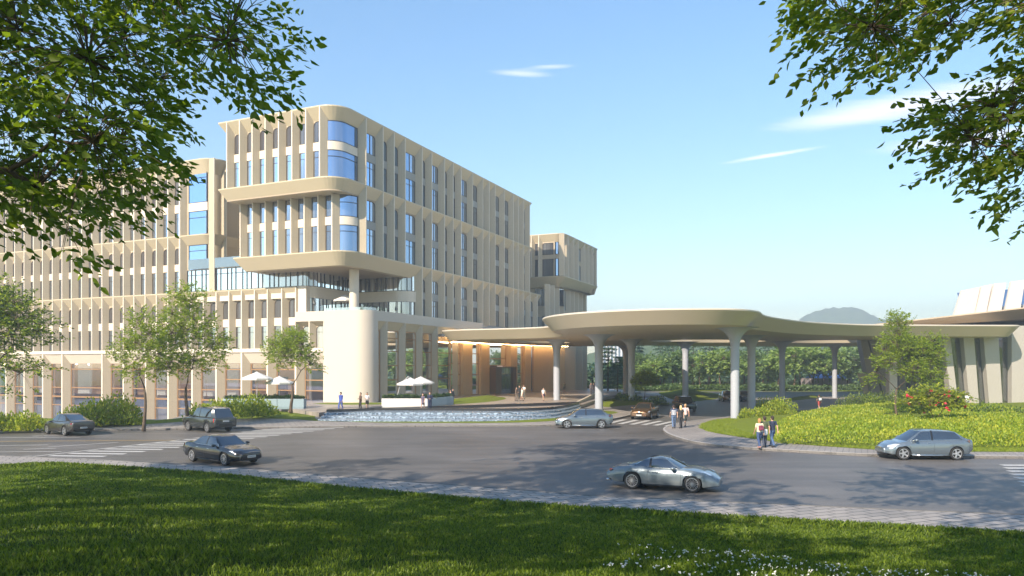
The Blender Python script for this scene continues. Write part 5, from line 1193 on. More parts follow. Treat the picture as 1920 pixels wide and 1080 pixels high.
make_tree('ornamental_tree', 'small round green tree with low branches under the canopy beside the drive', 'tree', (bx, by, .35), wood, V, F_, M['leaf_elm'], leaf2=M['leaf_lit'], frac2=.45, r_=r_)

# ---- ground cover on the island: uncountable, one object
r_ = np.random.default_rng(51)
gc_poly = [G(*p)[:2] for p in ((1462, 838), (1445, 812), (1470, 795), (1530, 780), (1610, 772), (1690, 768), (1760, 771), (1850, 776), (1950, 782), (2150, 790), (2100, 846), (1900, 847), (1700, 845), (1560, 841))]
hole_poly = [G(*p)[:2] for p in ((1640, 792), (1680, 783), (1740, 785), (1752, 800), (1700, 806), (1655, 802))]
hole2 = [G(*p)[:2] for p in ((1870, 776), (1960, 776), (1990, 792), (1900, 790))]
A = np.array(gc_poly); mn, mx = A.min(0), A.max(0); N = 190000
X = r_.uniform(mn[0], mx[0], N); Y = r_.uniform(mn[1], mx[1], N); ok = in_poly(X, Y, gc_poly) & ~in_poly(X, Y, hole_poly) & ~in_poly(X, Y, hole2); X, Y = X[ok], Y[ok]
def bnd(X, Y, poly):
    P_ = np.array(poly); B_ = np.roll(P_, -1, 0); best = np.full(len(X), 1e9)
    for (ax, ay), (bx_, by_) in zip(P_, B_):
        ex, ey = bx_ - ax, by_ - ay; t_ = np.clip(((X - ax) * ex + (Y - ay) * ey) / (ex * ex + ey * ey), 0, 1); best = np.minimum(best, np.hypot(ax + ex * t_ - X, ay + ey * t_ - Y))
    return best
def soft_noise(X, Y, s, seed):
    q = np.random.default_rng(seed); v = 0
    for i in range(7):
        a = q.random() * 6.28; f = s * (0.6 + q.random() * 1.8); v = v + np.sin((X * math.cos(a) + Y * math.sin(a)) * f + q.random() * 6.28)
    return v / 7
e = np.minimum(1, np.minimum(bnd(X, Y, gc_poly), bnd(X, Y, hole_poly)) / 1.1); hh = (0.35 + .45 * np.sqrt(e) + (.30 * soft_noise(X, Y, 1.5, 5) + .28 * soft_noise(X, Y, 4.0, 6)) * e) * (0.75 + .25 * e)
dh = np.minimum(1, bnd(X, Y, gc_poly) / 5); base_z = .14 + .30 * dh * dh * (3 - 2 * dh); hh = hh * .78
Z = base_z + hh * (r_.random(len(X)) ** .35)
P = np.stack([X, Y, Z], 1); ax_ = r_.normal(size=P.shape) * .5 + np.array([0, 0, .8])
V, F_ = leaves_at(P, .17, r_, 'quad', .48, -.2, ax_, .3)
tone = soft_noise(X, Y, .8, 9); mi = (r_.random(len(F_)) < np.clip(.40 + 1.1 * tone, .08, .92)).astype(np.int32); mi[r_.random(len(F_)) < np.clip(.16 + .5 * soft_noise(X, Y, 2.2, 19), .04, .6)] = 2
tag(link('ground_cover', raw_mesh('ground_cover', V, F_, [M['hedge'], M['hedge2'], M['leaf_elm']], mi)), 'dense yellow-green ground cover planting filling the traffic island', 'ground cover', None, 'stuff')

# ---- background trees
def far_round(r_, h, w_, lm, leaf=.55, n=240):
    ells = [(0, 0, h * .66, w_ * .5, w_ * .5, h * .26, 1.2)] + [((r_.random() - .5) * w_ * .8, (r_.random() - .5) * w_ * .6, h * (.5 + .32 * r_.random()), w_ * .27, w_ * .27, h * .14, .4) for _ in range(6)]
    P = ell_pts(r_, ells, n, .4); wood, V, F_ = tree_mesh(r_, (0, 0, 0), (0, 0, h * .36), h * .022, P, 14, leaf, L=w_ * .14, k=13, ratio=.7, droop=.15, twig_r=.03, bend=.5)
    return wood, V, F_
def far_conifer(r_, h, w_, leaf=.5, n=260):
    t_ = r_.random(n) ** .8; z = h * (.12 + .88 * t_); rad_ = w_ * .5 * (1 - t_) * (.55 + .45 * r_.random(n)) + .1; an = r_.random(n) * 6.28
    lay = np.round(z / (h * .07)) * h * .07; z = z * .35 + lay * .65
    P = np.stack([np.cos(an) * rad_, np.sin(an) * rad_, z], 1); wood = MB(); wood.tube([(0, 0, 0), (.05, 0, h * .5), (0, 0, h)], [h * .02, h * .012, .02], 7)
    D_ = np.stack([np.cos(an), np.sin(an), np.full(n, -.12)], 1); V, F_ = sprays(P * np.array([.55, .55, 1]), D_, w_ * .22, 12, leaf, r_, 'quad', .35, .1, up=.7)
    return wood, V, F_
protos = []
for i in range(3):
    r_ = np.random.default_rng(60 + i); wood, V, F_ = far_round(r_, 8.5, 9, 'leaf_far'); protos.append((make_tree('park_tree', 'x', 'tree', (0, 0, 0), wood, V, F_, M[('leaf_far', 'leaf_far2', 'leaf_far')[i]], 'round trees beyond the canopy'), 8.5))
for i in range(2):
    r_ = np.random.default_rng(70 + i); wood, V, F_ = far_conifer(r_, 12.5, 6.5); protos.append((make_tree('conifer', 'x', 'tree', (0, 0, 0), wood, V, F_, M['leaf_pine'], 'tall conifers beyond the canopy'), 12.5))
for p_, _ in protos: KIDS[p_.name] = list(p_.children)
r_ = np.random.default_rng(80); used = [False] * 5
def place(kind, px, Y, h, label):
    o, h0 = protos[kind]
    if used[kind]: o = copy_tree(o)
    used[kind] = True; s = h / h0; o.location = (X_at(px, Y), Y, .05); o.scale = (s, s, s); o.rotation_euler.z = r_.random() * 6.28; o['label'] = label; return o
bgt = [(3, 1140, 132, 9.5, 'dark conifer right beside the entrance wall fins'), (4, 1158, 128, 6.5, 'short dark conifer seen left of the rear canopy column'), (1, 1220, 152, 6.0, 'small light tree in the first gap right of the paired columns'), (0, 1245, 158, 7.5, 'green park tree just left of the column on the mound'), (2, 1268, 162, 8.5, 'green park tree directly behind the column on the mound'),
       (3, 1238, 172, 11.5, 'tall hazy conifer in the first wide gap, left one'), (4, 1262, 175, 12.5, 'tall hazy conifer left of the mound column'), (1, 1350, 150, 8.2, 'broad light green park tree with clear trunk in the middle gap'), (0, 1312, 158, 7.5, 'green park tree right of the mound column'), (2, 1395, 160, 8.5, 'park tree behind the two front columns'), (3, 1300, 176, 12.5, 'tall hazy conifer right of the mound column'), (4, 1330, 180, 13, 'tallest hazy conifer in the middle gap'), (3, 1372, 178, 12, 'hazy conifer left of the front column'),
       (0, 1430, 156, 8, 'park tree right of the paired front columns'), (4, 1440, 175, 11, 'hazy conifer right of the paired front columns'), (1, 1490, 150, 9.5, 'bright rounded park tree right of the slim middle column'), (2, 1525, 158, 8, 'green park tree between the two slim columns'), (1, 1545, 152, 9, 'light green park tree left of the last canopy column'), (0, 1590, 156, 9.5, 'large park tree right of the last canopy column'), (2, 1615, 150, 9, 'park tree beside the leaning grey piers'), (3, 1500, 178, 12, 'hazy conifer behind the bright rounded tree'), (0, 1460, 168, 9, 'park tree behind the slim middle column'), (2, 1200, 165, 8, 'park tree behind the paired columns'), (4, 1195, 178, 11, 'hazy conifer behind the paired columns'),
       (1, 1570, 170, 9.5, 'light tree behind the last canopy column'), (3, 1620, 175, 12, 'hazy conifer behind the leaning grey piers'), (0, 1650, 160, 9, 'park tree hidden behind the pavilion end'), (4, 1410, 185, 13, 'hazy conifer between the front columns')]
for t_ in bgt: place(*t_)
# clipped undergrowth along the park edge, reads as one mass
N = 42000; X = r_.uniform(10, 120, N); Y = 146 + r_.random(N) * 3 + 2 * np.sin(X * .21); hgt = .8 + .8 * soft_noise(X, Y, .5, 3) + .4 * soft_noise(X, Y, 1.6, 4)
P = np.stack([X, Y, np.abs(hgt) * r_.random(N) ** .5 + .05], 1); V, F_ = leaves_at(P, .5, r_, 'quad', .6)
tag(link('undergrowth', raw_mesh('undergrowth', V, F_, [M['leaf_dark'], M['leaf_far']], (r_.random(N) < .5).astype(np.int32))), 'low dark undergrowth along the foot of the far park trees', 'undergrowth', None, 'stuff')
N = 60000; X = r_.uniform(-30, 260, N); Y = 190 + r_.random(N) * 40; hgt = 4.6 + 1.6 * soft_noise(X, Y, .35, 13) + 1.2 * soft_noise(X, Y, 1.1, 14)
P = np.stack([X, Y, hgt * r_.random(N) ** .4], 1); V, F_ = leaves_at(P, 1.3, r_, 'quad', .7)
tag(link('far_wood', raw_mesh('far_wood', V, F_, [M['leaf_pine'], M['leaf_far']], (soft_noise(X, Y, .4, 15) > 0).astype(np.int32))), 'hazy wood closing the view behind the park trees', 'wood', None, 'stuff')

# ---- grass blades on the bank, denser and finer than the turf below: one object
def blade_clump(r_, nb, h, spread):
    P = np.zeros((nb, 3)); P[:, :2] = r_.normal(size=(nb, 2)) * spread; hh = h * (.5 + .8 * r_.random(nb)); an = r_.random(nb) * 6.28; d = np.stack([np.cos(an), np.sin(an), np.zeros(nb)], 1); ln = (.15 + .5 * r_.random(nb))[:, None] * hh[:, None]
    sd_ = np.cross(d, np.array([0, 0, 1.0])) * .0045; up = np.array([0, 0, 1.0]) * hh[:, None]
    V = np.stack([P - sd_, P + sd_, P + up * .6 + d * ln * .35 + sd_ * .8, P + up * .6 + d * ln * .35 - sd_ * .8, P + up + d * ln], 1).reshape(-1, 3)
    i = np.arange(nb)[:, None] * 5; F_ = np.concatenate([i + np.array([[0, 1, 2, 3]]), i + np.array([[3, 2, 4, 4]])], 0); return V, F_
M['grass'] = leaf_mat('grass_blade', (0.03, 0.065, 0.008), (0.18, 0.24, 0.022), .4, .5)
r_ = np.random.default_rng(90)
def clumps_at(X, Y, h, nb, spread, r_, wd=.0045, zf_=None):
    """all blades in one numpy mesh"""
    n = len(X); Z = np.array([ (zf_ or hill_z)(x, y) for x, y in zip(X, Y)]) - .01
    P = np.repeat(np.stack([X, Y, Z], 1), nb, 0); P[:, :2] += r_.normal(size=(n * nb, 2)) * spread
    hh = np.repeat(h, nb) * (.45 + .8 * r_.random(n * nb)); an = r_.random(n * nb) * 6.28; d = np.stack([np.cos(an), np.sin(an), np.zeros(n * nb)], 1)
    ln = ((.15 + .55 * r_.random(n * nb)) * hh)[:, None]; w_ = wd * np.repeat(np.maximum(1, np.hypot(X, Y) / 7), nb)[:, None]
    sa = r_.random(n * nb) * 6.28; sd_ = np.stack([np.cos(sa), np.sin(sa), np.zeros(n * nb)], 1) * w_
    up = np.zeros((n * nb, 3)); up[:, 2] = hh
    V = np.stack([P - sd_, P + sd_, P + up * .75 + d * ln * .4 + sd_ * .6, P + up + d * ln], 1).reshape(-1, 3)
    return V, np.arange(n * nb * 4).reshape(-1, 4)
def bank_points(n, pxr, r_):
    px = r_.uniform(*pxr, n); th = np.arctan((px - 960) / FOC); D_ = np.array([edge_dist(t_) for t_ in np.linspace(th.min(), th.max(), 400)]); D_ = np.interp(th, np.linspace(th.min(), th.max(), 400), D_)
    q = r_.random(n) ** .75; R_ = 4.2 + (D_ - 4.2) * q; return R_ * np.sin(th), R_ * np.cos(th), q
X, Y, q = bank_points(62000, (-160, 2080), r_)
h = .085 + .05 * np.clip(soft_noise(X, Y, .8, 21), -1, 1); V, F_ = clumps_at(X, Y, np.abs(h), 7, .10, r_)
# longer tufts fringing the pavement edge and nearest the lens
Xe, Ye, qe = bank_points(9000, (-160, 2080), r_); th = np.arctan2(Xe, Ye); De = np.array([edge_dist(t_) for t_ in th]); R_ = De - np.abs(r_.normal(size=len(De))) * .35; Xe, Ye = R_ * np.sin(th), R_ * np.cos(th)
V2, F2 = clumps_at(Xe, Ye, .09 + .10 * r_.random(len(Xe)), 6, .09, r_)
Xn, Yn, _ = bank_points(14000, (-160, 420), r_); ok = np.hypot(Xn, Yn) < 9 ; Xn, Yn = Xn[ok], Yn[ok]
V3, F3 = clumps_at(Xn, Yn, .10 + .09 * r_.random(len(Xn)), 8, .08, r_, .0035)
Vg = np.concatenate([V, V2, V3]); Fg = np.concatenate([F_, F2 + len(V), F3 + len(V) + len(V2)])
tag(link('grass', raw_mesh('grass', Vg, Fg, M['grass'])), 'mown green grass with longer tufts covering the foreground bank', 'grass', None, 'stuff')
# white clover flowers
X, Y, q = bank_points(16000, (960, 2000), r_); nn = soft_noise(X, Y, .9, 33); px = 960 + FOC * X / Y; R_ = np.hypot(X, Y)
ok = (nn + .25 * soft_noise(X, Y, 3.0, 8) > -.12) & (R_ < 16) & (px > 1000 + 160 * soft_noise(X, Y, .7, 2)) & (r_.random(len(X)) < .20); X, Y = X[ok], Y[ok]
Z = np.array([hill_z(x, y) for x, y in zip(X, Y)]) + .10 + .04 * r_.random(len(X)); P = np.repeat(np.stack([X, Y, Z], 1), 5, 0)
V, F_ = leaves_at(P, .028, r_, 'quad', .8, 0, None, .5); tag(link('clover_flowers', raw_mesh('clover_flowers', V, F_, M['flower_w'])), 'tiny white clover flowers scattered through the right side of the bank', 'flowers', None, 'stuff')
# short turf texture on the sunny island lawn and forecourt lawn edges
X = r_.uniform(12, 32, 60000); Y = r_.uniform(38, 66, 60000); lp = [G(*p)[:2] for p in ((1315, 806), (1335, 814), (1400, 825), (1480, 835), (1560, 842), (1700, 850), (1920, 852), (1900, 846), (1560, 840), (1462, 836), (1440, 812), (1480, 790), (1400, 783), (1340, 791), (1318, 798))]
ok = in_poly(X, Y, lp); X, Y = X[ok], Y[ok]
dl = np.minimum(1, bnd(X, Y, lp) / 5.0); zl = .14 + .35 * dl
V, F_ = clumps_at(X, Y, np.full(len(X), .07), 3, .12, r_, zf_=lambda x, y: .16); V[:, 2] += np.repeat(np.repeat(np.interp(dl, [0, 1], [0, .2]), 3), 4)
M['grass_lit'] = leaf_mat('lawn_blade', (0.14, 0.19, 0.015), (0.24, 0.28, 0.03), .4, .6)
tag(link('lawn_blades', raw_mesh('lawn_blades', V, F_, M['grass_lit'])), 'short bright grass blades on the sunny island lawn', 'grass', None, 'stuff')
# ------------------------------------------------------------------ cars
M['tyre'] = mat('tyre_rubber', (0.02, 0.02, 0.02), 0.85); M['rim'] = mat('alloy_rim', (0.62, 0.62, 0.64), 0.28, metal=0.85)
M['rim_dark'] = mat('dark_rim_well', (0.015, 0.015, 0.016), 0.6); M['trim'] = mat('black_trim', (0.012, 0.012, 0.013), 0.35)
M['chrome'] = mat('chrome', (0.8, 0.8, 0.8), 0.12, metal=1.0); M['head'] = mat('headlight_glass', (0.75, 0.78, 0.8), 0.08, metal=.5, coat=1.0)
M['tail'] = mat('tail_light', (0.45, 0.015, 0.012), 0.15, coat=1.0); M['plate'] = mat('number_plate', (0.75, 0.75, 0.72), 0.5)
M['plate_ink'] = mat('plate_ink', (0.02, 0.02, 0.05), 0.5)
def paint(name, c, metal=.55, rough=.28): return mat(name, c, rough, metal=metal, coat=1.0)
def interp(tbl, x):
    if x <= tbl[0][0]: return tbl[0][1]
    for (x0, y0), (x1, y1) in zip(tbl[:-1], tbl[1:]):
        if x <= x1:
            t = (x - x0) / (x1 - x0); t = t * t * (3 - 2 * t) * .5 + t * .5; return y0 + (y1 - y0) * t
    return tbl[-1][1]
class Car:
    """x forward, y left, z up; origin on the ground under the middle"""
    def __init__(s, P): s.__dict__.update(P)
    def arch(s, x):
        z = 0
        for wx in (s.wf, s.wr):
            d = abs(x - wx)
            if d < s.ar: z = max(z, s.wr_ + math.sqrt(s.ar ** 2 - d * d) * .98)
        return z
    def sect(s, x):
        w_ = interp(s.width, x); zt = interp(s.top, x); zb = interp(s.bot, x); za = s.arch(x); zs = zt - s.sh * min(1, (zt - zb) / .5)
        zl = max(zb, min(za, zs - .05)); mid = zl + (zs - zl) * .55
        return [(0, zl + .02), (w_ * .78, zl + .01 if za < zb else zl + .015), (w_ * .965, zl + (0.05 if za <= zb else .0)), (w_ * .995, zl + (mid - zl) * .4 if za <= zb else zl + .012), (w_ * 1.0, mid), (w_ * .985, zs - .03), (w_ * .955, zs + (zt - zs) * .45), (w_ * .86, zt - .005), (w_ * .5, zt + s.crown * .8), (0, zt + s.crown)]
    def side(s, x, z):
        """y of the body side at height z"""
        sc = s.sect(x)[1:8]
        for (y0, z0), (y1, z1) in zip(sc[:-1], sc[1:]):
            if z0 <= z <= z1: return y0 + (y1 - y0) * (z - z0) / max(1e-6, z1 - z0)
        return sc[3][0]
def build_car(P, name, label, cat, group=None):
    c = Car(P); root = empty(name, (0, 0, 0), label, cat, group); pm = P['paint']
    L = c.L / 2; xs = set(np.linspace(-L, L, 49).tolist())
    for wx in (c.wf, c.wr):
        for k in range(-10, 11): xs.add(wx + c.ar * math.sin(k * math.pi / 20))
        xs.add(wx - c.ar - .012); xs.add(wx + c.ar + .012)
    xs = sorted(x for x in xs if -L <= x <= L); keep = [xs[0]]
    for x in xs[1:]:
        if x - keep[-1] > .008: keep.append(x)
    mb = MB(); rows = []
    for x in keep:
        h = c.sect(x); rows.append([(x, y, z) for y, z in h] + [(x, -y, z) for y, z in h[-2:0:-1]])
    # rounded ends
    def endcap(row, dx_, n=3):
        P_ = np.array(row); ce = P_.mean(0); out_ = []
        for k in range(1, n + 1):
            t = k / n; q = ce + (P_ - ce) * (1 - .16 * t ** 2); q[:, 0] = P_[:, 0] + dx_ * math.sin(t * math.pi / 2); out_.append([tuple(v) for v in q])
        return out_
    rows = endcap(rows[0], -.07)[::-1] + rows + endcap(rows[-1], .07)
    mb.grid(rows, 0, closed=True, capends=True)
    body = mb.build('body', [pm], root, smooth=True, angle=38)
    # greenhouse
    g = c.gh; wb, wt, zr = g['wb'], g['wt'], g['zr']; bz = lambda x: interp(c.top, x) - .02
    xf, xr, tf, tr, xA, xB, xC = g['xf'], g['xr'], g['tf'], g['tr'], g['xA'], g['xB'], g['xC']
    bot = [(xf, 0), (xf - .03, wb * .5), (xf - .13, wb * .84), (xA, wb * .985), ((xA * 2 + xB) / 3, wb * .997), ((xA + xB * 2) / 3, wb), (xB + .05, wb), (xB - .05, wb), ((xC + xB * 2) / 3, wb), ((xC * 2 + xB) / 3, wb * .995), (xC, wb * .985), (xr + g.get('rc', .14), wb * .82), (xr + .04, wb * .48), (xr, 0)]
    k = (xA - g['tA']); top = [(tf, 0), (tf - .02, wt * .5), (tf - .06, wt * .86), (g['tA'], wt * .98), ((g['tA'] * 2 + xB) / 3, wt * .995), ((g['tA'] + xB * 2) / 3, wt), (xB + .02, wt), (xB - .06, wt), ((g['tC'] + xB * 2) / 3, wt), ((g['tC'] * 2 + xB) / 3, wt * .99), (g['tC'], wt * .97), (tr + .08, wt * .84), (tr + .02, wt * .5), (tr, 0)]
    zt = lambda x: interp(g['roof'], x)
    ring = lambda pts: pts + [(x, -y) for x, y in pts[-2:0:-1]]
    B_, T_ = ring(bot), ring(top); nR = len(B_)
    fr = g.get('rows', [0, .07, .5, .90, 1.0]); rws = []
    for t in fr:
        row = []
        for (x0, y0), (x1, y1) in zip(B_, T_):
            z0, z1 = bz(x0), zt(x1); bul = 1 + .022 * math.sin(t * math.pi)
            tt = t ** .92; row.append((x0 + (x1 - x0) * tt, (y0 + (y1 - y0) * t ** 1.15) * bul, z0 + (z1 - z0) * t))
        rws.append(row)
    kind_ = ['F', 'F', 'A', 'S', 'S', 'S', 'B', 'S', 'S', 'S', 'C', 'R', 'R']; kind_ = kind_ + kind_[::-1]
    shell = MB(); glass = {k_: MB() for k_ in ('F', 'S1', 'S2', 'R')}
    for i in range(len(rws) - 1):
        for j in range(nR):
            q = [rws[i][j], rws[i][(j + 1) % nR], rws[i + 1][(j + 1) % nR], rws[i + 1][j]]; kd = kind_[j]
            mid = 1 <= i <= len(rws) - 3
            if kd in 'FR' and 1 <= i <= len(rws) - 2: mid = True
            if mid and kd == 'F': glass['F'].face(q)
            elif mid and kd == 'R': glass['R'].face(q)
            elif mid and kd == 'S': glass['S1' if j < nR / 2 else 'S2'].face(q)
            elif kd == 'B': shell.face(q, 1)
            else: shell.face(q, 0)
    last = rws[-1]; ce = ((tf + tr) / 2, 0)
    prev = last
    for s_, dz in ((.72, .018), (.4, .028), (.08, .032)):
        row = [(ce[0] + (x - ce[0]) * s_, y * s_, zt(ce[0] + (x - ce[0]) * s_) + dz) for x, y, z in last]
        for j in range(nR): shell.face([prev[j], prev[(j + 1) % nR], row[(j + 1) % nR], row[j]], 2 if g.get('glassroof') else 0)
        prev = row
    shell.face(prev, 2 if g.get('glassroof') else 0)
    shell.build('cabin_shell', [P.get('roofpaint', pm), M['trim'], M['glass_car']], root, smooth=True, angle=40)
    glass['F'].build('windscreen', M['glass_car'], root, smooth=True); glass['R'].build('rear_window', M['glass_car'], root, smooth=True)
    glass['S1'].build('side_window', M['glass_car'], root, smooth=True); glass['S2'].build('side_window', M['glass_car'], root, smooth=True)
    # window trim line
    for sg in (1, -1):
        mb = MB(); pts = [(x, sg * (y * 1.0 + .006), bz(x) + .01) for x, y in bot[3:11]]; mb.tube(pts, .012, 4)
        tp = [(x, sg * (y + .012), zt(x) - .055) for x, y in top[3:11]]; mb.tube([pts[0]] + tp + [pts[-1]], .010, 4); mb.build('window_trim', M[P.get('trim', 'trim')], root, smooth=True)
    # wheels
    for wx in (c.wf, c.wr):
        for sg in (1, -1):
            R_, y0 = c.wr_, interp(c.width, wx) - .015; wd = .21
            tm_ = MB(); prof = [(R_ * .70, -.0), (R_ * .78, .005), (R_ * .93, .008), (R_ * .985, -.02), (R_, -.05), (R_, -wd + .05), (R_ * .97, -wd + .01), (R_ * .7, -wd)]
            rows = [[(wx + r * math.cos(a), sg * (y0 + o_), R_ + r * math.sin(a)) for a in [2 * math.pi * q / 36 for q in range(36)]] for r, o_ in prof]
            tm_.grid(rows, closed=True); wheel = tm_.build('wheel', M['tyre'], root, smooth=True, angle=40)
            rm = MB(); n = c.spokes; rr = R_ * .70
            rows = [[(wx + r * math.cos(a), sg * (y0 + o_), R_ + r * math.sin(a)) for a in [2 * math.pi * q / 32 for q in range(32)]] for r, o_ in ((rr * 1.03, .004), (rr * .93, .006), (rr * .90, -.03))]
            rm.grid(rows, 0, closed=True)
            rows = [[(wx + r * math.cos(a), sg * (y0 + o_), R_ + r * math.sin(a)) for a in [2 * math.pi * q / 24 for q in range(24)]] for r, o_ in ((rr * 1.02, -.10), (.01, -.10))]
            rm.grid(rows, 1, closed=True)
            for q in range(n):
                a = 2 * math.pi * q / n; w0, w1 = c.spw, c.spw * .8; ca, sa = math.cos(a), math.sin(a)
                pt = lambda r, o_, yy: (wx + r * ca - o_ * sa, sg * (y0 + yy), R_ + r * sa + o_ * ca)
                rm.face([pt(.03, -w0, -.005), pt(rr * .93, -w1, -.0), pt(rr * .93, w1, .0), pt(.03, w0, -.005)], 0)
                rm.face([pt(.03, -w0, -.005), pt(rr * .93, -w1, .0), pt(rr * .93, -w1, -.05), pt(.03, -w0, -.05)], 0); rm.face([pt(.03, w0, -.005), pt(rr * .93, w1, .0), pt(rr * .93, w1, -.05), pt(.03, w0, -.05)], 0)
            rows = [[(wx + r * math.cos(a), sg * (y0 + o_), R_ + r * math.sin(a)) for a in [2 * math.pi * q / 16 for q in range(16)]] for r, o_ in ((.05, -.03), (.05, .006), (.001, .008))]
            rm.grid(rows, 0, closed=True); o = rm.build('rim', [P.get('rim', M['rim']), M['rim_dark']], wheel, recalc=False)
    # dark wheel-well liners hide the hollow body
    # lights
    for sg in (1, -1):
        for nm, lst, m_ in (('headlight', c.head, 'head'), ('tail_light', c.tail, 'tail')):
            mb = MB()
            pr = [(x, sg * y, z) for x, y, z in lst]; cx_, cy_, cz_ = np.mean(pr, 0); ou = 1 if nm == 'headlight' else -1
            f0 = pr; mb.face(f0); mb.face([(x + ou * .02, y + sg * .012, z + .012) for x, y, z in f0][::-1] if False else [(cx_ + (x - cx_) * .75 + ou * .02, cy_ + (y - cy_) * .75 + sg * .012, cz_ + (z - cz_) * .75 + .008) for x, y, z in f0])
            nn = len(f0); f1 = [(cx_ + (x - cx_) * .75 + ou * .02, cy_ + (y - cy_) * .75 + sg * .012, cz_ + (z - cz_) * .75 + .008) for x, y, z in f0]
            for q in range(nn): mb.face([f0[q], f0[(q + 1) % nn], f1[(q + 1) % nn], f1[q]])
            mb.build(nm, M[m_], root, smooth=True, angle=50)
        mb = MB(); mx_, my_, mz_ = c.mirror
        rows = [[(mx_ + .10 * q[0], sg * (my_ + .12 * q[1]), mz_ + .075 * q[2]) for q in [(math.cos(a) * r, t_, math.sin(a) * r) for a in [2 * math.pi * k_ / 12 for k_ in range(12)]]] for r, t_ in ((.35, -1), (.9, -.6), (1, 0), (.85, .75), (.3, 1))]
        mb.grid(rows, closed=True, capends=True); mb.tube([(mx_ + .05, sg * (my_ - .22), mz_ - .06), (mx_, sg * (my_ - .08), mz_ - .02)], .02, 5); mb.build('wing_mirror', P.get('mirrorpaint', pm), root, smooth=True)
        for hx, hz in c.handles:
            y_ = c.side(hx, hz); mb = MB(); mb.tube([(hx - .10, sg * (y_ - .005), hz), (hx - .08, sg * (y_ + .018), hz), (hx + .08, sg * (y_ + .018), hz), (hx + .10, sg * (y_ - .005), hz)], .013, 6); mb.build('door_handle', M[P.get('handle', 'chrome')] if P.get('handle') else pm, root, smooth=True)
        # door gaps
        for dx_ in c.doors:
            mb = MB()
            z0, z1 = interp(c.bot, dx_) + .08, interp(c.top, dx_) - .04; pts = []
            for q in range(7):
                z = z0 + (z1 - z0) * q / 6; x = dx_ + (.05 if dx_ > 0 else -.06) * math.sin(q / 6 * math.pi) * 1; pts.append((x, sg * (c.side(x, z) + .0015), z))
            mb.tube(pts, .005, 4)
            mb.build('door_gap', M['trim'], root)
        y_ = interp(c.width, 0); mb = MB(); x0, x1 = c.wr + c.ar + .02, c.wf - c.ar - .02
        mb.tube([(x0, sg * (y_ * .99), interp(c.bot, 0) + .045), ((x0 + x1) / 2, sg * (y_ * .995), interp(c.bot, 0) + .04), (x1, sg * (y_ * .99), interp(c.bot, 0) + .045)], .03, 6); mb.build('sill', M[P.get('sillm', 'trim')], root, smooth=True)
    # front grille / intakes, rear bumper insert
    for nm, spec in (('grille', c.grille), ('rear_bumper', c.rear)):
        mb = MB()
        for x, wv, z0, z1, bow in spec:
            n = 10; rows = []
            for zz in (z0, z1): rows.append([(x - bow * (abs(2 * q / n - 1) ** 2) * (1 if x > 0 else -1), (2 * q / n - 1) * wv, zz) for q in range(n + 1)])
            mb.grid(rows); mb.grid([[(a - (.12 if x > 0 else -.12), b, z) for a, b, z in r] for r in rows])
            mb.grid([rows[0], [(a - (.12 if x > 0 else -.12), b, z) for a, b, z in rows[0]]]); mb.grid([rows[1], [(a - (.12 if x > 0 else -.12), b, z) for a, b, z in rows[1]]])
        mb.build(nm, M['trim'], root, recalc=False)
    for x, z in c.plates:
        mb = MB(); sg = 1 if x > 0 else -1; mb.prism([(x, -.24), (x + sg * .02, -.24), (x + sg * .02, .24), (x, .24)], z - .055, z + .055); pl_ = mb.build('number_plate', M['plate'], root)
        mb = MB(); r2 = random.Random(int(x * 100))
        for q in range(7):
            yy = -.19 + q * .063; mb.box(x + sg * .022, yy, z, .004, .035, .06)
            if q % 2: mb.box(x + sg * .022, yy + .01, z + .0, .006, .012, .03)
        mb.build('plate_characters', M['plate_ink'], pl_)
    for q in P.get('extras', []): q(root, c, pm)
    return root
sedan = dict(L=4.95, wf=1.48, wr=-1.45, wr_=.345, ar=.395, sh=.17, crown=.035, spokes=10, spw=.016,
    width=[(-2.47, .82), (-2.1, .91), (-1.4, .945), (0, .945), (1.4, .94), (1.9, .91), (2.2, .84), (2.38, .74), (2.47, .62)],
    top=[(-2.47, .95), (-2.2, 1.03), (-1.5, 1.02), (-.5, .98), (.8, .97), (1.3, .93), (1.9, .85), (2.25, .76), (2.47, .66)],
    bot=[(-2.47, .42), (-2.1, .24), (0, .19), (2.0, .20), (2.47, .30)],
    gh=dict(wb=.83, wt=.60, zr=1.44, xf=1.25, xr=-2.12, tf=.35, tr=-1.0, xA=.92, tA=.27, xB=-.22, xC=-1.50, tC=-.98, roof=[(-1.25, 1.30), (-.95, 1.37), (-.5, 1.425), (-.1, 1.44), (.15, 1.42), (.4, 1.36)], rc=.2),
    head=[(2.05, .74, .80), (2.34, .52, .72), (2.38, .60, .64), (2.20, .80, .66), (1.88, .90, .78)], tail=[(-2.50, .45, .80), (-2.50, .45, .92), (-2.40, .80, .94), (-2.30, .86, .90), (-2.42, .82, .80)],
    mirror=(.72, 1.0, 1.0), handles=[(.05, .80), (-.95, .84)], doors=[1.02, -.22, -1.12], grille=[(2.50, .48, .26, .42, .12)], rear=[(-2.53, .62, .30, .45, .12)], plates=[(2.53, .47), (-2.55, .62)])
def v(base, **k):
    d = dict(base); d.update(k); return d
M['p_black'] = paint('black_paint', (0.012, 0.012, 0.014), .3, .2); M['p_grey'] = paint('dark_grey_paint', (0.05, 0.047, 0.045), .5); M['p_suv'] = paint('graphite_paint', (0.04, 0.045, 0.045), .4, .25)
M['p_silver'] = paint('silver_grey_paint', (0.15, 0.18, 0.20), .45, .36); M['p_blue'] = paint('blue_grey_paint', (0.165, 0.20, 0.225), .6, .26); M['p_brown'] = paint('bronze_brown_paint', (0.16, 0.09, 0.045), .6, .3); M['p_dark'] = paint('deep_blue_black_paint', (0.02, 0.03, 0.035), .5)
black = v(sedan, paint=M['p_black'], trim='chrome', handle='chrome')
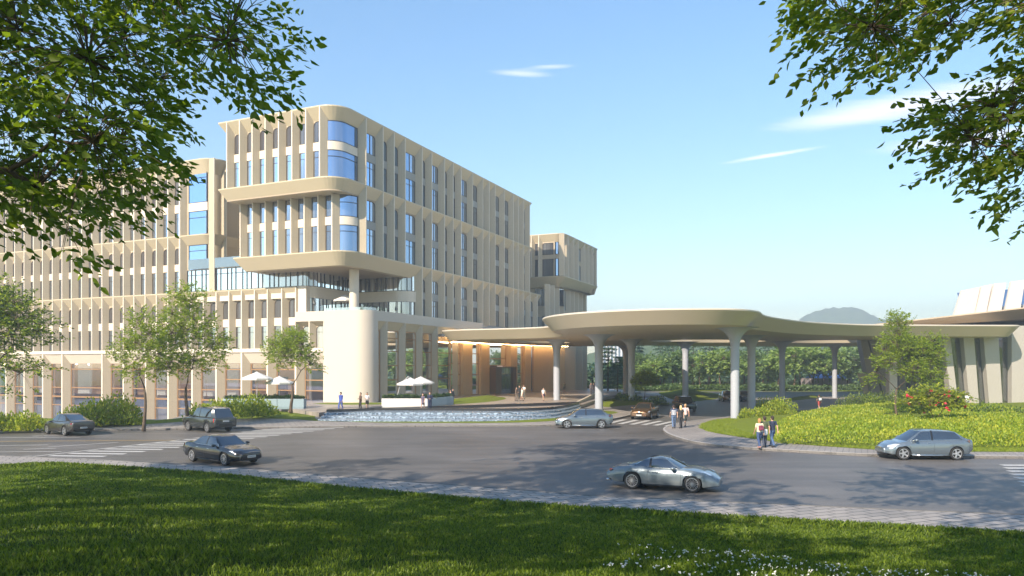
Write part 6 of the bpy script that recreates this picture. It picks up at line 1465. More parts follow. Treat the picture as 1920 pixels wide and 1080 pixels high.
brown = v(sedan, paint=M['p_brown'], trim='chrome', L=4.8, grille=[(2.50, .34, .50, .66, .06), (2.50, .60, .24, .36, .12)], plates=[(2.55, .42)])
coupe = v(sedan, paint=M['p_grey'], top=[(-2.47, 1.06), (-2.2, 1.13), (-1.5, 1.12), (-.5, 1.06), (.8, 1.05), (1.3, 1.02), (1.9, .95), (2.3, .84), (2.47, .72)], wr_=.37, ar=.43,
    gh=dict(wb=.84, wt=.60, zr=1.6, xf=1.3, xr=-2.25, tf=.4, tr=-.8, xA=.95, tA=.3, xB=-.2, xC=-1.55, tC=-.9, roof=[(-1.1, 1.43), (-.7, 1.54), (-.2, 1.60), (.2, 1.58), (.5, 1.50)], rc=.2), spokes=5, spw=.04,
    tail=[(-2.52, .2, .88), (-2.52, .2, .97), (-2.40, .84, .99), (-2.28, .90, .95), (-2.42, .86, .87)], bot=[(-2.47, .48), (-2.1, .3), (0, .24), (2.0, .24), (2.47, .34)])
def suv_ex(root, c, pm):
    for sg in (1, -1):
        mb = MB(); mb.tube([(.35, sg * .60, 1.86), (.3, sg * .60, 1.90), (-1.8, sg * .60, 1.90), (-1.85, sg * .60, 1.85)], .02, 5); mb.build('roof_rail', M['trim'], root)
suv = dict(L=4.97, wf=1.45, wr=-1.42, wr_=.385, ar=.45, sh=.10, crown=.02, spokes=10, spw=.022, paint=M['p_suv'], trim='trim',
    width=[(-2.47, .92), (-2.2, .955), (0, .96), (2.1, .945), (2.38, .90), (2.47, .84)],
    top=[(-2.47, 1.14), (-2.2, 1.18), (0, 1.18), (1.0, 1.17), (1.6, 1.13), (2.2, 1.07), (2.47, .96)], bot=[(-2.47, .48), (-2.1, .36), (0, .34), (2.1, .36), (2.47, .42)],
    gh=dict(wb=.90, wt=.74, zr=1.87, xf=1.12, xr=-2.46, tf=.42, tr=-2.02, xA=.88, tA=.36, xB=-.28, xC=-1.95, tC=-1.85, roof=[(-2.1, 1.80), (-1.8, 1.845), (-.5, 1.87), (.1, 1.86), (.5, 1.82)], rc=.05),
    head=[(2.49, .52, .98), (2.51, .52, .80), (2.49, .82, .80), (2.40, .90, .86), (2.40, .90, .97)], tail=[(-2.5, .70, .80), (-2.5, .70, 1.10), (-2.46, .89, 1.10), (-2.36, .945, 1.08), (-2.38, .95, .80)],
    mirror=(.80, 1.06, 1.22), handles=[(.05, 1.0), (-1.1, 1.0)], doors=[.98, -.28, -1.30], grille=[(2.55, .46, .76, .96, .03), (2.55, .8, .48, .62, .08)], rear=[(-2.58, .86, .42, .68, .05)], plates=[(-2.56, .88)], extras=[suv_ex])
hatch = dict(L=4.30, wf=1.36, wr=-1.30, wr_=.335, ar=.385, sh=.17, crown=.03, spokes=5, spw=.045, paint=M['p_blue'], trim='chrome', sillm='chrome', handle='chrome',
    width=[(-2.15, .74), (-1.9, .86), (-1.2, .92), (0, .92), (1.3, .90), (1.8, .82), (2.05, .70), (2.15, .55)],
    top=[(-2.15, 1.02), (-1.9, 1.08), (-1.0, 1.04), (.5, 1.0), (1.0, .98), (1.5, .88), (1.9, .74), (2.15, .60)], bot=[(-2.15, .42), (-1.9, .26), (0, .21), (1.9, .22), (2.15, .3)],
    gh=dict(wb=.81, wt=.61, zr=1.5, xf=1.38, xr=-2.02, tf=.45, tr=-1.45, xA=1.02, tA=.35, xB=-.1, xC=-1.62, tC=-1.3, roof=[(-1.6, 1.40), (-1.1, 1.46), (-.3, 1.505), (.2, 1.49), (.5, 1.44)], rc=.12),
    head=[(1.72, .70, .82), (2.02, .50, .72), (2.08, .58, .62), (1.86, .80, .66), (1.55, .865, .80)], tail=[(-2.16, .42, .90), (-2.14, .42, 1.02), (-2.02, .78, 1.04), (-1.82, .875, 1.0), (-2.0, .82, .88)],
    mirror=(.78, .98, 1.03), handles=[(.1, .86), (-.85, .90)], doors=[1.0, -.12, -1.05], grille=[(2.19, .44, .40, .58, .10), (2.19, .6, .22, .32, .12)], rear=[(-2.21, .60, .28, .42, .14)], plates=[(-2.24, .66)])
sport = dict(L=4.49, wf=1.30, wr=-1.15, wr_=.345, ar=.39, sh=.20, crown=.03, spokes=16, spw=.009, paint=M['p_silver'], trim='trim', handle=None,
    width=[(-2.24, .74), (-1.95, .88), (-1.2, .945), (-.4, .90), (.3, .885), (1.3, .92), (1.75, .87), (2.05, .76), (2.24, .58)],
    top=[(-2.24, .66), (-2.05, .80), (-1.7, .90), (-1.1, .95), (0, .90), (.7, .90), (1.2, .89), (1.7, .80), (2.0, .69), (2.24, .52)], bot=[(-2.24, .38), (-1.9, .22), (0, .17), (1.8, .17), (2.24, .24)],
    gh=dict(wb=.77, wt=.50, zr=1.29, xf=1.02, xr=-1.92, tf=.25, tr=-.55, xA=.74, tA=.17, xB=-.42, xC=-1.12, tC=-.72, roof=[(-.85, 1.15), (-.55, 1.235), (-.2, 1.29), (0.0, 1.295), (.2, 1.265), (.4, 1.20)], rc=.35),
    head=[(1.55, .66, .84), (1.75, .52, .81), (2.0, .53, .70), (2.04, .66, .62), (1.80, .78, .70)], tail=[(-2.24, .46, .68), (-2.22, .46, .76), (-2.10, .78, .80), (-1.96, .875, .78), (-2.12, .82, .69)],
    mirror=(.55, .97, .93), handles=[(-.22, .72)], doors=[.80, -.46], grille=[(2.27, .26, .22, .34, .05)], rear=[(-2.30, .5, .28, .4, .10)], plates=[(-2.32, .55)])
def sport_ex(root, c, pm):
    for sg in (1, -1):
        mb = MB(); mb.face([(2.26, sg * .34, .24), (2.26, sg * .34, .37), (2.02, sg * .72, .38), (2.02, sg * .72, .24)]); mb.face([(2.20, sg * .34, .24), (2.20, sg * .34, .37), (1.96, sg * .70, .38), (1.96, sg * .70, .24)]); mb.build('air_intake', M['trim'], root)
        mb = MB(); mb.tube([(-2.36, sg * .45, .27), (-2.15, sg * .45, .27)], .04, 10); mb.build('exhaust', M['chrome'], root)
sport['extras'] = [sport_ex]
def put(o, px, py, yaw, sc=1.0):
    o.scale = (sc,) * 3; x, y, _ = G(px, py); o.location = (x, y, 0.004); o.rotation_euler.z = rad(yaw)
def car(P, name, label, cat, px, py, yaw, group='cars on the hotel drive', sc=1.0):
    o = build_car(P, name, label, cat, group); put(o, px, py, yaw, sc); return o
car(sport, 'sports_coupe', 'silver-grey sports coupe with fine-spoked wheels driving through the near shade', 'car', 1246, 914, -24, sc=.95)
car(black, 'parked_sedan', 'glossy black fastback sedan with bright ten-spoke wheels beside the crosswalk', 'car', 418, 866, -36, sc=.94)
car(suv, 'parked_suv', 'boxy graphite sport utility vehicle seen from behind, below the forked tree', 'car', 391, 808, 141, sc=.95)
car(coupe, 'parked_coupe', 'dark grey high-riding coupe with red tail lights, leftmost car', 'car', 128, 814, 144, sc=.92)
h1 = car(hatch, 'hatchback', 'blue-grey hatchback close to the hedge island, facing left', 'car', 1729, 859, 178)
KIDS.clear()
KIDS_all = {o: list(o.children) for o in [h1]}
def copy_car(o):
    c_ = o.copy(); COL.objects.link(c_)
    for ch in o.children:
        d = ch.copy(); COL.objects.link(d); d.parent = c_
        for g_ in ch.children:
            e_ = g_.copy(); COL.objects.link(e_); e_.parent = d
    return c_
h2 = copy_car(h1); h1.scale = (1.0, 1.0, 1.0); h2['label'] = 'blue-grey hatchback passing the end of the water cascade, facing left'; put(h2, 1094, 802, 181)
br = car(brown, 'parked_sedan', 'brown sedan coming forward over the small crosswalk', 'car', 1209, 784, -112)
car(v(suv, paint=M['p_dark'], rim=M['rim']), 'parked_suv', 'dark vehicle half hidden behind three walking people under the canopy', 'car', 1283, 771, -88, sc=.86)
b2 = copy_car(br); b2['label'] = 'small distant brown sedan just left of the front white column'; put(b2, 1364, 752.5, -96)
car(v(sedan, paint=M['p_dark']), 'parked_sedan', 'small distant dark sedan between the two front columns', 'car', 1394, 752.5, -88)

# ------------------------------------------------------------------ people
M['skin'] = mat('skin', (0.50, 0.29, 0.20), 0.55, var=.05); M['skin2'] = mat('skin_tan', (0.40, 0.22, 0.14), 0.55)
def fabric(n, c): return mat(n, c, 0.85, var=.12, scale=14, bump=.15, bscale=60)
FB = {}
def fab(c):
    k = tuple(c)
    if k not in FB: FB[k] = fabric('fabric', c)
    return FB[k]
def capsule(mb, a, b, ra, rb, n=12, sy=1.0):
    a, b = Vector(a), Vector(b); d = b - a; L_ = d.length; d = d / L_ if L_ > 1e-6 else Vector((0, 0, 1)); up = Vector((0, 1, 0)) if abs(d.y) < .9 else Vector((1, 0, 0)); u = d.cross(up).normalized(); w_ = d.cross(u); rows = []
    for k in range(5): t = -math.pi / 2 + math.pi / 2 * k / 4; rows.append((a + d * ra * math.sin(t), max(1e-4, ra * math.cos(t))))
    for k in range(5): t = math.pi / 2 * k / 4; rows.append((b + d * rb * math.sin(t), max(1e-4, rb * math.cos(t))))
    mb.grid([[c + (u * math.cos(2 * math.pi * q / n) + w_ * math.sin(2 * math.pi * q / n)) * r for q in range(n)] for c, r in rows], closed=True, capends=True)
def remesh(o, vox):
    m_ = o.modifiers.new('one_surface', 'REMESH'); m_.mode = 'VOXEL'; m_.voxel_size = vox; m_.use_smooth_shade = True
    s_ = o.modifiers.new('soften', 'SMOOTH'); s_.factor = .6; s_.iterations = 3
def person(label, px, py, z, yaw, h=1.72, shirt=(.5, .5, .5), trouser=(.05, .07, .14), shoe=(.03, .03, .03), hair=(.03, .02, .015), hair_len=0, female=False, skirt=None, shorts=False, stride=.28, arms='walk', jacket=None, skin='skin', group='people around the hotel', extra=None, fine=False):
    x, y, _ = G(px, py, z) if not isinstance(px, tuple) else (px[0], px[1], 0); root = empty('person', (x, y, z), label, 'person', group); s = h / 1.75
    sh = .175 if female else .20; hp = .095
    J = {}; st = stride
    hipz = .93; J['pel'] = (0, 0, .95); J['ch'] = (0, 0.0, 1.30); J['nk'] = (0, -.005, 1.47); J['hd'] = (0, .015, 1.61)
    legs = {}
    for sg in (1, -1):
        f = st * sg; hip = (sg * hp, 0, .92); ank = (sg * .085, f - (.03 if f < 0 else 0), .085 + (.05 if f < 0 and st > .1 else 0)); knee = (sg * .095, f * .5 + .05, .50)
        toe = (ank[0] + sg * .015, ank[1] + .19, .03 + (.0 if f >= 0 else -.0)); heel = (ank[0], ank[1] - .05, .035 + (.05 if f < 0 and st > .1 else 0)); legs[sg] = (hip, knee, ank, toe, heel)
    armsJ = {}
    for sg in (1, -1):
        sh_ = (sg * sh, 0, 1.42); f = -st * sg * .7
        if arms == 'front' : el_, wr = (sg * (sh + .05), .02, 1.14), (sg * .08, .24, 1.12)
        elif arms == 'phone' and sg == 1: el_, wr = (sg * (sh + .05), .06, 1.15), (sg * .10, .22, 1.36)
        elif arms == 'point' and sg == 1: el_, wr = (sg * (sh + .20), .10, 1.30), (sg * (sh + .42), .18, 1.30)
        elif arms == 'hug' and sg == 1: el_, wr = (sg * (sh + .16), .02, 1.26), (sg * (sh + .38), .05, 1.22)
        else: el_, wr = (sg * (sh + .055), f * .45 - .02, 1.14), (sg * (sh + .06), f + .06, .90)
        armsJ[sg] = (sh_, el_, wr)
    S_ = lambda p: (p[0] * s, p[1] * s, p[2] * s)
    # body: one continuous surface
    mb = MB(); cp = lambda a, b, ra, rb: capsule(mb, S_(a), S_(b), ra * s, rb * s)
    cp((0, 0, .98), (0, 0, 1.12), .125, .115); cp((0, 0, 1.12), (0, .0, 1.34), .115, .13); cp((-sh * .75, 0, 1.40), (sh * .75, 0, 1.40), .065, .065); cp((0, -.005, 1.40), J['hd'], .062, .055)
    cp((0, .005, 1.66), (0, .025, 1.60), .092, .078); cp((0, .085, 1.60), (0, .115, 1.595), .02, .014); cp((0, .08, 1.555), (0, .09, 1.553), .022, .018); cp((0, .05, 1.53), (0, .06, 1.53), .045, .035)
    for sg in (1, -1):
        cp((sg * .088, .0, 1.62), (sg * .094, -.005, 1.60), .018, .014); cp((sg * .035, .088, 1.625), (sg * .036, .09, 1.625), .014, .014)
        hip, knee, ank, toe, heel = legs[sg]; cp(hip, knee, .082, .058); cp(knee, ank, .056, .036); cp(heel, toe, .036, .03)
        a, e_, w_ = armsJ[sg]; cp(a, e_, .05, .04); cp(e_, w_, .038, .027)
        d = (Vector(w_) - Vector(e_)).normalized(); w0 = Vector(w_); palm = w0 + d * .07; cp(tuple(w0), tuple(palm), .028, .032)
        sd_ = d.cross(Vector((1, 0, 0))).normalized(); cr = (d + Vector((0, .25, 0))).normalized()
        for q, ln in enumerate((.068, .08, .074, .056)):
            b0 = palm + sd_ * (.024 - q * .016); m_ = b0 + d * ln * .55; cp(tuple(b0), tuple(m_), .0095, .009); cp(tuple(m_), tuple(m_ + cr * ln * .5), .009, .0075)
        t0 = w0 + d * .025 + sd_ * .02; cp(tuple(t0), tuple(t0 + (d + sd_ * .9).normalized() * .055), .012, .009)
    o = mb.build('body', M[skin], None, smooth=True, recalc=False); o.parent = root; remesh(o, .008 if fine else .013)
    # top
    mb = MB(); tw_ = .02
    cp((0, 0, .97 if not female else 1.0), (0, 0, 1.12), .145, .128); cp((0, 0, 1.12), (0, 0, 1.34), .13, .15 if not female else .138); cp((-sh * .8, 0, 1.40), (sh * .8, 0, 1.40), .078, .078)
    for k_ in (-1, 1): cp((k_ * .05, 0, 1.0), (k_ * .07, 0, 1.36), .115, .10)
    for sg in (1, -1):
        a, e_, w_ = armsJ[sg]; long_ = jacket is not None or arms == 'long'
        cp(a, tuple(Vector(a).lerp(Vector(e_), 1.0 if long_ else .55)), .064, .052 if long_ else .058)
        if long_: cp(e_, tuple(Vector(e_).lerp(Vector(w_), .93)), .050, .038)
    o = mb.build('jacket' if jacket else 'shirt', fab(jacket or shirt), None, smooth=True, recalc=False); o.parent = root; remesh(o, .012)
    # lower clothing
    mb = MB()
    if skirt:
        mb.lathe(0, 0, [(.01, .99 * s), (.135 * s, 1.0 * s), (.16 * s, .88 * s), (.19 * s, .60 * s), (.01, .61 * s)], 20); o = mb.build('skirt', fab(skirt), None, smooth=True); o.parent = root
    else:
        cp((0, 0, .93), (0, 0, 1.0), .14, .135)
        for sg in (1, -1):
            hip, knee, ank, toe, heel = legs[sg]; cp(hip, knee, .098, .075)
            if not shorts: cp(knee, tuple(Vector(ank) + Vector((0, 0, .01))), .073, .058)
        o = mb.build('shorts' if shorts else 'trousers', fab(trouser), None, smooth=True, recalc=False); o.parent = root; remesh(o, .012)
    for sg in (1, -1):
        mb = MB(); hip, knee, ank, toe, heel = legs[sg]; cp(heel, toe, .046, .038); cp(heel, tuple(Vector(ank) + Vector((0, 0, .0))), .046, .042); o = mb.build('shoe', fab(shoe), None, smooth=True, recalc=False); o.parent = root; remesh(o, .01)
    mb = MB(); cp((0, -.01, 1.69), (0, -.02, 1.655), .098, .095); cp((0, -.04, 1.66), (0, -.045, 1.60), .085, .07)
    if hair_len: cp((0, -.055, 1.60), (0, -.06, 1.60 - hair_len), .085, .06); cp((-.05, -.02, 1.62), (-.055, -.03, 1.60 - hair_len * .8), .05, .04); cp((.05, -.02, 1.62), (.055, -.03, 1.60 - hair_len * .8), .05, .04)
    o = mb.build('hair', fab(hair), None, smooth=True, recalc=False); o.parent = root; remesh(o, .012)
    if extra: extra(root, s)
    root.rotation_euler.z = rad(yaw); return root
def backpack(col):
    def f(root, s):
        mb = MB(); mb.prism([(-.13 * s, -.30 * s), (.13 * s, -.30 * s), (.14 * s, -.14 * s), (-.14 * s, -.14 * s)], 1.06 * s, 1.36 * s); o = mb.build('backpack', fab(col), None, bevel=.04); o.parent = root
        mb = MB(); mb.prism([(-.09 * s, -.34 * s), (.09 * s, -.34 * s), (.09 * s, -.30 * s), (-.09 * s, -.30 * s)], 1.10 * s, 1.22 * s); p_ = mb.build('pocket', fab(col), o, bevel=.02)
    return f
def tied_sweater(col):
    def f(root, s):
        mb = MB(); rows = []
        for z, r in ((1.04, .155), (.98, .165), (.80, .175), (.70, .15)): rows.append([(r * s * math.cos(a), -.02 * s + r * .8 * s * math.sin(a), z * s) for a in np.linspace(math.pi * 1.0, math.pi * 2.0, 9)])
        mb.grid(rows); o = mb.build('tied_sweater', fab(col), None, smooth=True); o.parent = root
        md = o.modifiers.new('thickness', 'SOLIDIFY'); md.thickness = .03
    return f
# yaw 0 = facing away from the viewpoint (+Y)
gA = 'three people walking on the island path'; gB = 'three people walking by the small crosswalk'
person('person with curly fair hair, cream top and small rose backpack', 1424, 840, .13, 8, 1.68, shirt=(.72, .66, .45), trouser=(.04, .07, .16), shoe=(.4, .2, .16), hair=(.42, .22, .08), hair_len=.05, female=True, extra=backpack((.25, .05, .09)), group=gA, fine=True, stride=.20)
person('person in olive shirt with white sweater tied round the waist', 1433.5, 839, .13, -4, 1.78, shirt=(.10, .12, .06), trouser=(.04, .05, .08), hair=(.05, .035, .025), extra=tied_sweater((.7, .72, .75)), group=gA, fine=True, stride=.16)
person('person in navy T-shirt and blue jeans striding on the right of the trio', 1448, 838, .13, 12, 1.78, shirt=(.02, .028, .06), trouser=(.06, .11, .22), hair=(.03, .02, .015), group=gA, fine=True, stride=.30)
def stripes(root, s):
    mb = MB()
    for k in range(5): mb.lathe(0, 0, [(.168 * s, (1.02 + k * .075) * s), (.172 * s, (1.04 + k * .075) * s), (.168 * s, (1.055 + k * .075) * s)], 20)
    for v_ in range(len(mb.v)): x_, y_, z_ = mb.v[v_]; mb.v[v_] = (x_ * 1.08, y_ * .88, z_)
    o = mb.build('shirt_stripes', fab((.65, .66, .7)), None); o.parent = root
person('person in dark and white striped top and jeans, left of the trio', 1263.5, 803, .13, -8, 1.76, shirt=(.05, .06, .10), trouser=(.09, .14, .24), hair=(.03, .02, .02), extra=stripes, group=gB, fine=True, stride=.22)
person('blonde person in dark clothes in the middle of the trio by the crosswalk', 1276.5, 803, .13, 5, 1.70, shirt=(.03, .03, .03), trouser=(.04, .04, .045), hair=(.62, .44, .22), hair_len=.18, female=True, group=gB, fine=True, stride=.12)
person('person in pale pink shirt and shorts with hat-brown hair', 1285, 800, .13, 8, 1.74, shirt=(.66, .50, .46), trouser=(.10, .12, .11), hair=(.40, .24, .12), shorts=True, group=gB, fine=True, stride=.22)
person('man in bright blue suit walking before the blank curved wall', 639, 770, .5, 150, 1.80, jacket=(.06, .10, .38), trouser=(.06, .10, .36), stride=.20)
person('person in brown jacket standing at the wall corner', 676, 768.5, .5, 120, 1.70, jacket=(.10, .06, .04), trouser=(.03, .025, .02), stride=.08, arms='front')
person('person in white shirt and black skirt by the wall corner', 688.5, 768, .5, 200, 1.68, shirt=(.75, .73, .70), skirt=(.02, .02, .02), female=True, stride=.10, arms='front', hair_len=.1)
person('woman in short purple-grey dress by the white planters', 793, 769.5, .5, 160, 1.66, shirt=(.10, .08, .12), skirt=(.10, .08, .12), female=True, hair_len=.15, stride=.22)
person('man in navy suit standing before the planters', 806, 769.5, .5, 185, 1.80, jacket=(.02, .025, .06), trouser=(.02, .025, .06), stride=.10, arms='front')
person('person in peach dress at the right end of the planters', 845, 757, .5, 90, 1.62, shirt=(.66, .38, .28), skirt=(.6, .35, .26), female=True, hair_len=.1, stride=.1)
person('man in grey suit at the right end of the planters', 849, 758, .5, 250, 1.80, jacket=(.05, .05, .055), trouser=(.05, .05, .055), stride=.08)
gC = 'group talking before the entrance'
person('person in brown jacket, left of the group before the entrance', 968, 752, .5, 250, 1.74, jacket=(.16, .11, .08), trouser=(.14, .11, .09), arms='front', stride=.12, group=gC)
person('person in black jacket at the back of the entrance group', 974, 748.5, .5, 180, 1.80, jacket=(.02, .02, .022), trouser=(.03, .03, .03), stride=.06, group=gC)
person('person in cream dress in front of the entrance group', 979, 752, .5, 120, 1.68, shirt=(.60, .54, .44), skirt=(.58, .52, .42), female=True, hair_len=.12, stride=.12, group=gC)
person('tall person in white shirt on the right of the entrance group', 982, 748, .5, 150, 1.84, shirt=(.70, .67, .60), trouser=(.5, .46, .38), stride=.1, arms='front', group=gC)
person('woman in white blouse and dark skirt walking alone under the canopy', 1019, 752, .5, 200, 1.66, shirt=(.7, .66, .6), skirt=(.06, .04, .08), female=True, hair_len=.15, stride=.24)
person('person holding out an arm before the blank warm wall', 1058, 735.5, .5, 160, 1.70, shirt=(.20, .18, .10), trouser=(.10, .08, .06), shorts=True, arms='point', stride=.08)
person('person in grey coat behind the front left column', 1108, 739, .5, 200, 1.74, jacket=(.12, .11, .12), trouser=(.08, .07, .08), stride=.1)
person('person in black coat close to the front left column', 1113, 739, .5, 160, 1.76, jacket=(.02, .02, .03), trouser=(.02, .02, .03), stride=.1)
person('person in black with white backpack walking on the shaded curving path', 1536, 768, .02, 10, 1.68, shirt=(.03, .03, .03), trouser=(.35, .06, .05), shorts=True, extra=backpack((.7, .7, .68)), stride=.2)
person('person in white half hidden behind the flowering shrub', 1814, 769, .4, 190, 1.72, shirt=(.75, .78, .78), trouser=(.3, .3, .3), stride=.05)
person('person in black shorts and top looking at a phone at the right edge', 1911, 752, .15, 160, 1.70, shirt=(.02, .02, .02), trouser=(.02, .02, .02), shorts=True, arms='phone', stride=.05)

# ------------------------------------------------------------------ planters, parasols, water cascade
M['planter'] = mat('white_planter', (0.66, 0.64, 0.60), .5, var=.04); M['planter_blue'] = mat('blue_grey_planter', (0.25, 0.33, 0.37), .5, var=.05); M['canvas'] = mat('white_canvas', (.72, .70, .68), .8, trans=.2); M['soil_dark'] = mat('planter_soil', (.04, .03, .02), .95, var=.2)
M['pole'] = mat('white_pole', (.6, .6, .6), .35, metal=.3)
pk = 0
def planter(label, x, y, z, L_, wd, h, rz, m_, group):
    global pk; pk += 1; root = empty('planter', (x, y, z), label, 'planter', group); c, s_ = math.cos(rz), math.sin(rz)
    def ringp(l, w2, zz): return [(c * a - s_ * b, s_ * a + c * b, zz) for a, b in ((-l, -w2), (l, -w2), (l, w2), (-l, w2))]
    mb = MB(); l, w2 = L_ / 2, wd / 2; mb.grid([ringp(l * .94, w2 * .9, 0.0), ringp(l, w2, h * .25), ringp(l, w2, h), ringp(l - .06, w2 - .06, h), ringp(l - .06, w2 - .06, h - .12)], closed=True, capends=True)
    o = mb.build('trough', m_, None, bevel=.02); o.parent = root
    mb = MB(); mb.face(ringp(l - .05, w2 - .05, h - .08)); o2 = mb.build('soil', M['soil_dark'], None); o2.parent = root
    r_ = np.random.default_rng(300 + pk); n = int(360 * L_ * wd); q = np.stack([r_.uniform(-l + .1, l - .1, n), r_.uniform(-w2 + .1, w2 - .1, n)], 1); k = soft_noise(q[:, 0], q[:, 1], 5, pk)
    P = np.stack([c * q[:, 0] - s_ * q[:, 1], s_ * q[:, 0] + c * q[:, 1], h - .08 + (.30 + .22 * k) * r_.random(n) ** .5], 1); V, F_ = leaves_at(P, .2, r_, 'quad', .42, -.3, r_.normal(size=P.shape) * .5 + np.array([0, 0, .8]), .1)
    o3 = link('foliage', raw_mesh('foliage', V, F_, [M['box_leaf'], M['hedge_dark']], (r_.random(n) < .3).astype(np.int32)), root)
for i, (px, L_, lb, m_) in enumerate([(732, 2.1, 'white planter box furthest left by the parasols', 'planter'), (761, 2.3, 'white planter box in the middle, below the left parasol', 'planter'), (787, 2.1, 'white planter box behind the woman in purple-grey', 'planter')]):
    x, y, _ = G(px, 765, .5); planter(lb, x, y, .5, L_ * .8, 1.0, 1.0, rad(2), M[m_], 'planters beside the cascade')
for i, (px, py, L_, lb) in enumerate([(806, 764, 1.9, 'blue-grey planter behind the man in navy'), (822, 761.5, 1.9, 'blue-grey planter, second from the right end of its row'), (837, 759.3, 1.7, 'blue-grey planter at the right end beside the small lawn')]):
    x, y, _ = G(px, py, .5); planter(lb, x, y, .5, L_ * .75, 1.0, .95, rad(50), M['planter_blue'], 'planters beside the cascade')
for px, L_, lb in ((436, 2.1, 'blue-grey planter at the left end under the leftmost parasol'), (460, 2.1, 'blue-grey planter, second from the left under the parasol'), (484, 2.0, 'blue-grey planter between the two left parasols'), (508, 2.0, 'pale blue planter above the rightmost bright shrub'), (533, 2.1, 'blue-grey planter left of the small lawn tree trunk'), (558, 2.0, 'blue-grey planter right of the small lawn tree trunk')):
    x, y, _ = G(px, 766, .5); planter(lb, x, y, .45, L_ * .78, .9, 1.05, rad(-2), M['planter_blue'], 'planters on the left terrace')
def parasol(label, x, y, z, h, r, arm=False, group=None):
    root = empty('parasol', (x, y, z), label, 'parasol', group); mb = MB(); n = 8
    rim = [(r * math.cos(2 * math.pi * k / n + .3), r * math.sin(2 * math.pi * k / n + .3), h - .05) for k in range(n)]; mid = [(a * .5, b * .5, h + .28) for a, b, c_ in rim]; val = [(a * 1.0, b * 1.0, h - .22) for a, b, c_ in rim]
    mb.grid([val, rim, mid, [(0.02 * math.cos(k), .02 * math.sin(k), h + .60) for k in range(n)]], closed=True, capends=False)
    o = mb.build('canopy_cloth', M['canvas'], None); o.parent = root; md = o.modifiers.new('t', 'SOLIDIFY'); md.thickness = .015
    mb = MB()
    if arm: mb.tube([(-r * .95, 0, 0), (-r * .95, 0, h * .45), (-r * .75, 0, h * .95), (-r * .2, 0, h + .68), (0, 0, h + .62)], .04, 8)
    else: mb.tube([(0, 0, 0), (0, 0, h + .66)], .035, 8)
    o = mb.build('pole', M['pole'], None, smooth=True); o.parent = root
    mb = MB(); 
    for k in range(n): mb.tube([(0, 0, h + .45), tuple(np.array(rim[k]) * np.array([.97, .97, 1]) - np.array([0, 0, .02]))], .012, 4)
    o = mb.build('ribs', M['pole'], None); o.parent = root
for px, py, lb, a, hh, rr in ((474, 768, 'white parasol at the left, over the blue-grey planters', False, 3.15, 1.55), (517, 767, 'white parasol partly hidden by the small lawn tree', False, 2.7, 1.45)):
    x, y, _ = G(px, py, .5); parasol(lb, x, y + 1.2, .5, hh, rr, a, 'parasols at ground level')
x, y, _ = G(770, 762, .5); parasol('white cantilever parasol on curved pole, left of the pair by the white planters', x, y, .5, 2.5, 1.5, True, 'parasols at ground level')
x, y, _ = G(789, 761, .5); parasol('white parasol overlapping the cantilever one, right of the pair', x, y, .5, 2.6, 1.5, False, 'parasols at ground level')
q = W(a_of(647, 2.4), 2.4); parasol('beige parasol on the upper terrace beside the big column', q[0], q[1], 11.25, 1.75, 1.4, False)
# two potted round trees seen in the rooms / on the terrace
# water cascade
def water_extra(t, b, co):
    g = t.nodes.new('ShaderNodeNewGeometry'); mp_ = t.nodes.new('ShaderNodeMapping'); mp_.inputs['Scale'].default_value = (1.0, 1.0, 2.0); t.links.new(g.outputs['Position'], mp_.inputs[0])
    n = t.nodes.new('ShaderNodeTexNoise'); n.inputs['Scale'].default_value = 5.0; n.inputs['Detail'].default_value = 7; n.inputs['Roughness'].default_value = .7; t.links.new(mp_.outputs[0], n.inputs['Vector'])
    r = t.nodes.new('ShaderNodeValToRGB'); r.color_ramp.elements[0].position = .45; r.color_ramp.elements[1].position = .58; r.color_ramp.elements[0].color = (.05, .08, .11, 1); r.color_ramp.elements[1].color = (.46, .56, .66, 1)
    t.links.new(n.outputs[0], r.inputs[0]); t.links.new(r.outputs[0], b.inputs['Base Color'])
    bp = t.nodes.new('ShaderNodeBump'); bp.inputs['Strength'].default_value = 1; bp.inputs['Distance'].default_value = .08; t.links.new(n.outputs[0], bp.inputs['Height']); t.links.new(bp.outputs[0], b.inputs['Normal'])
M['foam'] = mat('cascading_water', (.4, .5, .6), .12, extra=water_extra)
M['water'] = mat('still_water', (.03, .04, .045), .05)
outer = smooth_poly([G(*p, .16) for p in ((596, 788), (640, 789.5), (740, 790.5), (860, 790.5), (960, 789), (1040, 785), (1075, 778), (1092, 771))], 5)
inner = smooth_poly([G(*p, .5) for p in ((612, 774), (660, 771.5), (740, 771), (860, 771.5), (950, 772), (1020, 770), (1060, 765.5), (1086, 758.5))], 5)
pool = empty('water_cascade', (outer[len(outer) // 2][0], outer[len(outer) // 2][1], 0), 'long curved stepped water cascade edged in black stone before the plaza', 'fountain')
lerpl = lambda t: [(a[0] + (b[0] - a[0]) * t, a[1] + (b[1] - a[1]) * t) for a, b in zip(outer, inner)]
levels = [(0, .16), (.33, .32), (.66, .48), (1.0, .62)]
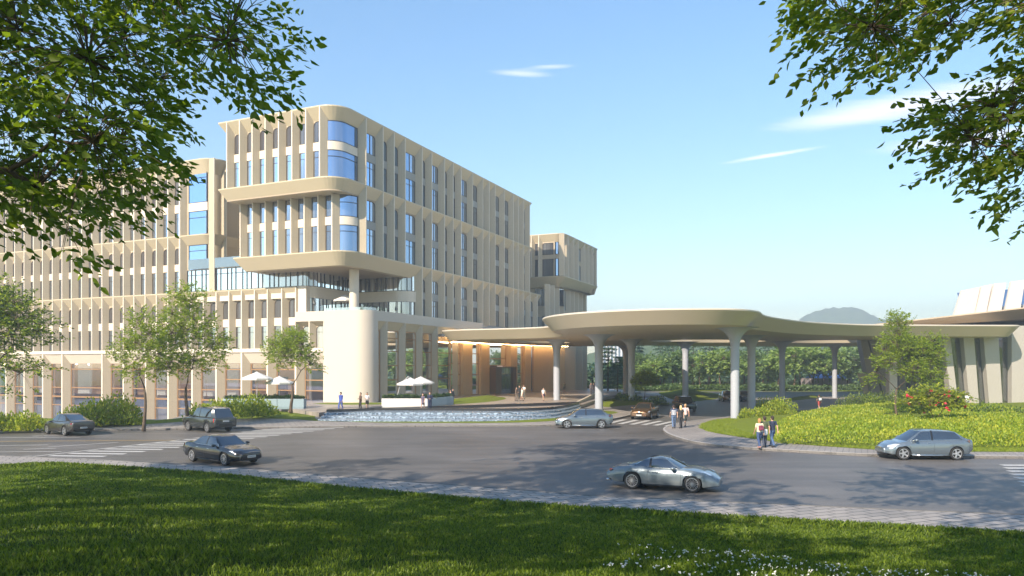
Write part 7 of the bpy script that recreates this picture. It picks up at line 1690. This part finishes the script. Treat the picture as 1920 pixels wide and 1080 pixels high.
for k in range(3):
    a, b = lerpl(levels[k][0]), lerpl(levels[k + 1][0]); z = levels[k][1] + .08; mb = MB()
    mb.grid([[(x, y, z - .28) for x, y in a], [(x, y, z - .03) for x, y in a], [(x + 0, y + .03, z) for x, y in a], [(x, y, z + .01) for x, y in b]]); mb.build('water_step', M['foam'], pool)
mb = MB(); a = lerpl(-.04); b = lerpl(0.0); mb.grid([[(x, y, .0) for x, y in a], [(x, y, .15) for x, y in a], [(x, y, .15) for x, y in b]]); mb.build('basin_edge', M['stone_dark'], pool)
i2 = lerpl(1.0); i3 = [(x, y + .8) for x, y in i2]; mb = MB(); mb.grid([[(x, y, .3) for x, y in i2], [(x, y, .80) for x, y in i2], [(x, y, .80) for x, y in i3], [(x, y, .3) for x, y in i3]], closed=True, capends=True); mb.build('granite_rim', M['stone_dark'], pool)
ra = [G(1112, 760, .5), G(1030, 788 - 16, .5)]
# ramp with pale handrail wall beside the front left column
rp0, rp1 = Vector(G(1128, 742, .5)[:2]), Vector(G(1072, 760, .5)[:2])
ramp = empty('ramp_wall', (rp0.x, rp0.y, 0), 'low pale ramp wall sloping down beside the front left column', 'wall'); mb = MB(); d = (rp1 - rp0).normalized(); n = Vector((-d.y, d.x)) * .12
mb.grid([[(*(rp0 - n), 0.3), (*(rp0 - n), 1.35), (*(rp0 + n), 1.35), (*(rp0 + n), .3)], [(*(rp1 - n), .3), (*(rp1 - n), .62), (*(rp1 + n), .62), (*(rp1 + n), .3)]], closed=True, capends=True); mb.build('coping', M['cream'], ramp)
# ------------------------------------------------------------------ air
hm = bpy.data.materials.new('haze_air'); hm.use_nodes = True; t = hm.node_tree; t.nodes.clear()
pv = t.nodes.new('ShaderNodeVolumePrincipled'); pv.inputs['Color'].default_value = (0.84, 0.94, 1.0, 1); pv.inputs['Density'].default_value = 0.0011; pv.inputs['Anisotropy'].default_value = 0.2
oo = t.nodes.new('ShaderNodeOutputMaterial'); t.links.new(pv.outputs[0], oo.inputs['Volume'])
mb = MB(); mb.prism([(-260, -60), (1350, -60), (1350, 1300), (-260, 1300)], -4.3, 104)
tag(mb.build('haze', hm), 'thin bluish haze filling the air over the whole site', 'haze', None, 'stuff')
